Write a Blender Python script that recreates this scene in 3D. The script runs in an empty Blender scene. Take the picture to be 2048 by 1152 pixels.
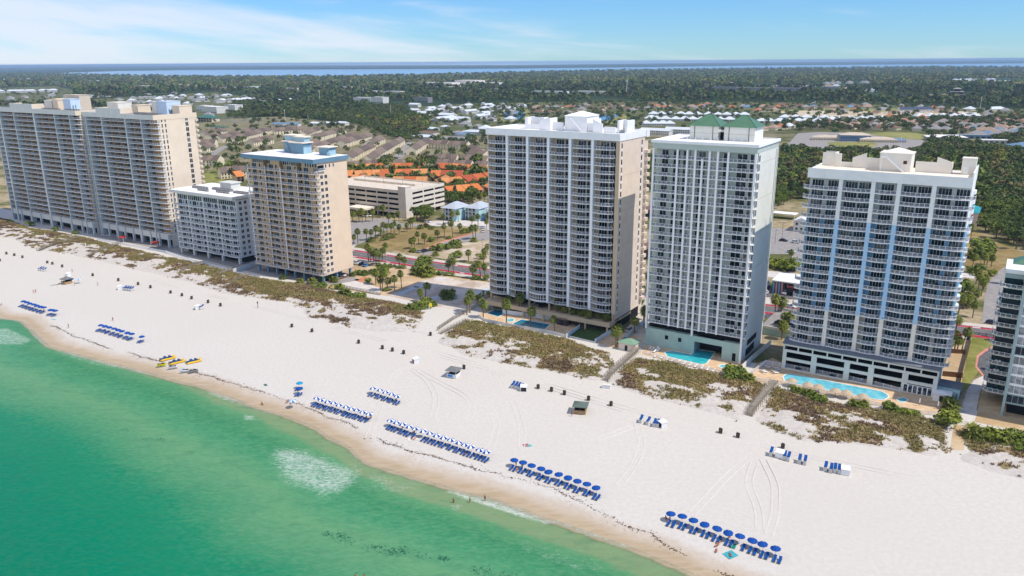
import bpy, math, random
import numpy as np
from mathutils import Matrix, Vector, noise as mnoise
random.seed(7); RNG = np.random.default_rng(7)
SC = bpy.context.scene
COL = SC.collection

# ------------------------------------------------------------------ camera, sky, sun, exposure
F_PX, CAM_H = 1560.0, 100.0
PITCH, ROLL = math.radians(16.19), math.radians(0.38)
_cp, _sp = math.cos(PITCH), math.sin(PITCH)
_r = np.array([1, 0, 0.]); _u = np.array([0, _sp, _cp]); FWD = np.array([0, _cp, -_sp])
CR = math.cos(ROLL) * _r - math.sin(ROLL) * _u
CU = math.sin(ROLL) * _r + math.cos(ROLL) * _u
cam = bpy.data.cameras.new('camera'); cam.sensor_width = 36.0; cam.lens = 36.0 * F_PX / 2048.0
cam.clip_start = 1.0; cam.clip_end = 120000.0
camo = bpy.data.objects.new('camera', cam); COL.objects.link(camo)
mw = Matrix.Identity(4)
for i in range(3):
 mw[i][0] = CR[i]; mw[i][1] = CU[i]; mw[i][2] = -FWD[i]
mw[2][3] = CAM_H
camo.matrix_world = mw
SC.camera = camo

SUN_DIR = Vector((0.91, -0.415, 0.0)).normalized()
SUN_EL = math.radians(55.5)
SUN_STRENGTH, SKY_STRENGTH, EXPOSURE = 4.0, 0.097, 0.0
world = bpy.data.worlds.new('World'); SC.world = world; world.use_nodes = True
wn, wl = world.node_tree.nodes, world.node_tree.links
wn.clear()
w_out = wn.new('ShaderNodeOutputWorld'); w_bg = wn.new('ShaderNodeBackground'); w_sky = wn.new('ShaderNodeTexSky')
w_sky.sky_type = 'NISHITA'; w_sky.sun_disc = False; w_sky.sun_elevation = SUN_EL
w_sky.sun_rotation = math.atan2(SUN_DIR.x, SUN_DIR.y)
w_sky.altitude = 100; w_sky.air_density = 1.0; w_sky.dust_density = 0.0; w_sky.ozone_density = 4.0
w_bg.inputs['Strength'].default_value = SKY_STRENGTH

def wnode(t, **k):
 n = wn.new(t)
 for a, b in k.items(): setattr(n, a, b)
 return n
def wmath(op, a, b=None, clamp=False):
 n = wnode('ShaderNodeMath', operation=op); n.use_clamp = clamp
 for i, s in enumerate((a, b)):
  if s is None: continue
  if isinstance(s, (int, float)): n.inputs[i].default_value = s
  else: wl.new(s, n.inputs[i])
 return n.outputs[0]
# thin high cloud: stretched noise over a plane above the viewer, thicker towards the west and near the horizon
w_tc = wnode('ShaderNodeTexCoord'); w_sep = wnode('ShaderNodeSeparateXYZ'); wl.new(w_tc.outputs['Generated'], w_sep.inputs[0])
dx, dy, dz = w_sep.outputs
zz = wmath('ADD', wmath('MAXIMUM', dz, 0.0), 0.035)
px_ = wmath('DIVIDE', dx, wmath('MAXIMUM', dy, 0.2)); 
w_cmb = wnode('ShaderNodeCombineXYZ'); wl.new(wmath('MULTIPLY', px_, 3.0), w_cmb.inputs[0])
wl.new(wmath('ADD', wmath('MULTIPLY', dz, 26.0), wmath('MULTIPLY', px_, 2.2)), w_cmb.inputs[1])
w_ns = wnode('ShaderNodeTexNoise'); w_ns.inputs['Scale'].default_value = 1.35; w_ns.inputs['Detail'].default_value = 7; w_ns.inputs['Roughness'].default_value = 0.52
w_ns.inputs['Distortion'].default_value = 0.35
wl.new(w_cmb.outputs[0], w_ns.inputs['Vector'])
west = wmath('MULTIPLY', wmath('ADD', px_, 0.05), -0.42)          # more to the left
west = wmath('MAXIMUM', west, -0.16)
lowb = wmath('MULTIPLY', wmath('SUBTRACT', 0.045, dz), 2.6)       # more near the horizon
lowb = wmath('MAXIMUM', lowb, -0.13)
cl = wmath('ADD', wmath('ADD', w_ns.outputs[0], west), lowb)
w_mr = wnode('ShaderNodeMapRange', interpolation_type='SMOOTHSTEP'); wl.new(cl, w_mr.inputs[0])
w_mr.inputs[1].default_value = 0.42; w_mr.inputs[2].default_value = 0.82; w_mr.inputs[3].default_value = 0.0; w_mr.inputs[4].default_value = 0.78
w_mix = wnode('ShaderNodeMix', data_type='RGBA')
wl.new(w_mr.outputs[0], w_mix.inputs[0]); 
w_tint = wnode('ShaderNodeMix', data_type='RGBA', blend_type='MULTIPLY'); w_tint.inputs[0].default_value = 1.0; w_tint.inputs[7].default_value = (0.60, 0.98, 1.46, 1)
wl.new(w_sky.outputs[0], w_tint.inputs[6]); wl.new(w_tint.outputs[2], w_mix.inputs[6]); w_mix.inputs[7].default_value = (8.8, 9.2, 10.2, 1)
wl.new(w_mix.outputs[2], w_bg.inputs[0]); wl.new(w_bg.outputs[0], w_out.inputs[0])

sun = bpy.data.lights.new('sun', 'SUN'); sun.energy = SUN_STRENGTH; sun.angle = math.radians(0.53); sun.color = (1.0, 0.935, 0.84)
suno = bpy.data.objects.new('sun', sun); COL.objects.link(suno)
sd = Vector((SUN_DIR.x * math.cos(SUN_EL), SUN_DIR.y * math.cos(SUN_EL), math.sin(SUN_EL)))
suno.rotation_euler = sd.to_track_quat('Z', 'Y').to_euler(); suno.location = (300, 100, 300)
SC.view_settings.view_transform = 'Standard'; SC.view_settings.look = 'None'
SC.view_settings.exposure = EXPOSURE; SC.view_settings.gamma = 1.0; SC.view_settings.use_curve_mapping = False
SC.render.engine = 'CYCLES'
SC.cycles.max_bounces = 6; SC.cycles.diffuse_bounces = 2; SC.cycles.glossy_bounces = 2
SC.cycles.transparent_max_bounces = 8; SC.cycles.volume_bounces = 0

# ------------------------------------------------------------------ coordinates: U runs along the shore, V inland
ANG = math.radians(-33.0)
UD = np.array([math.cos(ANG), math.sin(ANG), 0.]); VD = np.array([-math.sin(ANG), math.cos(ANG), 0.])
def W(U, V, z=0.0):
 p = U * UD + V * VD; return (float(p[0]), float(p[1]), float(z))
def WA(U, V, Z):
 U = np.asarray(U, float); V = np.asarray(V, float); Z = np.asarray(Z, float) + 0 * U
 return np.stack([U * UD[0] + V * VD[0], U * UD[1] + V * VD[1], Z], -1)
def P(px, py, z=0.0):                      # ground point seen at a photo pixel
 d = (px - 1024) / F_PX * CR - (py - 576) / F_PX * CU + FWD
 t = (z - CAM_H) / d[2]; return (float(d[0] * t), float(d[1] * t), float(z))
def UV(px, py, z=0.0):
 p = np.array(P(px, py, z)); return float(p @ UD), float(p @ VD)
def proj(p):                               # photo pixel of world points (N,3)
 q = np.asarray(p, float) - np.array([0, 0, CAM_H]); zc = q @ FWD
 zc = np.where(zc < 1e-3, 1e-3, zc)
 return 1024 + F_PX * (q @ CR) / zc, 576 - F_PX * (q @ CU) / zc, q @ FWD
def inpoly(x, y, poly):
 x = np.asarray(x, float); y = np.asarray(y, float); r = np.zeros(x.shape, bool); n = len(poly)
 for i in range(n):
  x1, y1 = poly[i]; x2, y2 = poly[(i + 1) % n]
  c = ((y1 > y) != (y2 > y))
  with np.errstate(divide='ignore', invalid='ignore'):
   xx = (x2 - x1) * (y - y1) / ((y2 - y1) if y2 != y1 else 1e-9) + x1
  r ^= c & (x < xx)
 return r
def distpoly(x, y, poly):
 best = np.full(np.shape(x), 1e9); n = len(poly)
 for i in range(n):
  a = np.array(poly[i]); b = np.array(poly[(i + 1) % n]); ab = b - a; L = ab @ ab + 1e-9
  t = np.clip(((x - a[0]) * ab[0] + (y - a[1]) * ab[1]) / L, 0, 1)
  best = np.minimum(best, np.hypot(x - a[0] - t * ab[0], y - a[1] - t * ab[1]))
 return best
def vnoise(x, y, seed=0):                  # value noise, vectorised
 x = np.asarray(x, float); y = np.asarray(y, float)
 xi = np.floor(x).astype(np.int64); yi = np.floor(y).astype(np.int64); fx = x - xi; fy = y - yi
 def h(a, b):
  n = (a * 374761393 + b * 668265263 + seed * 974711) & 0x7fffffff
  n = ((n ^ (n >> 13)) * 1274126177) & 0x7fffffff
  return ((n ^ (n >> 16)) & 0xffff) / 65535.0
 sx = fx * fx * (3 - 2 * fx); sy = fy * fy * (3 - 2 * fy)
 return (h(xi, yi) * (1 - sx) + h(xi + 1, yi) * sx) * (1 - sy) + (h(xi, yi + 1) * (1 - sx) + h(xi + 1, yi + 1) * sx) * sy
def fbm(x, y, o=4, seed=0):
 s = 0; a = 0.5; t = 0
 for i in range(o):
  s = s + a * vnoise(x, y, seed + i * 17); t += a; a *= 0.5; x = np.asarray(x) * 2.03 + 5.1; y = np.asarray(y) * 2.03 + 9.7
 return s / t

# ------------------------------------------------------------------ materials
def lin(c):
 return tuple(((v / 255) / 12.92 if v / 255 <= 0.04045 else ((v / 255 + 0.055) / 1.055) ** 2.4) for v in c)
MATS = {}
class NT:
 def __init__(s, m): s.m = m; s.n = m.node_tree.nodes; s.l = m.node_tree.links; s.b = s.n['Principled BSDF']
 def node(s, t, **k):
  n = s.n.new(t)
  for a, b in k.items(): setattr(n, a, b)
  return n
 def link(s, a, b): s.l.new(a, b)
 def pos(s): return s.node('ShaderNodeNewGeometry').outputs['Position']
 def attr(s, name):
  return s.node('ShaderNodeAttribute', attribute_name=name)
 def noise(s, scale, detail=4, rough=0.55, vec=None, dist=0.0, stretch=None):
  v = vec if vec is not None else s.pos()
  if stretch:
   mp = s.node('ShaderNodeMapping'); mp.inputs['Scale'].default_value = stretch[:3]
   if len(stretch) > 3: mp.inputs['Rotation'].default_value = (0, 0, stretch[3])
   s.link(v, mp.inputs[0]); v = mp.outputs[0]
  n = s.node('ShaderNodeTexNoise'); n.inputs['Scale'].default_value = scale; n.inputs['Detail'].default_value = detail
  n.inputs['Roughness'].default_value = rough; n.inputs['Distortion'].default_value = dist
  s.link(v, n.inputs['Vector']); return n.outputs[0]
 def math(s, op, a, b=None, c=None, clamp=False):
  n = s.node('ShaderNodeMath', operation=op); n.use_clamp = clamp
  for i, x in enumerate((a, b, c)):
   if x is None: continue
   if isinstance(x, (int, float)): n.inputs[i].default_value = x
   else: s.link(x, n.inputs[i])
  return n.outputs[0]
 def rng(s, v, a, b, c=0.0, d=1.0, smooth=True):
  n = s.node('ShaderNodeMapRange'); n.interpolation_type = 'SMOOTHSTEP' if smooth else 'LINEAR'
  s.link(v, n.inputs[0])
  for i, x in enumerate((a, b, c, d)): n.inputs[i + 1].default_value = x
  return n.outputs[0]
 def mix(s, f, a, b, blend='MIX'):
  n = s.node('ShaderNodeMix', data_type='RGBA', blend_type=blend)
  for i, x in ((0, f), (6, a), (7, b)):
   if isinstance(x, (int, float)): n.inputs[i].default_value = x
   elif isinstance(x, tuple): n.inputs[i].default_value = (*x[:3], 1)
   else: s.link(x, n.inputs[i])
  return n.outputs[2]
 def ramp(s, v, stops, interp='LINEAR'):
  n = s.node('ShaderNodeValToRGB'); n.color_ramp.interpolation = interp
  e = n.color_ramp.elements
  while len(e) < len(stops): e.new(0.5)
  for i, (p, c) in enumerate(stops): e[i].position = p; e[i].color = (*c[:3], 1)
  s.link(v, n.inputs[0]); return n.outputs[0]
 def bump(s, h, strength=0.3, dist=0.1):
  n = s.node('ShaderNodeBump'); n.inputs['Strength'].default_value = strength; n.inputs['Distance'].default_value = dist
  s.link(h, n.inputs['Height']); s.link(n.outputs[0], s.b.inputs['Normal'])
 def color(s, c): s.link(c, s.b.inputs['Base Color'])
def newmat(name, rough=0.8, spec=0.3, metal=0.0):
 m = bpy.data.materials.new(name); m.use_nodes = True; t = NT(m)
 t.b.inputs['Roughness'].default_value = rough; t.b.inputs['Specular IOR Level'].default_value = spec
 t.b.inputs['Metallic'].default_value = metal
 MATS[name] = m; return t
def M(name, rgb=None, rough=0.75, var=0.12, scale=0.35, spec=0.25, metal=0.0, streak=0.0, objrand=0.0, linear=False):
 """plain painted / cast surface with weathering; colour in sRGB 0-255"""
 if name in MATS: return MATS[name]
 t = newmat(name, rough, spec, metal); c = rgb if linear else lin(rgb)
 lo = tuple(v * (1 - var) for v in c); hi = tuple(min(1, v * (1 + var * 0.6)) for v in c)
 n = t.noise(scale, 5, 0.6)
 col = t.mix(t.rng(n, 0.3, 0.7), lo, hi)
 if streak:
  st = t.noise(1.0, 3, 0.6, stretch=(1.2, 1.2, 0.06))
  col = t.mix(t.rng(st, 0.52, 0.75, 0, streak), col, tuple(v * 0.62 for v in c))
 if objrand:
  oi = t.node('ShaderNodeObjectInfo')
  col = t.mix(1.0, col, t.ramp(oi.outputs['Random'], [(0, (1 - objrand,) * 3), (1, (1, 1, 1))]), 'MULTIPLY')
 t.color(col)
 return MATS[name]
def glassmat(name, a, b, rough=0.06, spec=0.6):
 t = newmat(name, rough, spec); oi = t.node('ShaderNodeObjectInfo')
 n = t.noise(0.9, 2, 0.5); r = t.math('ADD', t.math('MULTIPLY', n, 0.9), t.math('MULTIPLY', oi.outputs['Random'], 0.55))
 t.color(t.ramp(r, [(0.35, a), (0.72, b), (0.88, tuple(v * 1.6 for v in b)), (0.98, (0.2, 0.2, 0.19))]))
 return MATS[name]

# ------------------------------------------------------------------ meshes and objects
class MB:
 def __init__(s): s.v = []; s.f = []; s.m = []
 def q(s, pts, m=0):
  i = len(s.v); s.v += [tuple(p) for p in pts]; s.f.append(tuple(range(i, i + len(pts)))); s.m.append(m)
 def box(s, x0, y0, z0, x1, y1, z1, m=0, top=None, skip=''):
  i = len(s.v)
  s.v += [(x0, y0, z0), (x1, y0, z0), (x1, y1, z0), (x0, y1, z0), (x0, y0, z1), (x1, y0, z1), (x1, y1, z1), (x0, y1, z1)]
  fs = [('b', (3, 2, 1, 0)), ('t', (4, 5, 6, 7)), ('s', (0, 1, 5, 4)), ('e', (1, 2, 6, 5)), ('n', (2, 3, 7, 6)), ('w', (3, 0, 4, 7))]
  for k, f in fs:
   if k in skip: continue
   s.f.append(tuple(i + a for a in f)); s.m.append(top if (k == 't' and top is not None) else m)
 def prism(s, pts, z0, z1, m=0, top=None):
  n = len(pts); i = len(s.v)
  zt = z1 if hasattr(z1, '__len__') else [z1] * n
  zb = z0 if hasattr(z0, '__len__') else [z0] * n
  s.v += [(p[0], p[1], z) for p, z in zip(pts, zb)] + [(p[0], p[1], z) for p, z in zip(pts, zt)]
  s.f.append(tuple(i + n - 1 - k for k in range(n))); s.m.append(m)
  s.f.append(tuple(i + n + k for k in range(n))); s.m.append(m if top is None else top)
  for k in range(n):
   j = (k + 1) % n; s.f.append((i + k, i + j, i + n + j, i + n + k)); s.m.append(m)
 def tube(s, p0, p1, r0, r1=None, n=8, m=0, cap=True):
  r1 = r0 if r1 is None else r1
  a = Vector(p0); b = Vector(p1); d = (b - a); d = d.normalized() if d.length > 1e-9 else Vector((0, 0, 1))
  x = d.orthogonal().normalized(); y = d.cross(x); i = len(s.v)
  for c, r in ((a, r0), (b, r1)):
   for k in range(n):
    t = 2 * math.pi * k / n; s.v.append(tuple(c + x * (r * math.cos(t)) + y * (r * math.sin(t))))
  for k in range(n):
   j = (k + 1) % n; s.f.append((i + k, i + j, i + n + j, i + n + k)); s.m.append(m)
  if cap:
   s.f.append(tuple(i + n - 1 - k for k in range(n))); s.m.append(m)
   s.f.append(tuple(i + n + k for k in range(n))); s.m.append(m)
 def path(s, pts, radii, n=6, m=0):
  for k in range(len(pts) - 1): s.tube(pts[k], pts[k + 1], radii[k], radii[k + 1], n, m, True)
 def lathe(s, prof, n=12, m=0, c=(0, 0, 0), closed=True):
  i = len(s.v); k = len(prof)
  for (r, z) in prof:
   for a in range(n):
    t = 2 * math.pi * a / n; s.v.append((c[0] + r * math.cos(t), c[1] + r * math.sin(t), c[2] + z))
  for a in range(k - 1):
   for b in range(n):
    d = (b + 1) % n; s.f.append((i + a * n + b, i + a * n + d, i + (a + 1) * n + d, i + (a + 1) * n + b)); s.m.append(m)
 def bar(s, a, b, w, h, m=0):           # box along a line, w across, h up
  a = np.array(a, float); b = np.array(b, float); d = b - a; L = np.hypot(d[0], d[1])
  if L < 1e-6: return
  nx = -d[1] / L * w / 2; ny = d[0] / L * w / 2; i = len(s.v)
  for (p, q_) in ((a, 0), (b, 0), (a, h), (b, h)):
   s.v += [(p[0] + nx, p[1] + ny, p[2] + q_), (p[0] - nx, p[1] - ny, p[2] + q_)]
  for f in ((0, 2, 3, 1), (4, 5, 7, 6), (0, 4, 6, 2), (1, 3, 7, 5), (0, 1, 5, 4), (2, 6, 7, 3)):
   s.f.append(tuple(i + k for k in f)); s.m.append(m)
 def add(s, o, off=(0, 0, 0), rz=0.0, sc=1.0):
  c, n = math.cos(rz), math.sin(rz); i = len(s.v)
  s.v += [((x * c - y * n) * sc + off[0], (x * n + y * c) * sc + off[1], z * sc + off[2]) for x, y, z in o.v]
  s.f += [tuple(i + k for k in f) for f in o.f]; s.m += o.m
 def mesh(s, name, mats, smooth=False):
  me = bpy.data.meshes.new(name); me.from_pydata(s.v, [], s.f)
  for m in mats: me.materials.append(m)
  if s.m: me.polygons.foreach_set('material_index', np.array(s.m, dtype=np.int32))
  if smooth: me.polygons.foreach_set('use_smooth', np.ones(len(s.f), bool))
  me.update(); return me
 def build(s, name, mats, parent=None, loc=(0, 0, 0), rz=0.0, smooth=False, **tags):
  return obj(name, s.mesh(name, mats, smooth), parent, loc, rz, **tags)
def obj(name, me, parent=None, loc=(0, 0, 0), rz=0.0, **tags):
 o = bpy.data.objects.new(name, me); COL.objects.link(o); o.location = loc; o.rotation_euler = (0, 0, rz)
 if parent is not None: o.parent = parent
 for k, v in tags.items():
  if v: o[k] = v
 return o
def thing(name, label, cat, loc=(0, 0, 0), rz=0.0, group=None):
 return obj(name, None, None, loc, rz, label=label, category=cat, group=group)
def tag(o, label, cat, group=None):
 o['label'] = label; o['category'] = cat
 if group: o['group'] = group
 return o
def copy_tree(o, parent=None):
 c = o.copy(); COL.objects.link(c)
 if parent is not None: c.parent = parent
 for ch in list(o.children): copy_tree(ch, c)
 return c
def npmesh(name, v, tris, mats, mi=None, smooth=False):
 me = bpy.data.meshes.new(name); v = np.asarray(v, np.float32); tris = np.asarray(tris, np.int32); k = tris.shape[1]
 me.vertices.add(len(v)); me.vertices.foreach_set('co', v.ravel())
 me.loops.add(tris.size); me.loops.foreach_set('vertex_index', tris.ravel())
 me.polygons.add(len(tris)); me.polygons.foreach_set('loop_start', np.arange(0, tris.size, k, dtype=np.int32))
 for m in mats: me.materials.append(m)
 if mi is not None: me.polygons.foreach_set('material_index', np.asarray(mi, np.int32))
 if smooth: me.polygons.foreach_set('use_smooth', np.ones(len(tris), bool))
 me.update(calc_edges=True); return me
def setattr_f(me, name, vals):
 a = me.attributes.new(name, 'FLOAT', 'POINT'); a.data.foreach_set('value', np.asarray(vals, np.float32))
def repeat(name, me, parent, places, limit=98):
 """copies of one part mesh at (x,y,z[,rz]); past the limit the farthest ones become one part of kind stuff"""
 mwp = Matrix.Translation(parent.location) @ parent.rotation_euler.to_matrix().to_4x4()
 cam_p = Vector((0, 0, CAM_H))
 pl = sorted(places, key=lambda p: (mwp @ Vector(p[:3]) - cam_p).length)
 for p in pl[:limit]: obj(name, me, parent, p[:3], p[3] if len(p) > 3 else 0.0)
 rest = pl[limit:]
 if rest:
  n = len(me.vertices); v = np.empty(n * 3, np.float32); me.vertices.foreach_get('co', v); v = v.reshape(-1, 3)
  fs = [tuple(p.vertices) for p in me.polygons]; mi = [p.material_index for p in me.polygons]
  V = []; Fs = []; Ms = []
  for k, p in enumerate(rest):
   a = p[3] if len(p) > 3 else 0.0; c, s_ = math.cos(a), math.sin(a)
   V.append(np.stack([v[:, 0] * c - v[:, 1] * s_ + p[0], v[:, 0] * s_ + v[:, 1] * c + p[1], v[:, 2] + p[2]], -1))
   Fs += [tuple(i + k * n for i in f) for f in fs]; Ms += mi
  m2 = bpy.data.meshes.new(name); m2.from_pydata(np.concatenate(V).tolist(), [], Fs)
  for mm in me.materials: m2.materials.append(mm)
  m2.polygons.foreach_set('material_index', np.array(Ms, np.int32)); m2.update()
  o = obj(name, m2, parent); o['kind'] = 'stuff'
def ordw(i):
 n = ['first', 'second', 'third', 'fourth', 'fifth', 'sixth', 'seventh', 'eighth', 'ninth', 'tenth', 'eleventh', 'twelfth',
  'thirteenth', 'fourteenth', 'fifteenth', 'sixteenth', 'seventeenth', 'eighteenth', 'nineteenth', 'twentieth']
 return n[i] if i < len(n) else 'number %d' % (i + 1)
# ------------------------------------------------------------------ the land: ground, far bay, sea, beach, dunes
def ground_material():
 t = newmat('ground', 0.95, 0.1)
 n1 = t.noise(0.018, 6, 0.6); n2 = t.noise(0.25, 5, 0.65); n3 = t.noise(0.004, 4, 0.5)
 dry = t.mix(t.rng(n2, 0.35, 0.65), lin((150, 132, 98)), lin((182, 166, 136)))
 grass = t.mix(t.rng(n2, 0.35, 0.65), lin((84, 88, 48)), lin((112, 112, 64)))
 near = t.mix(t.rng(n1, 0.42, 0.58), dry, grass)
 wood = t.mix(t.rng(n3, 0.35, 0.65), lin((46, 62, 36)), lin((66, 80, 48)))
 d = t.node('ShaderNodeVectorMath', operation='LENGTH'); t.link(t.pos(), d.inputs[0])
 t.color(t.mix(t.rng(d.outputs['Value'], 850, 1500), near, wood))
 return MATS['ground']
far_edge = [(-260, 132.6), (0, 131.3), (400, 131), (1024, 130.3), (1500, 124.8), (2048, 119), (2300, 116.6)]
fe = [P(x, y) for x, y in far_edge]
gp = [W(-2500, 232), W(900, 232)]
gv = [(p[0], p[1], -0.03) for p in gp] + [(9000, 3000, -0.03)] + [(p[0], p[1], -0.03) for p in reversed(fe)] + [(-9000, 3500, -0.03)]
mb = MB(); mb.q(gv); g = mb.build('ground', [ground_material()]); g['kind'] = 'structure'

# bay water seen as a band before the far shore
t = newmat('bay_water', 0.22, 0.5)
t.color(t.mix(t.noise(0.0012, 3, 0.5, stretch=(1, 0.25, 1)), lin((128, 172, 204)), lin((158, 190, 212))))
near_sh = [(95, 147.5), (150, 149), (250, 151), (330, 151.5), (420, 153.5), (560, 154.5), (700, 153.5), (850, 150.5), (1000, 146.5), (1200, 141.5), (1500, 137.5), (1800, 134.5), (2150, 132.5)]
far_sh = [(95, 147.3), (130, 145.5), (240, 141.8), (400, 139.8), (1024, 137.2), (1300, 134), (1500, 131.2), (2048, 126.6), (2150, 125.8)]
mb = MB(); mb.q([P(x, y, 0.8) for x, y in near_sh] + [P(x, y, 0.8) for x, y in reversed(far_sh)])
o = mb.build('bay_water', [MATS['bay_water']]); o['kind'] = 'structure'
# ponds and other inland sheets use px outlines of real ground areas
def sheet(name, px, mat, z, tags=None, uv=False, **kw):
 pts = [W(u, v, z) for u, v in px] if uv else [P(x, y, z) for x, y in px]
 a = sum(pts[i][0] * pts[(i + 1) % len(pts)][1] - pts[(i + 1) % len(pts)][0] * pts[i][1] for i in range(len(pts)))
 if a < 0: pts = pts[::-1]
 mb = MB(); mb.q(pts); o = mb.build(name, [mat])
 if tags: tag(o, *tags)
 else: o['kind'] = 'structure'
 return o

SH_PX = [(0, 638), (39, 641), (58, 659), (68, 671), (94, 695), (137, 706), (195, 722), (250, 735), (293, 747), (361, 767), (400, 775), (480, 805), (560, 832), (610, 850), (635, 862), (660, 882), (695, 895), (715, 917), (745, 935), (785, 945), (822, 957), (900, 980), (970, 997), (1040, 1020), (1100, 1043), (1200, 1080), (1280, 1108), (1330, 1130), (1380, 1152)]
SEA_Z = -0.8
shp = np.array([UV(x, y, SEA_Z) for x, y in SH_PX])
for _k in range(1, len(shp)):
 if shp[_k, 0] <= shp[_k - 1, 0]: shp[_k, 0] = shp[_k - 1, 0] + 0.5
shU = np.concatenate([[-900, -600, -420, -375], shp[:, 0], [-20, 30, 200]]); shV = np.concatenate([[150, 148, 147, 143], shp[:, 1], [132.5, 131, 128]])
def shoreV(U): return np.interp(U, shU, shV)
Us = np.arange(-620, 110, 1.5)
kern = np.ones(5) / 5
VS = np.convolve(np.pad(shoreV(Us), 2, 'edge'), kern, 'valid')
def shoreVs(U): return np.interp(U, Us, VS)
def beach_z(tt): 
 s = np.clip(tt / 11.0, 0, 1); s = s * s * (3 - 2 * s)
 return np.where(tt < 0, SEA_Z - 0.04 + 0.055 * np.maximum(tt, -60), SEA_Z - 0.04 + 0.84 * s)
def strip_grid(Us, ts):
 UU, TT = np.meshgrid(Us, ts, indexing='ij'); VV = VS[:, None] + TT
 nU, nT = UU.shape; idx = np.arange(nU * nT).reshape(nU, nT)
 q = np.stack([idx[:-1, :-1], idx[1:, :-1], idx[1:, 1:], idx[:-1, 1:]], -1).reshape(-1, 4)
 return UU.ravel(), VV.ravel(), TT.ravel(), q
# beach
t = newmat('beach_sand', 0.95, 0.1)
tt = t.attr('shore').outputs['Fac']
nA = t.noise(0.10, 5, 0.6); nB = t.noise(0.9, 5, 0.65); nC = t.noise(0.02, 4, 0.5)
te = t.math('ADD', tt, t.math('MULTIPLY', t.math('SUBTRACT', nA, 0.5), 5.0))
drys = t.mix(t.rng(nB, 0.3, 0.7), (0.592, 0.552, 0.488), (0.655, 0.614, 0.552))
drys = t.mix(t.rng(nC, 0.35, 0.7, 0, 0.35), drys, (0.60, 0.545, 0.48))
strk = t.noise(0.5, 4, 0.6, stretch=(0.35, 2.2, 1, -ANG))
wets = t.mix(t.rng(strk, 0.3, 0.7), (0.43, 0.325, 0.205), (0.51, 0.40, 0.27))
damp = t.mix(t.rng(nB, 0.3, 0.7), (0.52, 0.43, 0.33), (0.57, 0.49, 0.40))
c1 = t.mix(t.rng(te, 2.8, 6.2), wets, damp); c2 = t.mix(t.rng(te, 5.6, 9.6), c1, drys)
t.color(c2)
t.link(t.rng(tt, 0.5, 6, 0.25, 0.95), t.b.inputs['Roughness'])
hb = t.math('ADD', t.math('MULTIPLY', t.noise(0.55, 6, 0.7), 1.0), t.math('MULTIPLY', t.noise(2.2, 3, 0.6), 0.35))
t.bump(hb, 0.38, 0.2)
ts = np.concatenate([np.arange(-70, -6, 4), np.arange(-6, 14, 1.0), np.arange(14, 60, 3), np.arange(60, 121, 10)])
U_, V_, T_, q_ = strip_grid(Us, ts)
z_ = beach_z(T_) + np.where(T_ > 14, (fbm(U_ / 14, V_ / 14, 3, 3) - 0.5) * 0.25, 0) * np.clip((T_ - 14) / 10, 0, 1) * np.clip((100 - T_) / 20, 0, 1)
me = npmesh('beach', WA(U_, V_, z_), q_, [MATS['beach_sand']], smooth=True); setattr_f(me, 'shore', T_)
o = obj('beach', me); o['kind'] = 'structure'

# sea
t = newmat('sea_water', 0.2, 0.03); t.b.inputs['IOR'].default_value = 1.33
d = t.math('MULTIPLY', t.attr('shore').outputs['Fac'], -1.0); foam = t.attr('foam').outputs['Fac']; lay = t.attr('lay').outputs['Fac']
n1 = t.noise(0.035, 5, 0.6, stretch=(0.8, 1.6, 1, -ANG)); n2 = t.noise(0.28, 5, 0.65, stretch=(0.6, 1.5, 1, -ANG)); n3 = t.noise(0.9, 4, 0.7, stretch=(0.7, 1.3, 1, -ANG))
de = t.math('ADD', lay, t.math('MULTIPLY', t.math('SUBTRACT', n1, 0.5), 11.0)); de = t.math('ADD', de, t.math('MULTIPLY', t.math('SUBTRACT', n2, 0.5), 5.0))
rampc = [(0.0, (0.20, 0.285, 0.14)), (1.8, (0.09, 0.275, 0.122)), (7, (0.04, 0.225, 0.098)), (14, (0.055, 0.262, 0.122)), (23, (0.115, 0.30, 0.142)), (30, (0.08, 0.27, 0.13)), (40, (0.010, 0.215, 0.105)), (60, (0.0005, 0.19, 0.10)), (100, (0.0003, 0.16, 0.088))]
col = t.ramp(t.math('DIVIDE', de, 100.0), [(a / 100, c) for a, c in rampc])
col = t.mix(t.math('MULTIPLY', t.rng(n3, 0.35, 0.72, 0.0, 0.34), t.rng(de, 30, 48, 1.0, .22)), col, (0.20, 0.38, 0.19))
col = t.mix(t.rng(n2, 0.30, 0.55, 0.25, 0.0), col, (0.02, 0.15, 0.085))
# white water: broken by fine stretched noise
f1 = t.noise(0.8, 6, 0.74, dist=1.4, stretch=(0.6, 1.3, 1, -ANG)); f2 = t.noise(2.4, 5, 0.75, dist=0.8)
fn = t.math('ADD', t.math('MULTIPLY', f1, 0.65), t.math('MULTIPLY', f2, 0.35))
fm = t.math('ADD', foam, t.math('MULTIPLY', t.math('SUBTRACT', fn, 0.5), 3.2))
fmask = t.rng(fm, 0.22, 1.45)
fmask = t.math('MULTIPLY', fmask, t.rng(foam, 0.02, 0.25))
t.color(t.mix(t.math('MULTIPLY', fmask, 0.80), col, (0.80, 0.80, 0.76)))
t.link(t.math('ADD', 0.16, t.math('MULTIPLY', fmask, 0.6)), t.b.inputs['Roughness'])
edge = t.rng(t.math('ADD', d, t.math('MULTIPLY', t.math('SUBTRACT', n2, 0.5), 2.0)), -0.6, 1.3, 0.0, 1.0)
t.link(t.math('MAXIMUM', edge, t.math('MULTIPLY', fmask, 0.9)), t.b.inputs['Alpha'])
wv = t.math('ADD', t.math('MULTIPLY', t.noise(0.5, 6, 0.7, stretch=(0.5, 1.7, 1, -ANG)), 1.0), t.math('MULTIPLY', t.noise(2.0, 4, 0.65), 0.4))
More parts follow.
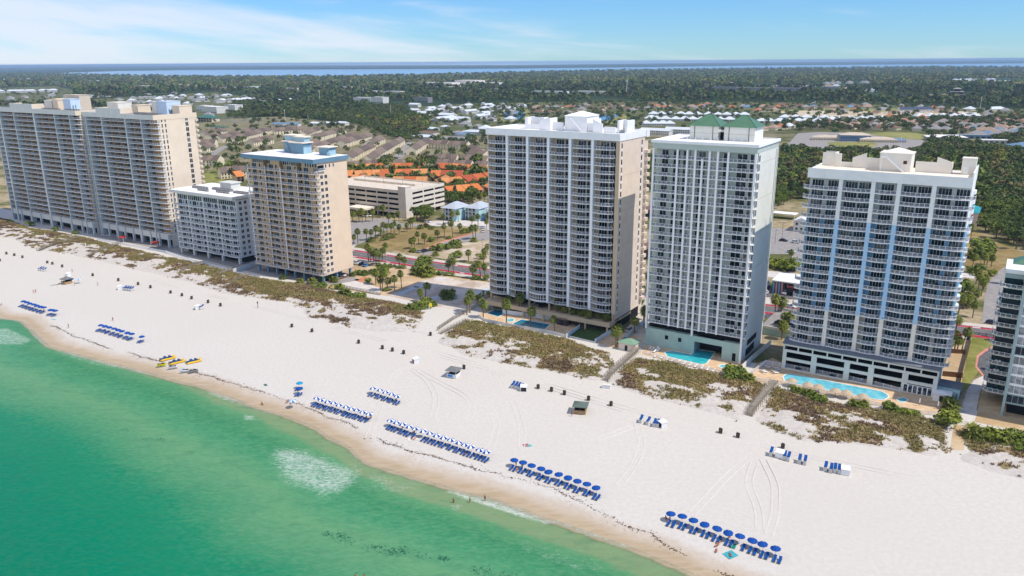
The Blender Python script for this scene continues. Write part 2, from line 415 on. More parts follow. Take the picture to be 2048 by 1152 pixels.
t.bump(t.math('ADD', wv, t.math('MULTIPLY', t.noise(0.13, 3, 0.5, stretch=(0.35, 1.8, 1, -ANG)), 2.2)), 0.42, 0.4)
ts = np.concatenate([np.arange(-125, -40, 4), np.arange(-40, 7, 1.0)])
U_, V_, T_, q_ = strip_grid(Us, ts)
FO = np.zeros(len(U_))
def foampoly(px, dens, soft):
 poly = [UV(x, y, SEA_Z) for x, y in px]; ins = inpoly(U_, V_, poly); dd = distpoly(U_, V_, poly)
 np.maximum(FO, np.where(ins, dens * np.clip(0.35 + dd / soft, 0, 1), dens * 0.35 * np.clip(1 - dd / (soft * .5), 0, 1)), out=FO)
foampoly([(532, 905), (560, 893), (605, 896), (650, 912), (700, 930), (728, 938), (722, 962), (690, 985), (655, 1000), (622, 985), (560, 962), (545, 930)], 0.72, 5.0)
foampoly([(728, 938), (790, 952), (850, 968), (835, 995), (760, 985), (715, 980)], 0.42, 5.0)
foampoly([(-30, 660), (15, 655), (45, 668), (68, 680), (50, 690), (-30, 690)], 0.62, 1.6)
foampoly([(890, 976), (970, 993), (1040, 1016), (1110, 1042), (1095, 1052), (1020, 1028), (950, 1006), (895, 986)], 0.8, 0.8)
foampoly([(895, 1003), (925, 1008), (930, 1022), (900, 1022)], 0.45, 1.2)
foampoly([(1000, 1060), (1080, 1080), (1180, 1110), (1250, 1140), (1180, 1152), (1050, 1120)], 0.26, 3)
foampoly([(485, 828), (512, 832), (505, 842), (488, 840)], 0.7, 0.8)
foampoly([(400, 776), (440, 786), (490, 800), (500, 806), (470, 806), (420, 790)], 0.62, 0.8)
foampoly([(92, 690), (150, 697), (200, 712), (250, 728), (250, 740), (180, 728), (110, 706)], 0.42, 1.0)
edgef = 0.95 * np.exp(-((T_ - 0.3 - (fbm(U_ / 9, 0 * U_, 3, 9) - 0.5) * 2.2) / 0.95) ** 2) * np.clip((fbm(U_ / 22, 0 * U_ + 3, 3, 21) - 0.30) * 3.2, 0.72, 1)
FO = np.maximum(FO, edgef)
# bars and troughs lie at different distances along the shore
LAY = -T_ + np.interp(U_, [-420, -330, -260, -215, -150, -110, -60, 0], [8, 4, 0, -2, -5, -6, -7, -8]) + (fbm(U_ / 45, V_ / 30, 3, 5) - 0.5) * 6
me = npmesh('sea', WA(U_, V_, SEA_Z + 0 * U_), q_, [MATS['sea_water']], smooth=True)
setattr_f(me, 'shore', T_); setattr_f(me, 'foam', FO); setattr_f(me, 'lay', LAY)
o = obj('sea', me); o['kind'] = 'structure'

# dunes: low mounds of sand that carry the beach grass
DUNES = [
[(-60, 425), (20, 440), (60, 455), (150, 470), (200, 482), (262, 497), (330, 512), (420, 532), (500, 552), (560, 562), (640, 572), (700, 590), (790, 604), (850, 622), (846, 650), (810, 664), (760, 664), (700, 656), (650, 640), (615, 636), (590, 608), (520, 598), (440, 586), (380, 566), (310, 549), (240, 533), (180, 517), (130, 507), (60, 497), (30, 478), (-60, 468)],
[(880, 686), (905, 655), (940, 638), (990, 648), (1060, 660), (1130, 676), (1180, 694), (1228, 706), (1226, 730), (1196, 764), (1150, 754), (1080, 741), (1000, 727), (930, 708)],
[(1200, 762), (1235, 748), (1265, 715), (1330, 722), (1400, 738), (1470, 752), (1535, 768), (1500, 828), (1478, 846), (1420, 826), (1340, 806), (1262, 786)],
[(1505, 838), (1548, 770), (1600, 790), (1680, 808), (1760, 818), (1850, 832), (1906, 856), (1900, 908), (1870, 916), (1780, 900), (1700, 888), (1610, 884), (1545, 862)],
[(1930, 862), (1985, 868), (2060, 884), (2200, 920), (2200, 1000), (2048, 962), (1980, 945), (1928, 922)],
]
duneUV = [[UV(x, y) for x, y in d] for d in DUNES]
def veg_at(U, V, inside, dist):
 n = fbm(U / 4.2, V / 3.0, 4, 31); m = fbm(U / 17.0, V / 12.0, 3, 77)
 vg = 0.62 * n + 0.38 * m
 back = V - shoreVs(U)
 return np.where(inside, np.clip((vg - 0.500 + 0.17 * np.clip((back - 85) / 13, -0.42, 1.0)) * 8 + 0.5, 0, 1) * np.clip(dist / 2.0, 0.15, 1), 0)
def dune_height(U, V, dist): return np.minimum(dist * 0.16, 1.15) * (0.55 + 0.9 * fbm(U / 9, V / 9, 3, 41)) - 0.06
t = newmat('dune_sand', 0.95, 0.1)
vg = t.attr('veg').outputs['Fac']; nb = t.noise(0.7, 5, 0.7); nc = t.noise(0.12, 4, 0.6)
sand = t.mix(t.rng(nb, 0.3, 0.7), (0.50, 0.45, 0.40), (0.62, 0.58, 0.53))
veg = t.mix(t.rng(nc, 0.38, 0.62), lin((138, 124, 86)), lin((150, 130, 106)))
t.color(t.mix(t.rng(t.math('ADD', vg, t.math('MULTIPLY', t.math('SUBTRACT', nb, 0.5), 1.2)), 0.35, 0.75), sand, veg))
t.bump(nb, 0.6, 0.25)
TV = []; TM = []; tufts = []
for k, poly in enumerate(duneUV):
 u0, v0 = np.min(poly, 0) - 2; u1, v1 = np.max(poly, 0) + 2
 step = 1.3; gu = np.arange(u0, u1, step); gvv = np.arange(v0, v1, step)
 UU, VV = np.meshgrid(gu, gvv, indexing='ij'); uu = UU.ravel(); vv = VV.ravel()
 ww = (fbm(uu / 6, vv / 6, 3, 11) - 0.5) * 4
 ins = inpoly(uu + ww, vv + ww * .6, poly); dd = distpoly(uu + ww, vv + ww * .6, poly) * np.where(ins, 1, -1)
 hh = dune_height(uu, vv, np.maximum(dd, 0)); hh = np.where(ins, hh, -0.12)
 vgv = veg_at(uu, vv, ins, np.maximum(dd, 0))
 idx = np.arange(len(uu)).reshape(UU.shape); q = np.stack([idx[:-1, :-1], idx[1:, :-1], idx[1:, 1:], idx[:-1, 1:]], -1).reshape(-1, 4)
 keep = ins[q].any(1); q = q[keep]
 used = np.unique(q); remap = -np.ones(len(uu), int); remap[used] = np.arange(len(used))
 me = npmesh('dune', WA(uu[used], vv[used], hh[used]), remap[q], [MATS['dune_sand']], smooth=True); setattr_f(me, 'veg', vgv[used])
 o = obj('dune', me); o['kind'] = 'structure'
 # grass positions
 area = (u1 - u0) * (v1 - v0); N = int(area * 5.0)
 su = RNG.uniform(u0, u1, N); sv = RNG.uniform(v0, v1, N)
 ww = (fbm(su / 6, sv / 6, 3, 11) - 0.5) * 4; ins = inpoly(su + ww, sv + ww * .6, poly); dd = distpoly(su + ww, sv + ww * .6, poly)
 vv_ = veg_at(su, sv, ins, dd); ok = RNG.uniform(0, 1, N) < vv_ * 0.8
 su, sv, dd = su[ok], sv[ok], dd[ok]
 tufts.append(np.stack([su, sv, dune_height(su, sv, dd), dd], -1))
tf = np.concatenate(tufts); n = len(tf)
B = 5
ang = RNG.uniform(0, 2 * np.pi, (n, B)); ln = RNG.uniform(0.35, 0.85, (n, B)); lean = RNG.uniform(0.25, 0.95, (n, B)); wd = RNG.uniform(0.10, 0.24, (n, B))
base = WA(tf[:, 0], tf[:, 1], tf[:, 2])[:, None, :] + np.stack([RNG.normal(0, .18, (n, B)), RNG.normal(0, .18, (n, B)), 0 * ang], -1)
dirv = np.stack([np.cos(ang), np.sin(ang), 0 * ang], -1); side = np.stack([-np.sin(ang), np.cos(ang), 0 * ang], -1)
a = base - side * wd[..., None]; b = base + side * wd[..., None]; c = base + dirv * (ln * np.sin(lean))[..., None] + np.array([0, 0, 1]) * (ln * np.cos(lean))[..., None]
vv = np.stack([a, b, c], 2).reshape(-1, 3); tri = np.arange(len(vv)).reshape(-1, 3)
sel = fbm(tf[:, 0] / 11, tf[:, 1] / 8, 3, 91) + RNG.normal(0, .07, n) + 0.16 * np.clip((tf[:, 1] - shoreVs(tf[:, 0]) - 86) / 14, -0.7, 1)
mi = np.repeat(np.where(sel < 0.46, 0, np.where(sel < 0.56, 1, 2)), B)
M('grass_brown', (130, 108, 86), 0.9, 0.25, 1.2); M('grass_straw', (178, 156, 104), 0.9, 0.22, 1.2); M('grass_olive', (144, 134, 84), 0.9, 0.22, 1.2)
me = npmesh('dune_grass', vv, tri, [MATS['grass_brown'], MATS['grass_straw'], MATS['grass_olive']], mi)
o = obj('dune_grass', me); tag(o, 'olive, straw and brown beach grass growing in patches over the dunes', 'grass'); o['kind'] = 'stuff'
print('tufts', n)

# wrack line of dark seaweed left on the sand, and drifting weed in the shallows
WR = [(-20, 600), (94, 641), (105, 650), (125, 661), (148, 673), (176, 681), (195, 689), (225, 697), (264, 706), (320, 722), (390, 742), (450, 760), (520, 782), (600, 808), (665, 835), (700, 848), (735, 864), (770, 885), (830, 905), (900, 922), (950, 938), (1020, 955), (1100, 975), (1180, 1015), (1250, 1050), (1302, 1066), (1320, 1084), (1357, 1101), (1387, 1118), (1421, 1133), (1460, 1148), (1500, 1166)]
wuv = np.array([UV(x, y) for x, y in WR]); M('seaweed', (104, 80, 60), 0.9, 0.3, 2.0); M('drift_weed', (40, 112, 84), 0.8, 0.3, 2.0)
vv = []; 
s = np.concatenate([[0], np.cumsum(np.hypot(*np.diff(wuv, axis=0).T))])
for _ in range(4200):
 d_ = random.uniform(s[2], s[-1]); u = np.interp(d_, s, wuv[:, 0]); v = np.interp(d_, s, wuv[:, 1])
 den = fbm(np.array([d_ / 9]), np.array([0.5]), 3, 4)[0]
 if random.random() > (den - 0.28) * 2.6: continue
 wob = (fbm(np.array([d_ / 5]), np.array([8.5]), 3, 6)[0] - 0.5) * 2.2
 u += random.gauss(0, .25); v += wob + random.gauss(0, .22 if random.random() < .8 else .9)
 L = random.uniform(.12, .34); aa = random.uniform(0, 3.14); z = float(beach_z(np.array([v - shoreVs(u)]))[0]) + 0.03
 c0 = np.array(W(u, v, z)); dv = np.array([math.cos(aa), math.sin(aa), 0]); sv = np.array([-dv[1], dv[0], 0]) * random.uniform(.05, .12)
 vv += [c0 - dv * L, c0 + sv + (0, 0, .05), c0 + dv * L, c0 - sv]
vv = np.array(vv); me = npmesh('seaweed', vv, np.arange(len(vv)).reshape(-1, 4), [MATS['seaweed']])
o = obj('seaweed', me); tag(o, 'thin broken line of dark seaweed washed up along the sand', 'seaweed'); o['kind'] = 'stuff'
vv = []
for (px, py, n_, sx, sy) in [(655, 1068, 26, 8, 3), (683, 1073, 50, 9, 6), (700, 1085, 14, 9, 4), (755, 1095, 60, 14, 4), (790, 1105, 60, 16, 5), (805, 1098, 20, 7, 4), (888, 1117, 40, 7, 4), (850, 1112, 20, 12, 3), (960, 1140, 40, 12, 5), (300, 880, 26, 18, 2), (320, 879, 18, 7, 2), (380, 905, 18, 10, 2), (460, 925, 16, 20, 3), (95, 816, 20, 10, 2), (250, 860, 14, 8, 2), (1010, 1150, 20, 14, 5)]:
 for _ in range(int(n_ * 1.6)):
  c0 = np.array(P(px + random.gauss(0, sx), py + random.gauss(0, sy), SEA_Z + 0.02)); aa = random.uniform(0, 3.14); L = random.uniform(.15, .45)
  dv = np.array([math.cos(aa), math.sin(aa), 0]); sv = np.array([-dv[1], dv[0], 0]) * random.uniform(.04, .11)
  vv += [c0 - dv * L, c0 + sv, c0 + dv * L, c0 - sv]
vv = np.array(vv); me = npmesh('drifting_weed', vv, np.arange(len(vv)).reshape(-1, 4), [MATS['drift_weed']])
o = obj('drifting_weed', me); tag(o, 'dark clumps of weed drifting in the green shallows', 'seaweed'); o['kind'] = 'stuff'
# wheel ruts: pairs of low sand ridges
RUTS = [[(735, 880), (765, 800), (790, 745), (820, 735), (855, 760), (872, 790), (870, 820), (862, 840)], [(835, 740), (880, 765), (930, 790), (948, 815), (935, 845)], [(980, 735), (1000, 760), (1030, 810), (1045, 860), (1042, 900)], [(940, 795), (985, 822), (994, 850), (982, 895)], [(1272, 840), (1285, 885), (1270, 930), (1235, 975)], [(1505, 910), (1455, 950), (1410, 1000), (1380, 1030)], [(1510, 920), (1495, 965), (1518, 1020), (1520, 1065)], [(1525, 915), (1552, 970), (1550, 1030), (1535, 1075)], [(700, 745), (735, 772), (760, 800)], [(1215, 925), (1150, 895), (1275, 850)], [(560, 600), (700, 665), (860, 700), (1100, 770), (1300, 830), (1560, 900), (1850, 960), (2048, 1010)], [(300, 560), (560, 625), (800, 690), (1000, 745), (1250, 822)]]
mb = MB()
def spline(pts, n):
 pts = np.array(pts); s = np.concatenate([[0], np.cumsum(np.hypot(*np.diff(pts, axis=0).T))]); tq = np.linspace(0, s[-1], n)
 x = np.interp(tq, s, pts[:, 0]); y = np.interp(tq, s, pts[:, 1]); k = np.ones(5) / 5
 x2 = np.convolve(np.pad(x, 2, 'edge'), k, 'valid'); y2 = np.convolve(np.pad(y, 2, 'edge'), k, 'valid'); return np.stack([x2, y2], -1)
for r_ in RUTS:
 g_ = np.array([P(x, y)[:2] for x, y in r_]); L = np.hypot(*np.diff(g_, axis=0).T).sum(); pts = spline(g_, max(8, int(L / 1.6)))
 tn = np.gradient(pts, axis=0); tn /= np.linalg.norm(tn, axis=1)[:, None] + 1e-9; nn = np.stack([-tn[:, 1], tn[:, 0]], -1)
 for off in (-0.85, 0.85):
  for k in range(len(pts) - 1):
   a, b = pts[k] + nn[k] * off, pts[k + 1] + nn[k + 1] * off
   for (o1, z1, o2, z2) in ((-.20, -.04, -.10, .015), (-.10, .015, .08, -.015), (.08, -.015, .18, .012), (.18, .012, .28, -.04)):
    mb.q([(*(a + nn[k] * o1), z1 + .06), (*(a + nn[k] * o2), z2 + .06), (*(b + nn[k + 1] * o2), z2 + .06), (*(b + nn[k + 1] * o1), z1 + .06)])
o = mb.build('wheel_ruts', [M('rut_sand', (212, 205, 194), 0.95, 0.05, 0.5)], smooth=True); o['kind'] = 'stuff'; tag(o, 'pairs of wheel ruts curving across the white sand', 'ruts')
# ------------------------------------------------------------------ materials of the buildings
M('white_paint', (247, 247, 245), 0.7, 0.05, 0.4, streak=0.12); M('roof_white', (244, 240, 236), 0.8, 0.06, 0.15); M('rail_white', (240, 242, 244), 0.6, 0.05)
M('tan_wall', (230, 212, 194), 0.85, 0.06, 0.25, streak=0.10); M('tan_shade', (204, 182, 152), 0.85, 0.06, 0.3)  # second tan is the front wall, darkened: facade shade put into the colour
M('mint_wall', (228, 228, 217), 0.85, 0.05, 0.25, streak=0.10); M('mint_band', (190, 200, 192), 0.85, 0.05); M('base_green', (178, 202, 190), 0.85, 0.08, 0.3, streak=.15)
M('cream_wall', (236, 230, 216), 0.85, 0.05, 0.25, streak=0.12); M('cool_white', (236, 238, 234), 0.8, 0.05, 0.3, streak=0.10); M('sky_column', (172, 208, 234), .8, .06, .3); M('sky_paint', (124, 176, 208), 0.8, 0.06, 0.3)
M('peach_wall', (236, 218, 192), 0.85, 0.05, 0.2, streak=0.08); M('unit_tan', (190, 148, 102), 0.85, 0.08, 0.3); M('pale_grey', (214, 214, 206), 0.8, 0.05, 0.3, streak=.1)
M('sand_wall', (238, 214, 184), 0.85, 0.05, 0.2, streak=0.08); M('blue_trim', (110, 146, 166), 0.6, 0.08); M('light_blue_wall', (164, 196, 208), 0.7, 0.08)
M('sand_shade', (222, 191, 150), .85, .06, .3); M('cool_shade', (204, 210, 206), .85, .05, .3); M('cream_shade', (212, 202, 184), .85, .05, .3); M('mint_shade', (206, 214, 200), .85, .05, .3); M('mist_blue', (206, 224, 242), .8, .05); M('stone_tan', (214, 200, 178), .85, .05); M('infill', (124, 128, 134), .6, .08); M('dark_void', (26, 28, 32), 0.9, 0.2); M('concrete', (176, 170, 160), 0.9, 0.12, 0.2, streak=.2); M('grey_roof', (120, 124, 132), 0.8, 0.1)  # sand, cool, cream, mint fronts: wall paints darkened, recess shade put into the colour
M('green_metal_roof', (90, 128, 100), 0.45, 0.10, 0.6, spec=.4); M('machine_dark', (70, 66, 64), 0.7, 0.3, 1.0); M('machine_grey', (150, 150, 150), 0.6, 0.2, 1.0); M('joint', (190, 168, 142), 0.9, 0.05)
M('roof_cream', (244, 228, 208), .85, .06, .2); M('teal_grey', (160, 182, 180), 0.8, 0.08, 0.3, streak=.1)
glassmat('door_glass', (0.003, 0.007, 0.014), (0.012, 0.024, 0.04), .08, .25); glassmat('teal_glass', (0.003, 0.014, 0.022), (0.010, 0.038, 0.055), .08, .25)
glassmat('warm_glass', (0.02, 0.014, 0.012), (0.05, 0.035, 0.03)); glassmat('sunroom_glass', (0.12, 0.13, 0.13), (0.30, 0.33, 0.34), 0.08)
WP, RW = MATS['white_paint'], MATS['rail_white']

def bow(x0, x1, y_end, y_mid, n=9):        # front edge of a balcony, bowed outwards
 return [(x0 + (x1 - x0) * k / (n - 1), y_end + (y_mid - y_end) * (1 - (2 * k / (n - 1) - 1) ** 2)) for k in range(n)]
def slab_mesh(name, x0, x1, yb, edge, th=0.22, mats=None):
 mb = MB(); pts = edge + [(x1, yb), (x0, yb)]; mb.prism(pts, -th, 0, 0); return mb.mesh(name, mats or [WP])
def rail_mesh(name, path, h=1.08, pick=0.13, pw=0.085, post=1.45, mats=None):
 mb = MB(); acc = 0; 
 for (a, b) in zip(path[:-1], path[1:]):
  a3 = (a[0], a[1], 0.08); b3 = (b[0], b[1], 0.08); mb.bar(a3, b3, .05, .05); mb.bar((a[0], a[1], h - .07), (b[0], b[1], h - .07), .09, .08)
 pts = np.array(path); s = np.concatenate([[0], np.cumsum(np.hypot(*np.diff(pts, axis=0).T))])
 def at(t): return np.interp(t, s, pts[:, 0]), np.interp(t, s, pts[:, 1])
 t = 0.05
 while t < s[-1]:
  x, y = at(t); x2, y2 = at(min(t + pw, s[-1])); mb.q([(x, y, .12), (x2, y2, .12), (x2, y2, h - .06), (x, y, h - .06)], 1); t += pick
 k = max(2, int(round(s[-1] / post)) + 1)
 for t in np.linspace(0, s[-1], k):
  x, y = at(t); mb.box(x - .06, y - .06, 0, x + .06, y + .06, h + .02)
 return mb.mesh(name, (mats or [RW]) + [MATS['infill']])
def door_mesh(name, w, h, panels, glass='door_glass', frame=.07, curtain=True):
 """sliding glass door in a wall facing -y: white frame proud of the wall, panes set back"""
 mb = MB(); f = frame
 mb.box(-f, -.07, 0, 0, .02, h + f); mb.box(w, -.07, 0, w + f, .02, h + f); mb.box(0, -.07, h, w, .02, h + f)
 pw = w / panels
 for k in range(panels):
  mb.box(k * pw + .02, -.02, .03, (k + 1) * pw - .02, .02, h - .01, 1)
  if k: mb.box(k * pw - .035, -.06, .0, k * pw + .035, .021, h)
 return mb.mesh(name, [WP, MATS[glass]])
def side_window_mesh(name, w, h, panels=1, glass='warm_glass', sill=True):
 """window in a wall facing +x (local y runs along the wall)"""
 mb = MB(); f = .07
 mb.box(-.02, -f, -f, .06, 0, h + f); mb.box(-.02, w, -f, .06, w + f, h + f); mb.box(-.02, 0, h, .06, w, h + f); mb.box(-.02, 0, -f, .06, w, 0)
 pw = w / panels
 for k in range(panels):
  mb.box(-.02, k * pw + .01, 0.01, .03, (k + 1) * pw - .01, h - .01, 1)
  if k: mb.box(-.02, k * pw - .03, 0.01, .055, k * pw + .03, h - .01)
 return mb.mesh(name, [WP, MATS[glass]])
def furniture_mesh(kind):
 mb = MB()
 if kind == 0:
  mb.box(0, 0, 0, .55, .55, .42); mb.box(0, .5, .42, .55, .57, .9); mb.lathe([(0, .7), (.35, .7), (.35, .66), (.05, .66), (.05, 0), (.2, 0)], 8, 1, (1.1, .3, 0)); mb.box(1.6, 0, 0, 2.15, .55, .42); mb.box(1.6, .5, .42, 2.15, .57, .9)
 else:
  mb.box(0, 0, .25, .6, 1.5, .33); mb.box(0, 1.2, .33, .6, 1.5, .8); mb.box(.8, 0, .25, 1.4, 1.5, .33); mb.box(.8, 1.2, .33, 1.4, 1.5, .8)
 return mb
FURN = [furniture_mesh(0).mesh('balcony_furniture', [M('furn_dark', (44, 40, 40)), M('furn_wood', (96, 76, 60))]), furniture_mesh(1).mesh('balcony_furniture', [M('furn_white', (228, 228, 226)), MATS['furn_wood']]),
  furniture_mesh(0).mesh('balcony_furniture', [M('furn_teal', (30, 150, 160)), MATS['furn_dark']])]
def scatter_furniture(parent, spots, frac, cap=60):
 random.shuffle(spots)
 for x, y, z in spots[:min(cap, int(len(spots) * frac))]:
  obj('balcony_furniture', random.choice(FURN + FURN[:1]), parent, (x, y, z), random.uniform(-.4, .4))
def hvac(parent, x, y, z, n, name='air_conditioner', dx=1.3, dy=1.2, rows=1):
 mb = MB(); mb.box(0, 0, .25, .85, .85, 1.15, 0); mb.lathe([(.0, 1.17), (.36, 1.17), (.36, 1.12)], 10, 1, (.42, .42, 0)); mb.box(.05, .05, 0, .15, .8, .25, 1); mb.box(.7, .05, 0, .8, .8, .25, 1)
 me = mb.mesh(name, [MATS['machine_grey'], MATS['machine_dark']])
 repeat(name, me, parent, [(x + (k % n) * dx + random.uniform(-.1, .1), y + (k // n) * dy, z) for k in range(n * rows)], 60)
def place_tower(name, label, cat, U_fr, V, w, group=None):
 return thing(name, label, cat, W(U_fr - w, V), ANG, group)

# ------------------------------------------------------------------ the tan tower with six white-ribbed bays
def tan_tower():
 w, d, h = 58.0, 22.5, 74.8
 T = place_tower('apartment_tower', 'tan tower with six bays of bowed balconies between white ribs', 'tower', -122, 259.5, w, 'towers along the beach')
 nb, pitch, z0, nf = 6, 2.95, 7.0, 22
 bw = (w - 1.4) / nb; yw = 2.4
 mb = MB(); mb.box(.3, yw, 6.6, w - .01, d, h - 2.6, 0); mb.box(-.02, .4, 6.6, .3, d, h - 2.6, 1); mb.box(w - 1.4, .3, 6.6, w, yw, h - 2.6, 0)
 mb.build('front_wall', [MATS['tan_shade'], MATS['tan_wall']], T)
 mb = MB(); mb.box(w - .01, 0.3, 4.3, w + .12, d, h - 2.6, 0)
 for k in range(1, 5): mb.box(w + .1, 4.4, 6.6 + k * 13.2, w + .125, 18.4, 6.7 + k * 13.2, 1)
 mb.box(w - 3.5, d - .02, 1.0, w + .08, d + 3.2, h - 4.5, 0)
 mb.build('side_wall', [MATS['tan_wall'], MATS['joint']], T)
 # white ribs
 for k in range(nb + 0):
  if k == 0: continue
  mb = MB(); mb.box(-.54, 0, 6.4, .54, yw, h - 2.6); mb.build('rib', [WP], T, (k * bw, 0, 0))
 # roof edge and roof
 mb = MB(); mb.box(-.35, -.35, h - 2.6, w + .35, .3, h); mb.box(-.35, d - .3, h - 2.6, w + .35, d + .35, h); mb.box(-.35, .3, h - 2.6, .3, d - .3, h); mb.box(w - .3, .3, h - 2.6, w + .35, d - .3, h)
 mb.box(w - 3.5, d + .35, h - 2.9, w + .6, d + 3.3, h - .1)
 mb.build('parapet', [WP], T)
 mb = MB(); mb.box(.3, .3, h - 2.55, w - .3, d - .3, h - .55); mb.build('roof', [MATS['roof_white']], T)
 z = h - .5
 def pent(x0, y0, x1, y1, hh, slope=0):
  mb = MB(); p = [(x0, y0), (x1, y0), (x1, y1), (x0, y1)]
  mb.prism(p, z, [z + hh, z + hh + slope, z + hh + slope, z + hh]); mb.build('roof_wall', [WP], T)
 pent(12, 9.5, 13.4, 15, 4.4); pent(13.4, 12.2, 19, 12.6, 4.4); pent(19, 10.5, 20.2, 14, 4.4); pent(13.4, 9.5, 19.8, 9.9, 1.8)
 pent(20.4, 6.5, 24.6, 6.9, 3.4, 1.4); pent(24.6, 6.5, 25.4, 12, 4.6); pent(25.4, 8.6, 30, 9, 3.0)
 mb = MB(); mb.box(31, 8, z, 40.5, 18, z + 5.6); i = len(mb.v)
 for p in [(30.6, 7.6), (40.9, 7.6), (40.9, 18.4), (30.6, 18.4)]: mb.v.append((p[0], p[1], z + 5.6))
 mb.v.append((35.7, 13, z + 7.4)); mb.f += [(i, i + 1, i + 4), (i + 1, i + 2, i + 4), (i + 2, i + 3, i + 4), (i + 3, i, i + 4), (i + 3, i + 2, i + 1, i)]; mb.m += [0] * 5
 st = MB()
 for k in range(12): st.box(34 + k * .42, 6.2, z + 4.6 - k * .4, 34.42 + k * .42, 7.2, z + 4.75 - k * .4)
 st.bar((34, 6.2, z + 5.6), (39, 6.2, z + .9), .06, .08); st.box(32.2, 6.2, z + 4.7, 34, 7.9, z + 4.9)
 pe = mb.build('penthouse', [WP], T); st.build('stair', [MATS['rail_white']], pe)
 pent(40.6, 8.4, 44.0, 8.8, 3.2); pent(44.0, 6.2, 44.5, 12, 4.8); pent(44.5, 6.2, 48, 6.6, 4.6, -1.4); pent(48.2, 7.0, 53, 7.4, 2.2); pent(53.2, 8, 54, 14, 4.6); pent(54, 11.6, 57, 12, 4.6); pent(56.4, 8, 57.2, 14.5, 4.6)
 # balconies
 mbal = slab_mesh('balcony', -bw / 2 + .62, bw / 2 - .62, yw, bow(-bw / 2 + .62, bw / 2 - .62, .25, -.95), .2)
 mra = rail_mesh('railing', bow(-bw / 2 + .64, bw / 2 - .64, .32, -.87))
 d3 = door_mesh('sliding_door', 3.35, 2.5, 3); d2 = door_mesh('balcony_door', 2.35, 2.5, 2)
 bal = []; dr3 = []; dr2 = []; fs = []
 for b in range(nb):
  cx = (b + .5) * bw
  for f in range(nf):
   zz_ = z0 + f * pitch
   if f == 0 and b == 2: continue
   bal.append((cx, 0, zz_)); dr3.append((cx - bw / 2 + 2.35, yw - .002, zz_ + .02)); dr2.append((cx + bw / 2 - 3.15, yw - .002, zz_ + .02)); fs.append((cx + random.uniform(-3, 1), .75, zz_))
 repeat('balcony', mbal, T, bal); repeat('railing', mra, T, bal); repeat('sliding_door', d3, T, dr3); repeat('balcony_door', d2, T, dr2)
 scatter_furniture(T, fs, .5)
 # glazed lounge low in the third bay
 mb = MB(); e = bow(2 * bw + .7, 3 * bw - .7, .3, -.9); mb.prism(e + [(3 * bw - .7, yw), (2 * bw + .7, yw)], 6.5, 7.0, 0)
 for a, b in zip(e[:-1], e[1:]):
  mb.bar((*a, 7.0), (*b, 7.0), .1, .25); mb.bar((*a, 8.1), (*b, 8.1), .1, .12); mb.bar((*a, 9.5), (*b, 9.5), .1, .3); mb.q([(a[0], a[1] + .03, 7.2), (b[0], b[1] + .03, 7.2), (b[0], b[1] + .03, 9.6), (a[0], a[1] + .03, 9.6)], 1); mb.box(a[0] - .08, a[1] - .05, 7, a[0] + .08, a[1] + .05, 9.7)
 mb.build('lounge_window', [WP, MATS['warm_glass']], T)
 # side windows: slits at the front corner and a strip near the back, then the rear galleries
 sw = side_window_mesh('side_window', 1.1, 1.9); pl = [(w + .12, 1.5, z0 + f * pitch + .5) for f in range(nf)] + [(w + .12, 19.2, z0 + f * pitch + .4) for f in range(nf)]
 repeat('side_window', sw, T, pl)
 mb = MB(); mb.box(0, 0, 0, .1, 1.3, .62); sp = mb.mesh('spandrel', [RW]); repeat('spandrel', sp, T, [(w + .12, 1.4, z0 + f * pitch - .25) for f in range(nf)] + [(w + .12, 19.1, z0 + f * pitch - .3) for f in range(nf)])
 mb = MB(); e = [(0, 0), (1.3, .4), (1.7, 1.6), (1.3, 2.9), (0, 3.3)]; mb.prism(e, -.2, .95, 0); mb.prism([(.0, .1), (1.15, .5), (1.5, 1.6), (1.15, 2.8), (0, 3.2)], .951, .97, 0)
 repeat('rear_balcony', mb.mesh('rear_balcony', [MATS['tan_wall']]), T, [(w + .08, d - .1, z0 + f * pitch) for f in range(nf - 1)])
 # podium: open parking deck under the tower
 mb = MB(); mb.box(-2, -4.2, 3.0, w + .3, 1.5, 3.3, 0); mb.box(-2, -4.4, 2.6, w + .3, -4.18, 4.3, 0); mb.box(w + .12, -4.18, 2.6, w + .34, .28, 4.3, 0); mb.box(-2.2, -4.4, 2.6, -1.98, d, 4.3, 0)
 mb.box(0, 6, 0, w, d, 6.59, 1); mb.box(-2, 1.5, 3.0, w, 6, 3.3, 0)
 mb.box(w - .2, 5, 3.0, w + .2, 15, 3.9, 0)
 mb.build('parking_deck', [MATS['tan_shade'], MATS['dark_void']], T)
 mb = MB(); mb.box(-.3, -.3, 0, .3, .3, 3.0); c1_ = mb.mesh('column', [MATS['tan_shade']]); mb = MB(); mb.box(-.35, -.35, 3.3, .35, .35, 6.6); c2_ = mb.mesh('column', [MATS['tan_shade']])
 for k in range(nb + 1):
  obj('column', c1_, T, (min(k * bw + .5, w - .5), -3.7, 0)); obj('column', c2_, T, (min(k * bw + .5, w - .5), 1.0, 0))
 return T
tan_tower()

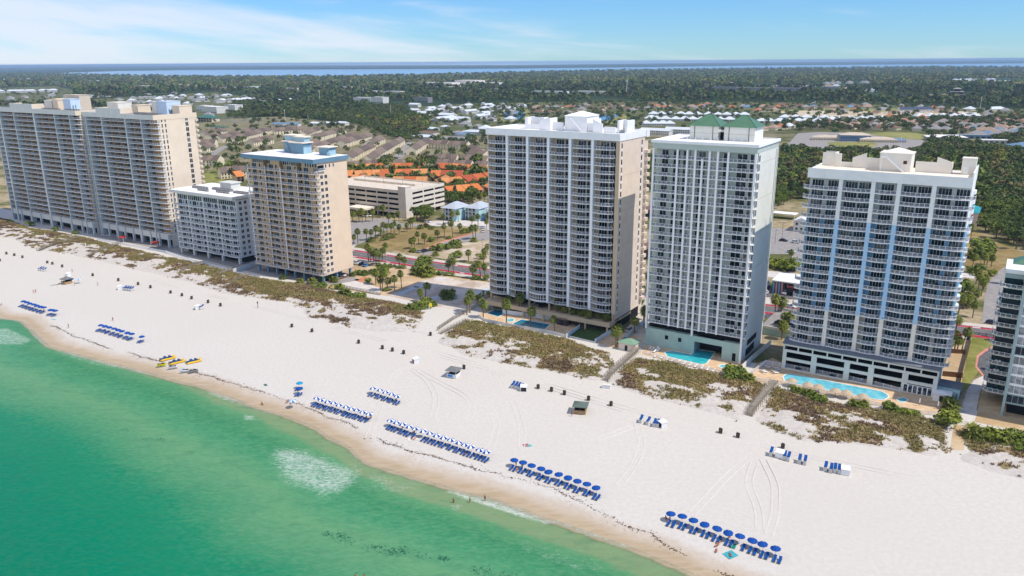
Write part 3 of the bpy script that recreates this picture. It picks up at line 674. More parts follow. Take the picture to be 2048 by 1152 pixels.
# ------------------------------------------------------------------ the pale mint tower with two green hip roofs
def mint_tower():
 w, d, h = 35.5, 25.0, 74.2
 T = place_tower('apartment_tower', 'pale mint tower with thin white columns and twin green hipped roof houses', 'tower', -70.3, 251.7, w, 'towers along the beach')
 nf, pitch, z0 = 21, 2.95, 9.2; yw = 2.5
 mb = MB(); mb.box(.3, yw, 8.8, w - .2, d, h - 2.8, 0); mb.build('front_wall', [MATS['mint_shade']], T)
 mb = MB(); mb.box(w - .21, yw - .4, 0, w, d, h - 2.8, 0)
 for k in range(1, 6): mb.box(w - .01, 3.0, 8.8 + k * 11.8, w + .015, d - 2.6, 8.9 + k * 11.8, 1)
 mb.box(w - .01, d - 2.4, 8.8, w + .25, d - 1.5, h - 3, 0); mb.box(w - .01, d - .5, 8.8, w + .25, d, h - 3, 0)
 mb.build('side_wall', [MATS['mint_wall'], MATS['joint']], T)
 xs = [0, .245, .345, .425, .495, .565, .645, .745, 1.0]; xs = [x * (w - .7) + .35 for x in xs]
 for k, x in enumerate(xs):
  cw = .32 if k not in (0, 8) else .35
  mb = MB(); mb.box(-cw, -.1 if k in (0, 8) else .0, (8.8 if k not in (0, 4, 8) else (0.0 if k == 8 else 6.6)), cw, .65, h - 2.8 if k != 4 else h - 5.6); mb.build('column', [WP], T, (x, 0, 0))
 for k in (2, 6):
  mb = MB(); mb.box(xs[k] - .3, .66, 8.8, xs[k] + .3, yw, h - 2.8); mb.box(xs[k] + .4 if k == 2 else xs[k] - 2.6, yw - .5, 8.8, xs[k] + 2.6 if k == 2 else xs[k] - .4, yw - .01, h - 2.8); mb.build('fin_wall', [MATS['mint_wall']], T)
 mb = MB(); mb.box(-.05, -.15, h - 2.8, w + .05, d + .05, h - .9, 0); mb.build('roof_band', [MATS['mint_band']], T)
 mb = MB(); mb.box(-.5, -.6, h - .9, w + .5, -.15, h); mb.box(-.5, d - .1, h - .9, w + .5, d + .5, h); mb.box(-.5, -.15, h - .9, .0, d - .1, h); mb.box(w, -.15, h - .9, w + .5, d - .1, h); mb.build('parapet', [WP], T)
 mb = MB(); mb.box(0, -.15, h - .89, w, d - .1, h - .35); mb.build('roof', [MATS['roof_white']], T)
 z = h - .35
 for (x0, x1) in ((8.6, 18.6), (20.6, 30.9)):
  y0, y1 = 11.5, 21.5
  mb = MB(); mb.box(x0, y0, z, x1, y1, z + 4.6); mb.box(x0 - .02, y0 - .02, z + 2.2, x1 + .02, y0 + .05, z + 2.3, 1)
  for xx in (x0 + 1.6, x1 - 2.0): mb.box(xx, y0 - .12, z, xx + .16, y0 - .001, z + 4.6, 2)
  hs = mb.build('roof_house', [MATS['mint_wall'], MATS['joint'], M('pipe_dark', (60, 62, 60))], T)
  mb = MB(); i = len(mb.v); e = .7; zt = z + 4.6; cx = (x0 + x1) / 2; cy = (y0 + y1) / 2
  mb.v += [(x0 - e, y0 - e, zt), (x1 + e, y0 - e, zt), (x1 + e, y1 + e, zt), (x0 - e, y1 + e, zt), (cx - .8, cy, zt + 3.7), (cx + .8, cy, zt + 3.7)]
  mb.f += [(0, 1, 5, 4), (1, 2, 5), (2, 3, 4, 5), (3, 0, 4), (3, 2, 1, 0)]; mb.m += [0] * 5
  # standing seams
  for k in range(15):
   f_ = (k + .5) / 15; xa = x0 - e + f_ * (x1 - x0 + 2 * e); tmax = min(1, min(f_, 1 - f_) * 2 * 1.05)
   xb = xa + (max(cx - .8, min(cx + .8, xa)) - xa) * tmax if tmax >= 1 else xa
   a = (xa, y0 - e, zt + .02); b = (xa, y0 - e + (cy - y0 + e) * tmax * .98, zt + 3.7 * tmax * .98 + .02)
   mb.tube(a, b, .05, .05, 4, 0)
  for a_, b_ in ((0, 4), (1, 5), (2, 5), (3, 4), (4, 5)): mb.tube(mb.v[a_], mb.v[b_], .09, .09, 5, 1)
  mb.build('hip_roof', [MATS['green_metal_roof'], M('green_ridge', (60, 96, 74), .5)], hs)
 mb = MB(); mb.box(18.6, 14, z, 20.6, 19, z + 3.6, 0); mb.box(18.6, 13.9, z + 2.6, 20.6, 14.02, z + 3.4, 1); mb.build('link_block', [MATS['dark_void'], WP], T)
 for k in range(9): mb = MB(); mb.tube((0, 0, 0), (0, 0, .9), .09, .09, 6); mb.build('vent_pipe', [WP], T, (8.5 + k * 2.7, 9.6, z))
 # balconies bay by bay
 d3 = door_mesh('sliding_door', 3.2, 2.5, 2, 'door_glass'); d4 = door_mesh('balcony_door', 2.25, 2.5, 2, 'door_glass'); 
 pls = {'a': [], 'b': []}; fs = []
 for b in range(8):
  x0, x1 = xs[b] + .3, xs[b + 1] - .3
  bm_ = slab_mesh('balcony', x0, x1 if b < 7 else x1 + .9, yw, [(x0, .05), (x1 if b < 7 else x1 + .9, .05)], .2)
  rm = rail_mesh('railing', [(x0, .12), (x1, .12)])
  repeat('balcony', bm_, T, [(0, 0, z0 + f * pitch) for f in range(nf)], 12 if b not in (0, 7) else 13); repeat('railing', rm, T, [(0, 0, z0 + f * pitch) for f in range(nf)], 12 if b not in (0, 7) else 13)
  for f in range(nf):
   zz_ = z0 + f * pitch + .02
   if b == 0: pls['b'] += [(x0 + 1.9, yw - .002, zz_), (x1 - 1.9, yw - .002, zz_)]; fs.append((x0 + 3, .6, zz_))
   if b == 1: pls['b'] += [(x1 - 1.9, yw - .002, zz_)]
   if b == 3: pls['b'] += [(x0 + .2, yw - .002, zz_)]
   if b == 5: pls['b'] += [(x0 + .3, yw - .002, zz_)]
   if b == 6: pls['b'] += [(x1 - 2.0, yw - .002, zz_)]
   if b == 7: pls['a'] += [(x0 + 2.0, yw - .002, zz_)]; pls['b'] += [(x1 - 2.1, yw - .002, zz_)]; fs.append((x0 + 4.5, .6, zz_))
 repeat('sliding_door', d3, T, pls['a']); repeat('balcony_door', d4, T, pls['b']); scatter_furniture(T, fs, .6, 22)
 # side openings of the corner balconies, and the strip of windows at the back
 mb = MB(); mb.box(-.06, 0, .0, .02, 2.2, 2.0, 1); mb.box(-.02, -.12, 0, .1, 0, 2.1, 0); mb.box(-.02, 2.2, 0, .1, 2.32, 2.1, 0)
 sm = mb.mesh('side_opening', [WP, M('opening_grey', (120, 124, 124))]); repeat('side_opening', sm, T, [(w, 1.8, z0 + f * pitch + .3) for f in range(nf)])
 sw = side_window_mesh('side_window', .8, 1.9, 1); repeat('side_window', sw, T, [(w, d - 1.4, z0 + f * pitch + .5) for f in range(nf)])
 mb = MB(); mb.prism([(0, 0), (1.0, .1), (1.0, 1.5), (0, 1.6)], -.15, 0.05); cb = mb.mesh('corner_ledge', [MATS['cream_wall']]); repeat('corner_ledge', cb, T, [(w - .02, -.0, z0 + f * pitch) for f in range(nf)])
 # base with the opening over the pool
 mb = MB(); mb.box(0, .8, 0, 18.5, 1.4, 6.6, 0); mb.box(18.5, .8, 4.6, 28.5, 1.4, 6.6, 0); mb.box(28.5, .8, 0, w - .7, 1.4, 6.6, 0); mb.box(18.5, 7, 0, 28.5, 7.3, 5, 1)
 mb.box(18.5, 1.4, 4.2, 28.5, 7, 4.59, 1); mb.box(0, 1.5, 0, 18.4, d, 6.4, 0); mb.box(28.6, 1.5, 0, w - .22, d, 6.4, 0)
 mb.box(.3, 3.2, 6.4, w - .3, d, 8.79, 1)
 mb.box(w - .02, 6, 4.6, w + .03, 17, 6.6, 1); mb.box(w - .02, 5, 1.0, w + .03, 15, 3.6, 1)
 for x in (7.5, 12.5): mb.box(x, .75, 3.4, x + 1.2, .81, 4.9, 1)
 mb.box(32.2, .75, .2, 33.4, .81, 3.0, 1)
 mb.build('base', [MATS['base_green'], MATS['dark_void']], T)
 return T
mint_tower()

# ------------------------------------------------------------------ the cream tower with a sky-blue painted band, on its garage
def blue_tower():
 w, d, h = 45.0, 21.0, 67.4
 T = place_tower('apartment_tower', 'cream tower with a sky-blue painted middle and curved balconies over a parking garage', 'tower', -10.4, 257.0, w, 'towers along the beach')
 nf, pitch, z0 = 18, 3.0, 10.0; yw = 2.55; zb0, zb1 = z0 + 4 * pitch - .2, z0 + 14 * pitch - .2
 segs = [(8.6, zb0, 'cream_wall'), (zb0, zb1, 'sky_paint'), (zb1, h - 3.0, 'cool_white')]
 for a, b, m in segs:
  mb = MB(); mb.box(0.2, yw, a, w - .2, d, b); mb.build('wall', [MATS[{'cream_wall': 'cream_shade', 'cool_white': 'cool_shade'}.get(m, m)]], T)
  mb = MB(); mb.box(w - .21, yw - .3, a, w, d, b)
  mb.build('side_wall', [MATS[m if m != 'cream_wall' else 'cream_wall']], T)
 bays = [9.3, 8.1, 5.9, 8.1, 8.8]; cwid = (w - sum(bays)) / 4; xs = []; x = 0
 for b in bays: xs.append((x, x + b)); x += b + cwid
 for k in range(4):
  xc = xs[k][1] + cwid / 2
  for a, b, m in segs:
   mb = MB(); mb.box(-cwid / 2 + .02, 0, a, cwid / 2 - .02, yw, b); mb.build('column', [MATS['sky_column' if m == 'sky_paint' else m]], T, (xc, 0, 0))
 mb = MB(); mb.box(-.1, -.25, h - 3.0, w + .1, .15, h, 0); mb.box(w - .25, .15, h - 3.0, w + .1, d, h + 1.4, 0); mb.box(-.1, .15, h - 3.0, .25, d, h - .5, 0); mb.box(.25, d - .3, h - 3, w - .25, d, h - .6)
 mb.build('parapet', [MATS['cool_white']], T)
 mb = MB(); mb.box(.25, .15, h - 2.99, w - .25, d - .3, h - .7); mb.build('roof', [M('roof_cream', (244, 228, 208), .85, .06, .2)], T)
 z = h - .7; cw = MATS['cream_wall']
 mb = MB(); mb.box(1.0, 14, z, 5.0, 14.4, z + 4.2); mb.box(4.6, 14.4, z, 5.0, 19, z + 4.2); mb.box(5.2, 12.5, z, 7.0, 13.2, z + 4.2); mb.box(1, 18.6, z, 4.6, 19, z + 4.2); mb.build('lift_house', [cw], T)
 mb = MB(); mb.box(7.0, 13, z, 10.4, 13.4, z + 1.6); mb.build('roof_wall', [cw], T)
 mb = MB(); mb.prism([(10.4, 12.6), (14.4, 12.6), (14.4, 13), (10.4, 13)], z, [z + 3.2, z + 4.8, z + 4.8, z + 3.2]); mb.box(14.4, 12.6, z, 19, 13, z + 3.4); mb.build('roof_wall', [cw], T)
 mb = MB(); mb.box(18.8, 9.4, z, 27.6, 17.5, z + 5.2, 0); mb.box(18.6, 9.2, z + 5.2, 27.8, 17.7, z + 5.6, 0)
 i = len(mb.v); mb.v += [(19.4, 10, z + 5.6), (27.2, 10, z + 5.6), (27.2, 17, z + 5.6), (19.4, 17, z + 5.6), (23.3, 13.5, z + 7.0)]; mb.f += [(i, i + 1, i + 4), (i + 1, i + 2, i + 4), (i + 2, i + 3, i + 4), (i + 3, i, i + 4)]; mb.m += [0] * 4
 mb.box(25.4, 9.3, z + 2.2, 26.6, 9.39, z + 5.2, 0); mb.box(25.5, 9.22, z + 2.4, 26.5, 9.31, z + 3.4, 1)
 pe = mb.build('penthouse', [cw, M('rust', (92, 54, 44))], T)
 st = MB()
 for k in range(14): st.box(20.6 + k * .38, 8.0, z + 4.2 - k * .3, 20.98 + k * .38, 9.1, z + 4.33 - k * .3)
 st.bar((20.4, 8.0, z + 5.2), (25.9, 8.0, z + 1.0), .07, .08); st.bar((20.4, 8.0, z + 4.7), (25.9, 8.0, z + .5), .05, .05); st.bar((20.4, 8.0, z + 4.1), (25.9, 8.0, z - .05), .1, .25); st.box(19.4, 8.0, z, 19.55, 8.15, z + 4.2); st.box(19.4, 8.0, z + 4.2, 20.9, 9.3, z + 4.35)
 st.build('stair', [RW], pe)
 mb = MB(); mb.box(28.7, 11.6, z, 34.4, 12.0, z + 3.2); mb.prism([(34.4, 11.6), (38.6, 11.6), (38.6, 12), (34.4, 12)], z, [z + 4.8, z + 3.4, z + 3.4, z + 4.8]); mb.box(38.2, 12, z, 38.6, 15, z + 3.3); mb.build('roof_wall', [cw], T)
 mb = MB(); mb.box(41.0, 12, z, 44.7, 16, z + 4.6); mb.box(40.9, 11.9, z + 4.6, 44.75, 16.1, z + 4.9); mb.box(41.6, 11.9, z + .1, 43, 12.01, z + 2.4, 1); mb.build('lift_house', [cw, MATS['cool_white']], T)
 # balconies
 allb = []; d3 = door_mesh('sliding_door', 3.45, 2.55, 4, 'teal_glass'); pl = []; fs = []
 for k, (x0, x1) in enumerate(xs):
  a = x0 - (1.3 if k == 0 else 0); b = x1 + (1.3 if k == 4 else 0)
  if k == 0: e = [(a, 2.6), (a, 1.4), (a + .4, .4)] + bow(x0 + .3, x1, -.2, -.75, 7)
  elif k == 4: e = bow(x0, x1 - .3, -.2, -.75, 7)[:-1] + [(x1 - .3, -.25), (b - .35, .5), (b, 1.5), (b, 2.7)]
  else: e = bow(x0, x1, .05, -.75)
  mbm = MB(); mbm.prism(e + ([(x1, yw), (0.1, yw), (.1, 2.6)] if k == 0 else ([(w - .05, 2.7), (w - .05, yw), (x0, yw)] if k == 4 else [(x1, yw), (x0, yw)])), -.22, 0)
  bm_ = mbm.mesh('balcony', [WP]); ed = [(p[0], p[1] + .07) for p in e]; rm = rail_mesh('railing', ed)
  places = [(0, 0, z0 + f * pitch) for f in range(nf)]
  repeat('balcony', bm_, T, places, 20); repeat('railing', rm, T, places, 20)
  for f in range(nf):
   zz_ = z0 + f * pitch + .02
   if k == 2: pl.append((x0 + 1.4, yw - .002, zz_))
   elif k == 0: pl += [(x0 + 1.0, yw - .002, zz_), (x1 - 3.5, yw - .002, zz_)]
   elif k == 4: pl += [(x0 + .45, yw - .002, zz_), (x1 - 3.75, yw - .002, zz_)]
   else: pl += [(x0 + .45, yw - .002, zz_), (x1 - 3.75, yw - .002, zz_)]
   fs.append((x0 + random.uniform(1.5, 5), .5, zz_))
 repeat('sliding_door', d3, T, pl); scatter_furniture(T, fs, .7, 60)
 mb = MB(); mb.prism([(0, 0), (.6, .4), (.85, 2), (.6, 3.6), (0, 4)], -.2, .9); repeat('rear_balcony', mb.mesh('rear_balcony', [MATS['cool_white']]), T, [(w, 13, z0 + f * pitch) for f in range(nf)])
 # garage
 gx0, gx1, gy0 = -2.0, w - .8, -2.0
 mb = MB(); H = 9.0; cr = M('garage_cream', (222, 224, 214), .85, .06, .3, streak=.15)
 rows = [(7.0, 8.3), (4.2, 6.2), (.5, 3.2)]
 mb.box(gx0 + .4, gy0 + 6.5, 0, gx1 - .4, d - 2, 8.4, 1); mb.box(gx0 + .4, gy0 + .4, 3.3, gx1 - .4, gy0 + 6.5, 3.7, 1); mb.box(gx0 + .4, gy0 + .4, 6.3, gx1 - .4, gy0 + 6.5, 6.6, 1)
 def wallrow(za, zb, edges):
  pass
 mb.box(gx0, gy0, 8.3, gx1, gy0 + .4, H); mb.box(gx0, gy0, 6.2, gx1, gy0 + .4, 7.0); mb.box(gx0, gy0, 3.2, gx1, gy0 + .4, 4.2); mb.box(gx0, gy0, 0, gx1, gy0 + .4, .5)
 for k in range(11):
  x = gx0 + (gx1 - gx0 - .4) * k / 10; mb.box(x, gy0, 7.0, x + .4, gy0 + .4, 8.3)
 pil = [gx0, gx0 + 9.2, gx0 + 19.4, gx0 + 26.6, gx0 + 36.4, gx1 - 1.2]
 for x in pil: 
  ww_ = 1.7 if x not in (gx0, gx1 - 1.2) else 1.2
  mb.box(x, gy0 - .1, 0, x + ww_, gy0 + .35, 6.2); 
 mb.box(gx1 - .4, gy0 + .4, 0, gx1, d - 2, 8.8); mb.box(gx0, gy0 + .4, 0, gx0 + .4, d - 2, 8.8)
 gb = mb.build('parking_garage', [cr, MATS['dark_void']], T)
 mb = MB(); mb.prism([(gx0 - .3, gy0 - .4), (gx1 + .3, gy0 - .4), (gx1 + .3, 2.2), (gx0 - .3, 2.2)], [H, H, H + .9, H + .9], [H + .25, H + .25, H + 1.1, H + 1.1]); mb.build('garage_roof', [MATS['grey_roof']], gb)
 mb = MB()
 for k in range(6): mb.box(gx1 - 9 + k * 1.35, gy0 - .14, .4, gx1 - 8 + k * 1.35, gy0 - .02, 2.8, 0); 
 mb.box(gx1 - 9.2, gy0 - .11, .3, gx1 - .8, gy0 - .015, 2.95, 1); mb.build('glass_doors', [MATS['door_glass'], WP], gb)
 # parked cars seen in the ground level openings
 return T
blue_tower()

# ------------------------------------------------------------------ the two tall peach towers at the left
def peach_tower(U_fr, V, w, h, label, bays, end_corner, roofs):
 d = 26.5; nf, pitch, z0 = 23, 2.93, 4.6; yw = 2.7
 T = place_tower('apartment_tower', label, 'tower', U_fr, V, w, 'towers along the beach')
 wf = w - 3.2                                                   # the balcony grid stops short of the corner
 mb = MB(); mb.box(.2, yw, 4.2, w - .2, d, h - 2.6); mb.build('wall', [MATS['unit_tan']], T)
 mb = MB(); mb.box(w - .21, 1.9, 0, w, d, h - .2, 0); mb.box(wf + 3.0, yw - .2, 0, w - .22, yw, h - 2.5, 0); mb.build('side_wall', [MATS['peach_wall']], T)
 mb = MB(); mb.box(-.2, -.4, h - 2.7, w - .3, 0.1, h, 0); mb.box(w - .3, -.4, h - 2.7, w + .15, d + .2, h, 1); mb.box(-.2, d - .2, h - 2.7, w - .3, d + .2, h, 0); mb.box(-.2, .1, h - 2.7, .2, d - .2, h, 0)
 mb.build('parapet', [MATS['pale_grey'], MATS['peach_wall']], T)
 mb = MB(); mb.box(.2, .1, h - 2.69, w - .3, d - .2, h - .9); mb.build('roof', [MATS['concrete']], T)
 # piers and the high middle parapet
 xs = [b[0] for b in bays]
 for k, (x0, x1, units, pierw) in enumerate(bays):
  mb = MB(); mb.box(-pierw / 2, -.15, 0 if k % 2 else 0, pierw / 2, yw, h - 2.7); mb.build('pier', [MATS['pale_grey']], T, (x0, 0, 0))
 mb = MB(); mb.box(roofs['hi'][0], -.45, h, roofs['hi'][1], .15, h + 2.8, 0); mb.box(roofs['hi'][1] - .5, .15, h, roofs['hi'][1], 7, h + 2.8, 1); mb.box(roofs['hi'][0], .15, h, roofs['hi'][0] + .4, 7, h + 2.8, 1); mb.build('high_parapet', [MATS['pale_grey'], MATS['peach_wall']], T)
 for (x0, y0, x1, y1, hh, m) in roofs['boxes']:
  mb = MB(); mb.box(x0, y0, h - .9, x1, y1, h - .9 + hh, 0); mb.box(x0 - .2, y0 - .2, h - .9 + hh, x1 + .2, y1 + .2, h - .6 + hh, 0)
  if m == 'mist_blue': mb.box(x1 - .01, y0 + 1, h - .9 + .8, x1 + .03, y0 + 1.8, h - .9 + 3, 1); mb.box(x1 - .01, y0 + 2.6, h - .9 + 1.2, x1 + .03, y0 + 3.3, h - .9 + 3.2, 1)
  mb.build('roof_house', [MATS[m], MATS['blue_trim']], T)
 for (x, y, n, r) in roofs['ac']: hvac(T, x, y, h - .9, n, rows=r)
 dm = door_mesh('sliding_door', 3.1, 2.45, 3); pl = []; fs = []
 for k, (x0, x1, units, pierw) in enumerate(bays):
  a = x0 + pierw / 2; nxt = bays[k + 1][3] / 2 if k + 1 < len(bays) else 0; b = x1 - nxt
  bm_ = slab_mesh('balcony', a, b, yw, [(a, .1), (b, .1)], .22, [MATS['pale_grey']]); rm = rail_mesh('railing', [(a, .16), (b, .16)], pick=.15, pw=.055, mats=[RW])
  f0 = 1 if (k % 2 == 0 or True) else 0; places = [(0, 0, z0 + f * pitch) for f in range(f0, nf)]
  lim = max(6, int(96 / len(bays))); repeat('balcony', bm_, T, places, lim); repeat('railing', rm, T, places, lim)
  uw = (b - a) / units; mb = MB()
  for u in range(units):
   if u: mb.box(a + u * uw - .1, .35, z0 + pitch, a + u * uw + .1, yw, h - 2.7)
   for f in range(f0, nf): pl.append((a + u * uw + min(.5, uw * .1), yw - .002, z0 + f * pitch + .02))
  if mb.v: mb.build('party_wall', [MATS['unit_tan']], T)
  for f in range(f0, nf): fs.append((a + 1, .7, z0 + f * pitch))
 repeat('sliding_door', dm, T, pl, 98); scatter_furniture(T, fs, .3, 30)
 mb = MB()
 for k in range(5):
  za = z0 + (3 + k * 4) * pitch; mb.box(0, -.12, -.2, wf, -.02, .16); break
 bel = mb.mesh('floor_belt', [MATS['cool_white']])
 for k in range(5): obj('floor_belt', bel, T, (0, 0, z0 + (3 + k * 4 + roofs.get('belt', 0)) * pitch))
 # corner balconies wrap the last bay
 e = [(wf, .1), (wf + 2.4, .1), (w + .35, .7), (w + .9, 1.9), (w + .9, 3.1)]
 mb = MB(); mb.prism(e + [(w, 3.1), (w, yw), (wf, yw)], -.22, 0); bm_ = mb.mesh('corner_balcony', [WP]); rm = rail_mesh('corner_railing', [(p[0] - .08, p[1] + .05) for p in e], pick=.15, pw=.06)
 places = [(0, 0, z0 + f * pitch) for f in range(1, nf)]; repeat('corner_balcony', bm_, T, places); repeat('corner_railing', rm, T, places)
 if end_corner:
  sw = side_window_mesh('side_window', .75, 2.0, 1); repeat('side_window', sw, T, [(w, y, z0 + f * pitch + .4) for f in range(1, nf) for y in (4.2, 6.3)])
  sw = side_window_mesh('twin_window', 1.9, 2.2, 2); repeat('twin_window', sw, T, [(w, 19.0, z0 + f * pitch + .3) for f in range(1, nf)])
  mb = MB(); mb.box(-.05, 3.9, 0, .02, 4.1, 1)
  mb = MB(); mb.prism([(0, 0), (1.0, .3), (1.3, 1.4), (0, 1.6)], -.2, .9); repeat('rear_balcony', mb.mesh('rear_balcony', [MATS['peach_wall']]), T, [(w, d - 1.4, z0 + f * pitch) for f in range(1, nf)])
 # ground floor: columns and shade
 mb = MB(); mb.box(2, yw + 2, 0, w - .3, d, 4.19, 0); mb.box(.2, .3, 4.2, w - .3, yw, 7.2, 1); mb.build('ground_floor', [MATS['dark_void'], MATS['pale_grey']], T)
 mb = MB(); mb.box(-.5, -.3, 0, .5, .9, 7.2); c_ = mb.mesh('column', [MATS['pale_grey']])
 for x in np.linspace(1, w - 1, 9): obj('column', c_, T, (float(x), 0, 0))
 return T
peach_tower(-396.5, 256.0, 69.5, 73.4, 'tall peach tower with recessed tan balconies and one broad blank cream end wall', [(.6, 2.5, 1, .7), (2.5, 18.9, 2, .7), (18.9, 42.2, 3, .8), (42.2, 57.2, 2, .9), (57.2, 66.3, 1, .7)], True,
   {'hi': (15, 39.5), 'boxes': [(3, 14, 14, 23, 5.5, 'cream_wall'), (31, 12, 37, 20, 4.6, 'peach_wall'), (51, 15, 60, 24, 7.0, 'mist_blue'), (46, 15, 50.8, 24, 6.6, 'cream_wall'), (62, 17, 68.5, 25, 4.8, 'peach_wall')], 'ac': [(39, 8, 12, 3), (54, 7, 8, 2)], 'belt': 0})
peach_tower(-466.6, 252.5, 99, 74.0, 'tall peach and grey tower cut off by the left edge of the photo', [(.6, 7.7, 1, .7), (7.7, 26, 2, 1.5), (26, 50.4, 3, .7), (50.4, 74.4, 3, 1.7), (74.4, 91, 2, .7), (91, 95.8, 1, .7)], False,
   {'hi': (24, 51), 'boxes': [(38, 14, 47, 24, 5.0, 'cream_wall'), (48, 14, 53, 21, 6, 'peach_wall'), (53.5, 12, 58, 20, 5.5, 'peach_wall'), (58, 17, 74, 24, 8.5, 'stone_tan'), (70, 9, 78, 15, 6.5, 'mist_blue')], 'ac': [(2, 4, 16, 3), (52, 5, 14, 2), (78, 5, 9, 3)], 'belt': 0})

# ------------------------------------------------------------------ the sand-coloured tower with the blue roof edge
def sand_tower():
 w, d, h = 47.0, 20.0, 58.3
 T = place_tower('apartment_tower', 'sand-coloured tower with a blue roof edge, blue roof houses and a blank end wall', 'tower', -266.5, 248.0, w, 'towers along the beach')
 nf, pitch, z0 = 18, 2.95, 4.2; yw = 2.1
 mb = MB(); mb.box(0, yw, 4.0, w - .1, d, h - 1.9); mb.build('front_wall', [MATS['sand_shade']], T)
 mb = MB(); mb.box(w - .11, 1.2, 4.0, w, d, h - 1.9 - 0, 0); mb.box(w - 1.0, 0.5, 4.0, w - .1, 1.69, h - 5.5, 0); mb.build('side_wall', [MATS['sand_wall']], T)
 mb = MB(); mb.box(-1.6, -1.6, h - 1.9, w + .6, d + .8, h - .02, 0); mb.build('roof_edge', [MATS['blue_trim']], T)
 mb = MB(); mb.box(-1.45, -1.45, h - .019, w + .45, d + .65, h + .08); mb.build('roof', [MATS['roof_white']], T)
 z = h + .08
 def hut(x0, y0, x1, y1, hh, lo='blue_trim', hi='light_blue_wall'):
  mb = MB(); mb.box(x0, y0, z, x1, y1, z + hh, 0); mb.box(x1 - .02, y0 + .3, z, x1 + .03, y1 - .3, z + hh * .62, 1); mb.box(x0 - .7, y0 - .7, z + hh, x1 + .7, y1 + .7, z + hh + .45, 2); mb.build('roof_house', [MATS[lo], MATS[hi], MATS['roof_cream']], T)
 hut(12.5, 13, 21, 19, 5.2); hut(19, 11.5, 27.5, 17, 5.0); 
 mb = MB(); mb.box(12.6, 14, z + 5.66, 20.6, 18.6, z + 8.0, 0); mb.box(12, 13.5, z + 8.0, 21.4, 19, z + 8.4, 1); mb.box(20.7, 13, z + 5.5, 27, 16.6, z + 7.6, 0); mb.box(20.3, 12.5, z + 7.6, 27.6, 17, z + 8.0, 1); mb.build('roof_tank_house', [MATS['light_blue_wall'], MATS['roof_cream']], T)
 st = MB()
 for k in range(11): st.box(15 + k * .35, 11.2, z + 3.6 - k * .33, 15.35 + k * .35, 12.2, z + 3.75 - k * .33)
 st.bar((15, 11.2, z + 4.6), (19, 11.2, z + 1), .07, .09); st.build('stair', [MATS['machine_grey']], T)
 hut(36.5, 13, 42.5, 18, 3.6); 
 mb = MB(); mb.box(42.7, 12, z, 44.6, 14, z + 1.6); mb.build('roof_unit', [MATS['light_blue_wall']], T)
 for x, y in ((10, 5), (19, 5.5), (20.2, 5.5), (27, 6), (28.4, 6)):
  mb = MB(); mb.tube((0, 0, 0), (0, 0, .8), .12, .12, 6); mb.build('vent_pipe', [MATS['machine_grey']], T, (x, y, z))
 # one long balcony per half floor, bowed in front of each window group
 def wav(x0, x1):
  n = 17; return [(x0 + (x1 - x0) * k / (n - 1), -.1 - .55 * math.sin(math.pi * ((k / (n - 1)) * 3 % 1)) ** 2) for k in range(n)]
 hA = wav(-.6, w * .5 - .3); hB = wav(w * .5 + .3, w + .2); hB[-1] = (w + .5, .6); hB.append((w + .6, 1.9))
 pA = [(0, 0, z0 + f * pitch) for f in range(nf - 1)]
 repeat('balcony', slab_mesh('balcony', -.6, w * .5 - .3, yw, hA, .22, [MATS['sand_wall']]), T, pA, 49); mbm = MB(); mbm.prism(hB + [(w - .02, 1.9), (w * .5 + .3, 1.9)], -.22, 0); repeat('balcony', mbm.mesh('balcony', [MATS['sand_wall']]), T, pA, 49)
 repeat('railing', rail_mesh('railing', [(x, y + .07) for x, y in hA], pick=.12, pw=.05), T, pA, 49); repeat('railing', rail_mesh('railing', [(x, y + .07) for x, y in hB], pick=.12, pw=.05), T, pA, 49)
 for x in (.4, w * .27, w * .5, w * .73): 
  mb = MB(); mb.box(-.18, -.1, 4.0, .18, .3, h - 5.0); mb.build('thin_column', [WP], T, (x, 0, 0))
 for x in (w * .25, w * .49, w * .74):
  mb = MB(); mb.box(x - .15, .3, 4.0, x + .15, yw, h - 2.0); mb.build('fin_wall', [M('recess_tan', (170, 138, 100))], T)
 big = door_mesh('sliding_door', 3.0, 2.45, 3, 'teal_glass'); sml = door_mesh('small_window', 1.1, 1.7, 1, 'teal_glass')
 pb = []; ps = []
 for f in range(nf - 1):
  zz_ = z0 + f * pitch + .02
  for fx in (.03, .285, .55, .79): pb.append((fx * w, yw - .002, zz_))
  pb.append((w - 3.6, yw - .002, zz_))
  for fx in (.135, .38, .45, .66, .74): ps.append((fx * w, yw - .002, zz_ + .7))
 repeat('sliding_door', big, T, pb); repeat('small_window', sml, T, ps)
 sw = door_mesh('top_window', 1.15, 2.5, 1, 'teal_glass'); zz_ = z0 + (nf - 1) * pitch - .1
 repeat('top_window', sw, T, [(2 + k * 1.42, yw - .002, zz_ ) for k in range(9)] + [(22 + k * 1.42, yw - .002, zz_) for k in range(10)] + [(38 + k * 1.6, yw - .002, zz_) for k in range(5)])
 tw = side_window_mesh('twin_window', 1.6, 1.6, 2, 'door_glass'); repeat('twin_window', tw, T, [(w, y, z0 + f * pitch + .7) for f in range(nf - 2) for y in (2.6, 5.2)])
 mb = MB(); mb.box(-.4, 1.3, 0, .03, 5.2, 2.4, 1); mb.box(-.05, 1.25, -.25, .9, 5.3, 0, 0); mb.build('corner_loggia', [WP, MATS['door_glass']], T, (w, 0, h - 5.4)); rm = rail_mesh('corner_loggia_railing', [(w + .85, 1.3), (w + .85, 5.3)]); obj('corner_loggia_railing', rm, T, (0, 0, h - 5.4))
 sw1 = side_window_mesh('top_side_window', .8, 1.5); repeat('top_side_window', sw1, T, [(w, y, h - 4.4) for y in (6.0, 8.4, 10.8)])
 # columns under the building
 mb = MB(); mb.box(-.45, -.45, 0, .45, .45, 4.0); c_ = mb.mesh('column', [MATS['blue_trim']])
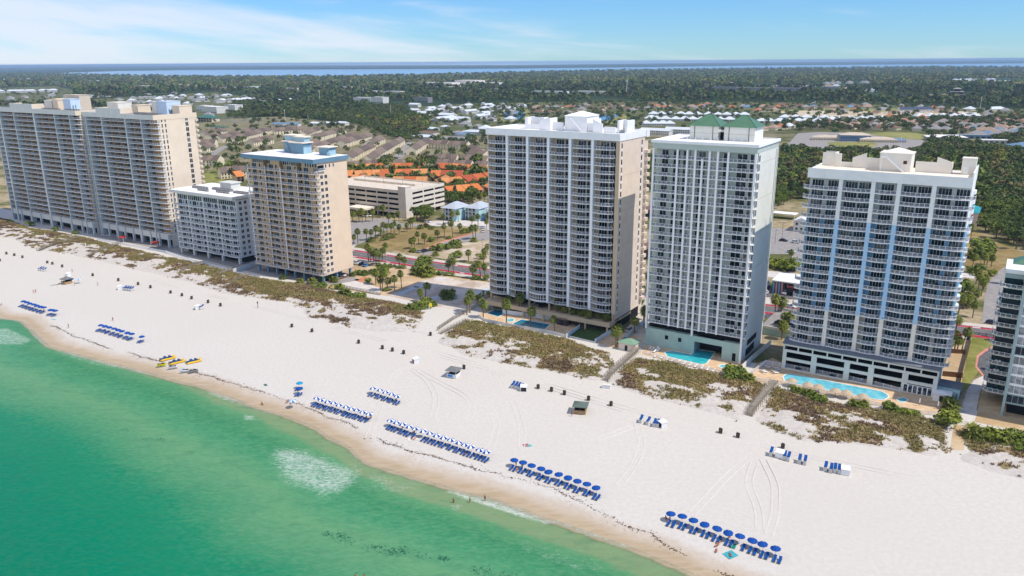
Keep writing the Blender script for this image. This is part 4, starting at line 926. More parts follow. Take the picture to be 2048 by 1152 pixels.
 for x in np.linspace(1, w - 1, 8): 
  for y in (1.0, 9.5, 18.5): obj('column', c_, T, (float(x), y, 0))
 mb = MB(); mb.box(8, 6, 0, 22, 18, 3.9); mb.build('lobby', [MATS['dark_void']], T)
 mb = MB(); mb.box(-.8, -.5, 3.7, w + .1, d, 3.99); mb.build('ground_ceiling', [MATS['concrete']], T)
sand_tower()

# ------------------------------------------------------------------ the lower white block between the peach and sand towers
def white_block():
 w, d, h = 50.0, 17.0, 35.2
 T = place_tower('apartment_block', 'lower white ten-storey block with a cluttered flat white roof beside the peach tower', 'building', -331, 251.5, w)
 nf, pitch, z0 = 10, 2.95, 3.6; yw = 2.2
 mb = MB(); mb.box(0, yw, 3.2, w - .9, d, h - 2.0, 0); mb.box(w - .9, 1.5, 3.2, w, d + 8, h - 2.0, 1); mb.build('wall', [MATS['cool_shade'], MATS['cool_shade']], T)
 mb = MB(); mb.box(-1.5, -1.2, h - 1.5, w + .8, d + 9, h - .02); mb.build('roof_edge', [MATS['pale_grey']], T); mb = MB(); mb.box(-1.3, -1, h - .019, w + .6, d + 8.8, h + .06); mb.build('roof', [MATS['roof_white']], T)
 hvac(T, 6, 8, h + .06, 9, rows=2); hvac(T, 20, 10, h + .06, 12, rows=2); hvac(T, 30, 5, h + .06, 8, rows=1); hvac(T, 40, 8, h + .06, 8, rows=2); hvac(T, 16, 4, h + .06, 7)
 mb = MB(); mb.box(22, 14, h + .06, 31, 20, h + 3.4); mb.box(21.4, 13.4, h + 3.4, 31.6, 20.6, h + 3.8); mb.build('roof_house', [MATS['pale_grey']], T)
 n = 25; e = [((w + .4) * k / (n - 1) - .2, -.15 - .5 * math.sin(math.pi * (k / (n - 1) * 4 % 1)) ** 2) for k in range(n)]
 pA = [(0, 0, z0 + f * pitch) for f in range(nf - 1)]
 repeat('balcony', slab_mesh('balcony', -.2, w + .2, yw, e, .25), T, pA); repeat('railing', rail_mesh('railing', [(x, y + .07) for x, y in e], pick=.12, pw=.055), T, pA)
 big = door_mesh('sliding_door', 2.9, 2.45, 2); sml = door_mesh('small_window', .9, 1.6, 1); pb = []; ps = []
 for f in range(nf - 1):
  for k in range(8): pb.append((1.2 + k * 6.1, yw - .002, z0 + f * pitch + .02)); ps.append((4.9 + k * 6.1, yw - .002, z0 + f * pitch + .6))
 repeat('sliding_door', big, T, pb); repeat('small_window', sml, T, ps)
 repeat('top_window', door_mesh('top_window', 1.5, 2.3, 1), T, [(1 + k * 1.7, yw - .002, z0 + (nf - 1) * pitch - .0) for k in range(28)])
 for x in (.3, w * .25, w * .5, w * .75):
  mb = MB(); mb.box(-.2, -.1, 3.2, .2, .3, h - 2); mb.build('thin_column', [WP], T, (x, 0, 0))
 sw = side_window_mesh('twin_window', 1.7, 1.7, 2, 'door_glass'); repeat('twin_window', sw, T, [(w, y, z0 + f * pitch + .6) for f in range(nf) for y in (3, 6.2, 11, 15)])
 mb = MB(); mb.box(-.6, -.6, 0, .6, .6, 3.2); c_ = mb.mesh('column', [MATS['pale_grey']])
 for x in (1, 12, 24, 36, w - .6): obj('column', c_, T, (x, .8, 0))
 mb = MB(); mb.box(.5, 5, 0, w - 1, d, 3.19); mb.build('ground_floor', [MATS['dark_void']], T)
white_block()

# ------------------------------------------------------------------ the teal-grey block cut off at the right edge
def teal_block():
 fl = UV(2003, 830); 
 w, d, h = 38.0, 22.0, 41.5
 T = thing('apartment_block', 'teal-grey block with glazed sunrooms, cut off by the right edge of the photo', 'building', W(*fl), ANG)
 nf, pitch, z0 = 12, 2.95, 4.0
 mb = MB(); mb.box(0, .6, 3.6, w, d, h - 1.2, 0); mb.box(-5.0, 9, 3.6, 0, d, h - 1.2, 0); mb.build('wall', [MATS['teal_grey']], T)
 mb = MB(); mb.box(-.5, -.5, h - 1.2, w, d + .5, h, 0); mb.box(-5.2, 8.6, h - 1.2, -.5, d + .5, h, 0); mb.build('roof_edge', [MATS['cool_white']], T)
 mb = MB(); i = 0; mb.v += [(-3.6, 16, h), (8, 16, h), (8, d + 3, h), (-3.6, d + 3, h), (2, 20, h + 3.2)]; mb.f += [(0, 1, 4), (1, 2, 4), (2, 3, 4), (3, 0, 4), (3, 2, 1, 0)]; mb.m += [0] * 5; mb.build('hip_roof', [MATS['green_metal_roof']], T)
 for x in (0, 6.4, 12.8, 19.2):
  mb = MB(); mb.box(-.35, -.3, 0 if x else 0, .35, .6, h - 1.2, 0); mb.build('column', [MATS['cool_white'] if x else MATS['teal_grey']], T, (x, 0, 0))
 wm = MB(); wm.box(0, 0, 0, 5.7, .1, .25, 0); wm.box(0, 0, 2.5, 5.7, .1, 2.95, 0)
 for k in range(5): wm.box(k * 1.42, -.02, .25, k * 1.42 + .09, .1, 2.5, 0)
 wm.box(0, .03, .26, 5.7, .08, 2.49, 1); me = wm.mesh('sunroom_window', [WP, MATS['sunroom_glass']]); dk = wm.mesh('sunroom_window', [MATS['teal_grey'], MATS['door_glass']])
 for b in range(3):
  for f in range(nf): obj('sunroom_window', dk if (f * 3 + b) % 7 == 1 or f < 1 else me, T, (.37 + b * 6.4, .3, z0 + f * pitch))
 e = [(-5.8, 12), (-6.0, 8.6), (-4.6, 6.9), (-.4, 6.5)]
 mb = MB(); mb.prism(e + [(-.02, 6.5), (-.02, 12)], -.22, 0); bm_ = mb.mesh('balcony', [MATS['pale_grey']]); rm = rail_mesh('railing', e, pick=.12, pw=.05)
 pl = [(0, 0, z0 + f * pitch) for f in range(nf)]; repeat('balcony', bm_, T, pl); repeat('railing', rm, T, pl)
 mb = MB(); mb.box(-4.9, 8.9, 0, -.3, 9.05, 2.3, 0); gm = mb.mesh('glass_wall', [MATS['teal_glass']]); repeat('glass_wall', gm, T, [(0, -.06, z0 + f * pitch + .05) for f in range(nf)])
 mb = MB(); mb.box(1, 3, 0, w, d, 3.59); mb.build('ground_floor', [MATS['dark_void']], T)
 scatter_furniture(T, [(-4, 7.6, z0 + f * pitch) for f in range(nf)], .8)
teal_block()
# ------------------------------------------------------------------ roads, lots, decks, pools
RL = [(-900, 280), (-420, 289), (-293, 293.2), (-245, 295.2), (-204, 298.0), (-131, 305.8), (-75, 311.8), (-4.6, 324.2), (80, 338), (300, 372)]
def roadV(U): return np.interp(U, [p[0] for p in RL], [p[1] for p in RL])
def road_strip(name, a, b, mat, z, u0=-520, u1=200, kind='structure'):
 us = np.arange(u0, u1 + .1, 6.0); mb = MB()
 for k in range(len(us) - 1):
  p = [W(us[k], roadV(us[k]) + a, z), W(us[k + 1], roadV(us[k + 1]) + a, z), W(us[k + 1], roadV(us[k + 1]) + b, z), W(us[k], roadV(us[k]) + b, z)]; mb.q(p)
 o = mb.build(name, [mat]); o['kind'] = kind; return o
def asphalt(name, c, c2, cr=0.0):
 t = newmat(name, 0.9, 0.15); n = t.noise(0.35, 6, 0.65); s_ = t.noise(1.4, 4, 0.6, stretch=(0.12, 1.6, 1, -ANG))
 col = t.mix(t.rng(n, 0.3, 0.7), lin(c), lin(c2)); col = t.mix(t.rng(s_, 0.45, 0.75, 0, .35), col, tuple(v * .6 for v in lin(c))); t.color(col); return MATS[name]
asphalt('road_grey', (104, 102, 100), (128, 124, 120)); asphalt('red_lane', (172, 44, 62), (196, 66, 82)); asphalt('pavement_pale', (196, 184, 168), (216, 206, 192))
asphalt('lot_grey', (146, 140, 134), (168, 162, 156)); asphalt('lot_dark', (96, 94, 94), (116, 114, 112)); asphalt('lot_white', (200, 192, 182), (222, 214, 206))
road_strip('pavement', -4.2, 18.4, MATS['pavement_pale'], 0.02)
road_strip('road', 0.0, 14.2, MATS['road_grey'], 0.05)
o = road_strip('red_cycle_lane', 0.1, 2.5, MATS['red_lane'], 0.08); o = road_strip('red_cycle_lane', 11.6, 13.6, MATS['red_lane'], 0.08)
M('line_white', (226, 222, 216), .8, .1, .6)
mb = MB()
def mark(u, v0, v1, L):
 mb.q([W(u, roadV(u) + v0, .11), W(u + L, roadV(u + L) + v0, .11), W(u + L, roadV(u + L) + v1, .11), W(u, roadV(u) + v1, .11)])
for u in np.arange(-500, 180, 6): mark(u, 2.62, 2.77, 5.9); mark(u, 11.35, 11.5, 5.9)
for u in np.arange(-500, 180, 9): mark(u, 7.0, 7.14, 3.2)
for u in np.arange(-500, 180, 23): mark(u, .7, 1.7, 2.6); mark(u + 11, 12.1, 13.1, 2.6)
o = mb.build('road_marking', [MATS['line_white']]); o['kind'] = 'structure'

def groundmat(name, a, b, c, s1=.12, s2=.9):
 t = newmat(name, .95, .1); n1 = t.noise(s1, 6, .62, dist=.6); n2 = t.noise(s2, 5, .7)
 col = t.mix(t.rng(n1, .38, .62), lin(a), lin(b)); t.color(t.mix(t.rng(n2, .5, .72, 0, .75), col, lin(c))); t.bump(n2, .4, .15); return MATS[name]
groundmat('dirt_tan', (188, 160, 122), (206, 182, 148), (160, 132, 98)); groundmat('lot_concrete', (182, 164, 146), (214, 202, 188), (164, 140, 118), .06, .35)
groundmat('dry_grass', (138, 118, 76), (160, 140, 96), (108, 104, 58)); groundmat('lawn', (120, 122, 60), (148, 146, 82), (100, 108, 52)); groundmat('sand_scrub', (206, 190, 170), (180, 160, 130), (126, 118, 72))
groundmat('lawn_far', (128, 130, 70), (156, 152, 96), (150, 134, 92), .02, .15); groundmat('clearing_sand', (196, 178, 150), (214, 198, 172), (140, 132, 86), .02, .15); groundmat('deck_tan', (206, 174, 138), (222, 194, 160), (186, 154, 120), .5, 2.5)
groundmat('red_earth', (178, 112, 80), (196, 136, 102), (150, 96, 70)); groundmat('town_ground', (104, 104, 66), (84, 92, 52), (150, 140, 116), .03, .12); groundmat('pink_kerb', (206, 130, 112), (222, 152, 132), (190, 120, 104))
groundmat('condo_ground', (142, 130, 104), (116, 114, 74), (172, 162, 144), .04, .16); M('hedge_ground', (84, 92, 48), .95, .3, .8)
def cr(off, sc, pts): return [(off[0] + x * sc, off[1] + y * sc) for x, y in pts]
R4 = ((690, 480), .15625); R3 = ((690, 360), .15625); C8 = ((1250, 560), .25); C21 = ((1536, 600), .25); CA = ((960, 580), .16602); CK = ((1840, 660), .2084); CR7 = ((1880, 430), .217); CBC = ((1480, 400), .2516)
sheet('vacant_lot', cr(*R4, [(-300, 380), (150, 340), (800, 350), (1250, 455), (1900, 545), (1900, 705), (1480, 895), (1180, 850), (560, 715), (400, 700), (-300, 600)]), MATS['dirt_tan'], .01)
sheet('concrete_pad', cr(*R4, [(960, 530), (1180, 470), (1870, 550), (1890, 705), (1480, 890), (1180, 845), (560, 705)]), MATS['lot_concrete'], .03)
sheet('concrete_pad', cr(*R4, [(-60, 520), (130, 515), (480, 625), (430, 690), (-60, 610)]), MATS['lot_white'], .03)
sheet('concrete_pad', cr(*R4, [(1130, 500), (1190, 468), (1340, 480), (1200, 535)]), MATS['lot_white'], .05)
sheet('brick_pad', cr(*R4, [(110, 510), (250, 470), (340, 490), (200, 545)]), MATS['red_earth'], .05)
for pts in ([(640, 690), (900, 590), (960, 600), (720, 700)], [(1040, 750), (1240, 690), (1260, 745), (1150, 775)], [(1640, 660), (1850, 600), (1860, 660), (1720, 690)], [(850, 600), (1000, 545), (1100, 560), (960, 610)]):
 sheet('concrete_pad', cr(*R4, pts), M('pad_pale', (196, 200, 200), .9, .1, .5), .05)
sheet('parking_lot', cr(*R3, [(-200, 640), (80, 540), (330, 500), (530, 485), (720, 555), (950, 560), (1000, 585), (700, 600), (480, 650), (250, 800), (100, 840), (-200, 860)]), MATS['lot_grey'], .02)
sheet('forecourt', cr(*R3, [(950, 590), (1080, 525), (1500, 515), (1870, 525), (2200, 540), (2200, 660), (1870, 640), (1500, 585)]), MATS['lot_white'], .02)
sheet('side_road', cr(*R3, [(1040, 880), (1200, 810), (1640, 690), (1860, 640), (2300, 640), (2300, 760), (1860, 760), (1560, 790), (1230, 850), (1080, 960), (960, 950)]), MATS['lot_grey'], .025)
sheet('pink_kerb', cr(*R3, [(1035, 868), (1200, 795), (1640, 675), (1640, 690), (1200, 811), (1040, 884)]), MATS['pink_kerb'], .035)
sheet('dry_grass', cr(*R3, [(280, 830), (480, 690), (700, 608), (930, 612), (1450, 625), (1640, 672), (1200, 795), (1035, 868), (900, 930), (600, 900), (400, 870)]), MATS['dry_grass'], .02)
sheet('sand_lot', cr(*R3, [(1560, 800), (1880, 770), (2300, 780), (2300, 1080), (1880, 1060), (1330, 1020), (1100, 980), (1230, 870)]), MATS['sand_scrub'], .02)
sheet('verge', [(-60 + 640, 455), (705, 466), (715, 488), (705, 497), (600, 485)], MATS['pavement_pale'], .015)
sheet('driveway', [(1232, 690), (1262, 645), (1290, 600), (1310, 560), (1330, 570), (1310, 640), (1290, 700)], MATS['pavement_pale'], .015)
sheet('pool_deck', cr(*CA, [(-30, 300), (60, 250), (160, 215), (370, 275), (900, 350), (1110, 390), (1195, 465), (1055, 565), (890, 525), (60, 375), (0, 340)]), MATS['deck_tan'], .06)
sheet('lawn', cr(*CA, [(1060, 558), (1200, 465), (1560, 480), (1380, 622)]), M('lawn_green', (70, 92, 46), .95, .25, .6), .04)
sheet('yard', cr(*CA, [(1385, 625), (1560, 480), (1900, 560), (1900, 700), (1640, 700), (1520, 670)]), MATS['deck_tan'], .03)
sheet('pool_deck', [(1283, 708), (1290, 690), (1332, 690), (1425, 705), (1500, 722), (1488, 738), (1470, 744), (1440, 746), (1360, 729)], MATS['deck_tan'], .06)
sheet('pool_deck', [(1495, 752), (1512, 728), (1545, 716), (1570, 728), (1760, 768), (1905, 800), (1898, 834), (1840, 827), (1740, 808), (1655, 790), (1545, 764), (1520, 766)], MATS['deck_tan'], .06)
sheet('yard', cr(*CK, [(180, 480), (250, 200), (480, 60), (420, 420), (330, 800), (220, 810)]), MATS['dirt_tan'], .02)
sheet('lawn', cr(*CK, [(500, 60), (800, 110), (800, 140), (700, 160), (600, 220), (545, 330), (560, 400), (500, 480), (460, 570), (390, 580), (420, 400)]), MATS['lawn'], .025)
sheet('pink_kerb', cr(*CK, [(530, 350), (545, 245), (620, 185), (710, 150), (800, 128), (800, 150), (715, 168), (635, 205), (565, 255), (548, 350), (620, 440), (700, 478), (700, 492), (600, 445)]), MATS['pink_kerb'], .05)
sheet('turning_circle', cr(*CK, [(548, 350), (565, 255), (635, 205), (715, 168), (800, 150), (1100, 170), (1100, 480), (700, 478), (620, 440)]), MATS['lot_dark'], .04)
sheet('footpath', cr(*CK, [(600, 440), (700, 486), (600, 560), (575, 590), (530, 830), (440, 920), (330, 900), (380, 800), (455, 570), (520, 480)]), MATS['lot_white'], .035)
sheet('sand_yard', cr(*CK, [(600, 560), (700, 490), (1100, 560), (1100, 1000), (520, 880), (540, 830)]), MATS['dirt_tan'], .03)
sheet('sandy_track', cr(*CK, [(330, 900), (470, 900), (440, 1000), (420, 1152), (290, 1152), (310, 1000)]), MATS['dirt_tan'], .03)
sheet('side_road', cr(*CR7, [(385, 1000), (410, 760), (450, 600), (560, 500), (640, 455), (700, 480), (660, 640), (900, 760), (900, 1010), (600, 1010)]), MATS['lot_grey'], .03)
sheet('dirt_patch', cr(*CR7, [(180, 480), (240, 200), (330, 130), (500, 240), (900, 400), (900, 430), (640, 455), (450, 600), (440, 560), (340, 540), (180, 520)]), MATS['dry_grass'], .015)
sheet('lane', cr(*CR7, [(150, 520), (340, 545), (450, 600), (445, 625), (330, 590), (150, 560)]), MATS['lot_white'], .025)
sheet('parking_lot', cr(*CBC, [(180, 330), (230, 220), (520, 230), (520, 560), (430, 540), (400, 430), (230, 430)]), MATS['lot_grey'], .02)
sheet('parking_lot', cr(*CBC, [(160, 780), (180, 690), (420, 700), (520, 720), (520, 800)]), MATS['lot_dark'], .02)
sheet('lane', cr(*CBC, [(190, 610), (190, 560), (440, 580), (540, 600), (540, 640)]), MATS['lot_white'], .018)
sheet('verge', cr(*CBC, [(190, 770), (520, 800), (520, 835), (190, 815)]), MATS['pavement_pale'], .022)
# tan scrub behind the dunes, in front of the left towers
sheet('service_lane', [(180, 470), (350, 505), (520, 548), (650, 572), (720, 560), (690, 545), (520, 510), (350, 480)], MATS['lot_grey'], .05)
# pools
t = newmat('pool_water', .06, .6); t.color(t.mix(t.rng(t.noise(.5, 3, .5), .3, .7), (0.02, 0.40, 0.46), (0.06, 0.52, 0.56))); t.bump(t.noise(2.2, 4, .6), .15, .08)
t = newmat('pool_water_light', .06, .6); t.color(t.mix(t.rng(t.noise(.5, 3, .5), .3, .7), (0.10, 0.46, 0.58), (0.22, 0.62, 0.72))); t.bump(t.noise(2.2, 4, .6), .15, .08)
M('coping', (226, 222, 212), .8, .08, .8)
def pool(name, label, px, mat, z=.10):
 pts = [P(x, y, z) for x, y in px]; a = sum(pts[i][0] * pts[(i + 1) % len(pts)][1] - pts[(i + 1) % len(pts)][0] * pts[i][1] for i in range(len(pts)))
 if a < 0: pts = pts[::-1]
 c = np.mean(np.array(pts), 0); T = thing(name, label, 'pool', (c[0], c[1], 0))
 loc = [(p[0] - c[0], p[1] - c[1]) for p in pts]; n = len(loc); out = []
 for i in range(n):
  p0, p1, p2 = np.array(loc[i - 1]), np.array(loc[i]), np.array(loc[(i + 1) % n]); e1 = p1 - p0; e2 = p2 - p1
  n1 = np.array([e1[1], -e1[0]]) / (np.hypot(*e1) + 1e-9); n2 = np.array([e2[1], -e2[0]]) / (np.hypot(*e2) + 1e-9); m_ = n1 + n2; m_ /= max(.6, m_ @ m_ / 2); out.append(p1 + m_ * .45)
 mb = MB(); mb.q([(x, y, z) for x, y in loc]); mb.build('water', [mat], T)
 mb = MB()
 for i in range(n):
  j = (i + 1) % n; a_, b_ = loc[i], loc[j]; c_, d_ = out[j], out[i]
  mb.q([(*a_, z + .06), (*d_, z + .06), (*c_, z + .06), (*b_, z + .06)]); mb.q([(*d_, z + .06), (*d_, z - .06), (*c_, z - .06), (*c_, z + .06)]); mb.q([(*b_, z + .06), (*b_, z), (*a_, z), (*a_, z + .06)])
 mb.build('coping', [MATS['coping']], T); return T
pool('swimming_pool', 'larger of the two shaded blue pools on the tan deck below the white-ribbed tower', cr(*CA, [(395, 405), (500, 355), (840, 415), (780, 472), (480, 440)]), M('pool_deep', (0.02, 0.20, 0.30), .06, .1, .5, .6, linear=True))
pool('swimming_pool', 'small shaded blue pool beside the turquoise awning', cr(*CA, [(85, 282), (190, 235), (330, 262), (220, 322)]), MATS['pool_deep'])
pool('hot_tub', 'small pale hot tub between the two shaded pools', cr(*CA, [(320, 362), (345, 345), (390, 343), (412, 358), (395, 378), (345, 382)]), MATS['pool_water_light'])
pool('swimming_pool', 'bright turquoise pool running under the mint tower', [(1330, 704), (1345, 702), (1383, 709), (1384, 698), (1428, 704), (1424, 712), (1412, 727), (1402, 728.5), (1335, 713)], MATS['pool_water'])
pool('hot_tub', 'small round hot tub at the right end of the deck of the mint tower', cr(*C8, [(755, 690), (770, 680), (800, 678), (828, 684), (832, 694), (810, 702), (775, 702)]), MATS['pool_water_light'])
pool('swimming_pool', 'long pale blue pool with thatched parasols in front of the parking garage', [(1567, 753), (1573, 749), (1582, 748), (1763, 783), (1774, 789), (1776, 794), (1768, 799), (1750, 798), (1582, 766), (1570, 761)], MATS['pool_water_light'])
pool('hot_tub', 'round hot tub right of the long pool', cr(*C21, [(1035, 795), (1055, 786), (1085, 784), (1110, 792), (1112, 804), (1090, 814), (1055, 814)]), MATS['pool_water'])
# ponds and far clearings
t = newmat('pond_water', .10, .5); t.color(t.mix(t.noise(.02, 3, .5), (0.01, 0.065, 0.17), (0.02, 0.10, 0.24)))
def far(name, pts, m, z=.3): sheet(name, pts, MATS[m], z)
far('pond', [(1004, 224), (1022, 221), (1040, 222), (1052, 227), (1048, 235), (1030, 240), (1008, 239)], 'pond_water', .5)
far('lawn', [(1000, 219), (1056, 219), (1062, 228), (1054, 238), (1030, 245), (1000, 244)], 'lawn_far', .25)
far('pond', [(1168, 240), (1190, 231), (1230, 228), (1240, 230), (1222, 239), (1200, 246), (1160, 248)], 'pond_water', .5)
far('lawn', [(1190, 250), (1236, 229), (1262, 228), (1250, 241), (1222, 248)], 'lawn_far', .25)
far('town_land', [(395, 246), (470, 236), (560, 233), (700, 246), (760, 255), (806, 272), (850, 282), (985, 268), (1000, 400), (870, 390), (690, 372), (480, 345), (400, 340)], 'condo_ground', .1)
far('town_land', [(820, 214), (985, 205), (1290, 203), (1600, 205), (2200, 222), (2200, 280), (1980, 282), (1560, 262), (1300, 268), (1290, 256), (985, 268), (850, 262)], 'town_ground', .12)
far('clearing', [(1560, 223), (1650, 220), (1760, 224), (1900, 221), (1960, 225), (1960, 230), (1840, 229), (1700, 233), (1570, 232)], 'clearing_sand', .3)
far('field', [(1560, 220), (1660, 217), (1800, 217), (1850, 220), (1760, 224), (1650, 221), (1560, 224)], 'lawn_far', .28)
far('school_lot', [(1568, 297), (1596, 266), (1640, 264), (1800, 268), (1850, 280), (1830, 304), (1700, 303), (1620, 300)], 'lot_grey', .3)
far('school_lawn', [(1655, 285), (1680, 283), (1740, 284), (1758, 288), (1745, 294), (1690, 294), (1658, 290)], 'lawn_far', .5)
far('playing_field', [(1730, 268), (1760, 264), (1820, 265), (1862, 270), (1850, 280), (1800, 277)], 'lawn_far', .45)
far('verge', [(1560, 302), (1640, 300), (1800, 306), (1800, 310), (1640, 306)], 'dry_grass', .4)
far('clearing', [(1890, 262), (1960, 262), (1980, 282), (1900, 292), (1860, 300), (1850, 290)], 'lawn_far', .3)
far('town_land', [(-60, 178), (110, 172), (160, 184), (150, 200), (430, 184), (520, 198), (505, 232), (400, 245), (240, 216), (-60, 214)], 'town_ground', .12)
far('industrial_land', [(856, 170), (900, 165), (1000, 166), (1005, 172), (900, 176)], 'clearing_sand', .3)
# condo streets and courts
for pts in ([(785, 315), (818, 281), (826, 283), (806, 316), (790, 326)], [(395, 328), (402, 310), (450, 290), (458, 292), (420, 318)], [(700, 318), (735, 278), (742, 279), (715, 318)], [(1300, 440), (1300, 400), (1330, 380), (1330, 420)]):
 far('lane', pts, 'lot_grey', .35)
far('lawn', [(405, 345), (470, 330), (520, 332), (470, 365), (410, 370)], 'lawn', .2)
# ------------------------------------------------------------------ plants
def leafmat(name, a, b, c):
 t = newmat(name, .75, .25); oi = t.node('ShaderNodeObjectInfo'); g = t.node('ShaderNodeNewGeometry')
 n = t.noise(.45, 4, .6); r = g.outputs['Random Per Island']
 col = t.mix(t.rng(n, .35, .65), lin(a), lin(b)); col = t.mix(t.math('MULTIPLY', r, .85), col, lin(c))
 m = t.node('ShaderNodeMix', data_type='RGBA', blend_type='MULTIPLY'); m.inputs[0].default_value = 1.0
 t.link(col, m.inputs[6]); t.link(t.ramp(oi.outputs['Random'], [(0, (.72, .78, .74)), (.5, (1, 1, 1)), (1, (1.28, 1.16, .92))]), m.inputs[7]); t.color(m.outputs[2]); return MATS[name]
leafmat('leaf_oak', (58, 78, 32), (80, 100, 42), (112, 126, 54)); leafmat('leaf_pine', (48, 68, 36), (66, 86, 46), (92, 108, 58)); leafmat('leaf_palm', (74, 92, 34), (104, 116, 46), (136, 140, 64)); leafmat('leaf_bush', (82, 100, 34), (108, 122, 44), (134, 146, 60))
leafmat('frond_dry', (150, 122, 80), (128, 104, 64), (170, 144, 100))
M('bark', (112, 94, 76), .95, .25, 2.0); M('palm_bark', (134, 116, 94), .95, .25, 2.0)
def leaves(N, blobs, size, flat=.5, seed=1):
 """leaf clumps on and inside a set of ellipsoids; returns verts, quads"""
 g = np.random.default_rng(seed); V = []; wts = np.array([b[3] * b[4] for b in blobs]); wts = wts / wts.sum()
 which = g.choice(len(blobs), N, p=wts); d = g.normal(0, 1, (N, 3)); d /= np.linalg.norm(d, axis=1)[:, None]; d[:, 2] = np.where(d[:, 2] < -.35, -d[:, 2], d[:, 2])
 rr = g.uniform(.62, 1.03, N) ** .7; B_ = np.array(blobs)[which]
 c = B_[:, :3] + d * rr[:, None] * np.stack([B_[:, 3], B_[:, 3], B_[:, 4]], -1)
 nrm = d * .8 + g.normal(0, .6, (N, 3)) + np.array([0, 0, .35]); nrm /= np.linalg.norm(nrm, axis=1)[:, None]
 a = np.cross(nrm, g.normal(0, 1, (N, 3))); a /= np.linalg.norm(a, axis=1)[:, None]; b = np.cross(nrm, a)
 s = size * g.uniform(.55, 1.25, N)[:, None]; k = g.uniform(.5, .95, N)[:, None]
 q = np.stack([c - a * s, c - b * s * k, c + a * s, c + b * s * k], 1); return q.reshape(-1, 3), np.arange(N * 4).reshape(-1, 4)
def oak_blobs(seed, R, H):
 g = np.random.default_rng(seed); bl = [(0, 0, H * .62, R * .62, H * .30)]
 for k in range(8):
  a = k * 2.4 + g.uniform(-.5, .5); r = R * g.uniform(.42, .72); bl.append((r * math.cos(a), r * math.sin(a), H * g.uniform(.42, .80), R * g.uniform(.28, .46), H * g.uniform(.14, .22)))
 return bl
def tree_proto(name, kind, seed, nleaf):
 g = random.Random(seed)
 if kind == 'oak': R, H = 4.6, 8.2; bl = oak_blobs(seed, R, H); sz = .52; lm = 'leaf_oak'
 elif kind == 'pine':
  R, H = 3.0, 12.5; lm = 'leaf_pine'; sz = .46; bl = [(g.uniform(-1.6, 1.6) * (1 - k / 12), g.uniform(-1.6, 1.6) * (1 - k / 12), H * (.5 + .045 * k), 1.8 * (1.15 - k / 13), .95) for k in range(11)]
 v, q = leaves(nleaf, bl, sz, seed=seed)
 me = npmesh('crown', v, q, [MATS[lm]])
 mb = MB(); th = H * .45
 mb.path([(0, 0, -.2), (.12, .05, th * .5), (.05, .1, th), (0, 0, H * .75)], [.34, .26, .2, .06], 6)
 for k in range(5):
  b = bl[1 + k]; mb.path([(0, .05, th * (.6 + .08 * k)), (b[0] * .55, b[1] * .55, (th + b[2]) / 2 + .3), (b[0], b[1], b[2])], [.16, .10, .03], 5)
 return me, mb.mesh('trunk', [MATS['bark']])
OAKS = [tree_proto('oak', 'oak', s, 620) for s in (3, 5, 8, 13)]; PINES = [tree_proto('pine', 'pine', s, 520) for s in (21, 34)]
def plant_tree(name, proto, pos, sc, rz, label, cat, group):
 t_ = thing(name, label, cat, pos, rz, group); t_.scale = (sc[0], sc[0], sc[1])
 obj('crown', proto[0], t_); obj('trunk', proto[1], t_); return t_
def palm_proto(seed, H, lean):
 g = random.Random(seed); mb = MB(); pts = [(lean * (k / 5) ** 2, 0, H * k / 5) for k in range(6)]
 mb.path([(0, 0, -.2)] + pts[1:], [.24, .2, .18, .17, .17, .2], 7); tr = mb.mesh('trunk', [MATS['palm_bark']])
 V = []; Q = []; M_ = []
 top = Vector((lean, 0, H))
 for k in range(34):
  a = k * 2.399 + g.uniform(-.2, .2); el = math.radians(80 - 150 * ((k + .5) / 34) ** .9) ; L = g.uniform(1.5, 2.0); dry = k > 29
  d = Vector((math.cos(a) * math.cos(el), math.sin(a) * math.cos(el), math.sin(el))); s_ = Vector((-math.sin(a), math.cos(a), 0))
  # petiole then a fan of split leaflets that droop
  base = top + d * (L * .38)
  for j in range(7):
   f = (j - 3) / 3.0; dd = (d * math.cos(f * .95) + s_ * math.sin(f * .95)).normalized(); Lj = L * (.72 - .16 * abs(f)); up = Vector((0, 0, .10 * (1 - abs(f))))
   p1 = base + dd * (Lj * .5) + up; p2 = base + dd * Lj + Vector((0, 0, -.38 * L * (.5 + .4 * abs(f)))); w_ = s_.lerp(Vector((0, 0, 1)), .3).cross(dd).cross(dd).normalized() * .085
   i = len(V); V += [base - w_ * .4, base + w_ * .4, p1 + w_ * 1.6, p1 - w_ * 1.6, p2 + w_ * .3, p2 - w_ * .3]; Q += [(i, i + 1, i + 2, i + 3), (i + 3, i + 2, i + 4, i + 5)]; M_ += [1 if dry else 0] * 2
  i = len(V); V += [top - s_ * .04, top + s_ * .04, base + s_ * .04, base - s_ * .04]; Q.append((i, i + 1, i + 2, i + 3)); M_.append(0)
 me = npmesh('crown', np.array([tuple(v) for v in V]), np.array(Q), [MATS['leaf_palm'], MATS['frond_dry']], M_)
 return me, tr
PALMS = [palm_proto(1, 5.6, .3), palm_proto(2, 6.6, .7), palm_proto(3, 4.6, .15)]
def bush_mesh(seed, n=260):
 g = np.random.default_rng(seed); bl = [(g.uniform(-1.1, 1.1), g.uniform(-1.1, 1.1), g.uniform(.5, 1.2), g.uniform(.7, 1.1), g.uniform(.6, .9)) for _ in range(6)]
 v, q = leaves(n, bl, .30, seed=seed); return npmesh('foliage', v, q, [MATS['leaf_bush']])
def palmetto_mesh(seed):
 m_ = palm_proto(seed, .5, 0)[0]; return m_
BUSH = [bush_mesh(s) for s in (4, 6, 9)]; PALMETTO = [palmetto_mesh(11), palmetto_mesh(12)]
M('stem_brown', (96, 78, 58), .95, .2)
mb = MB()
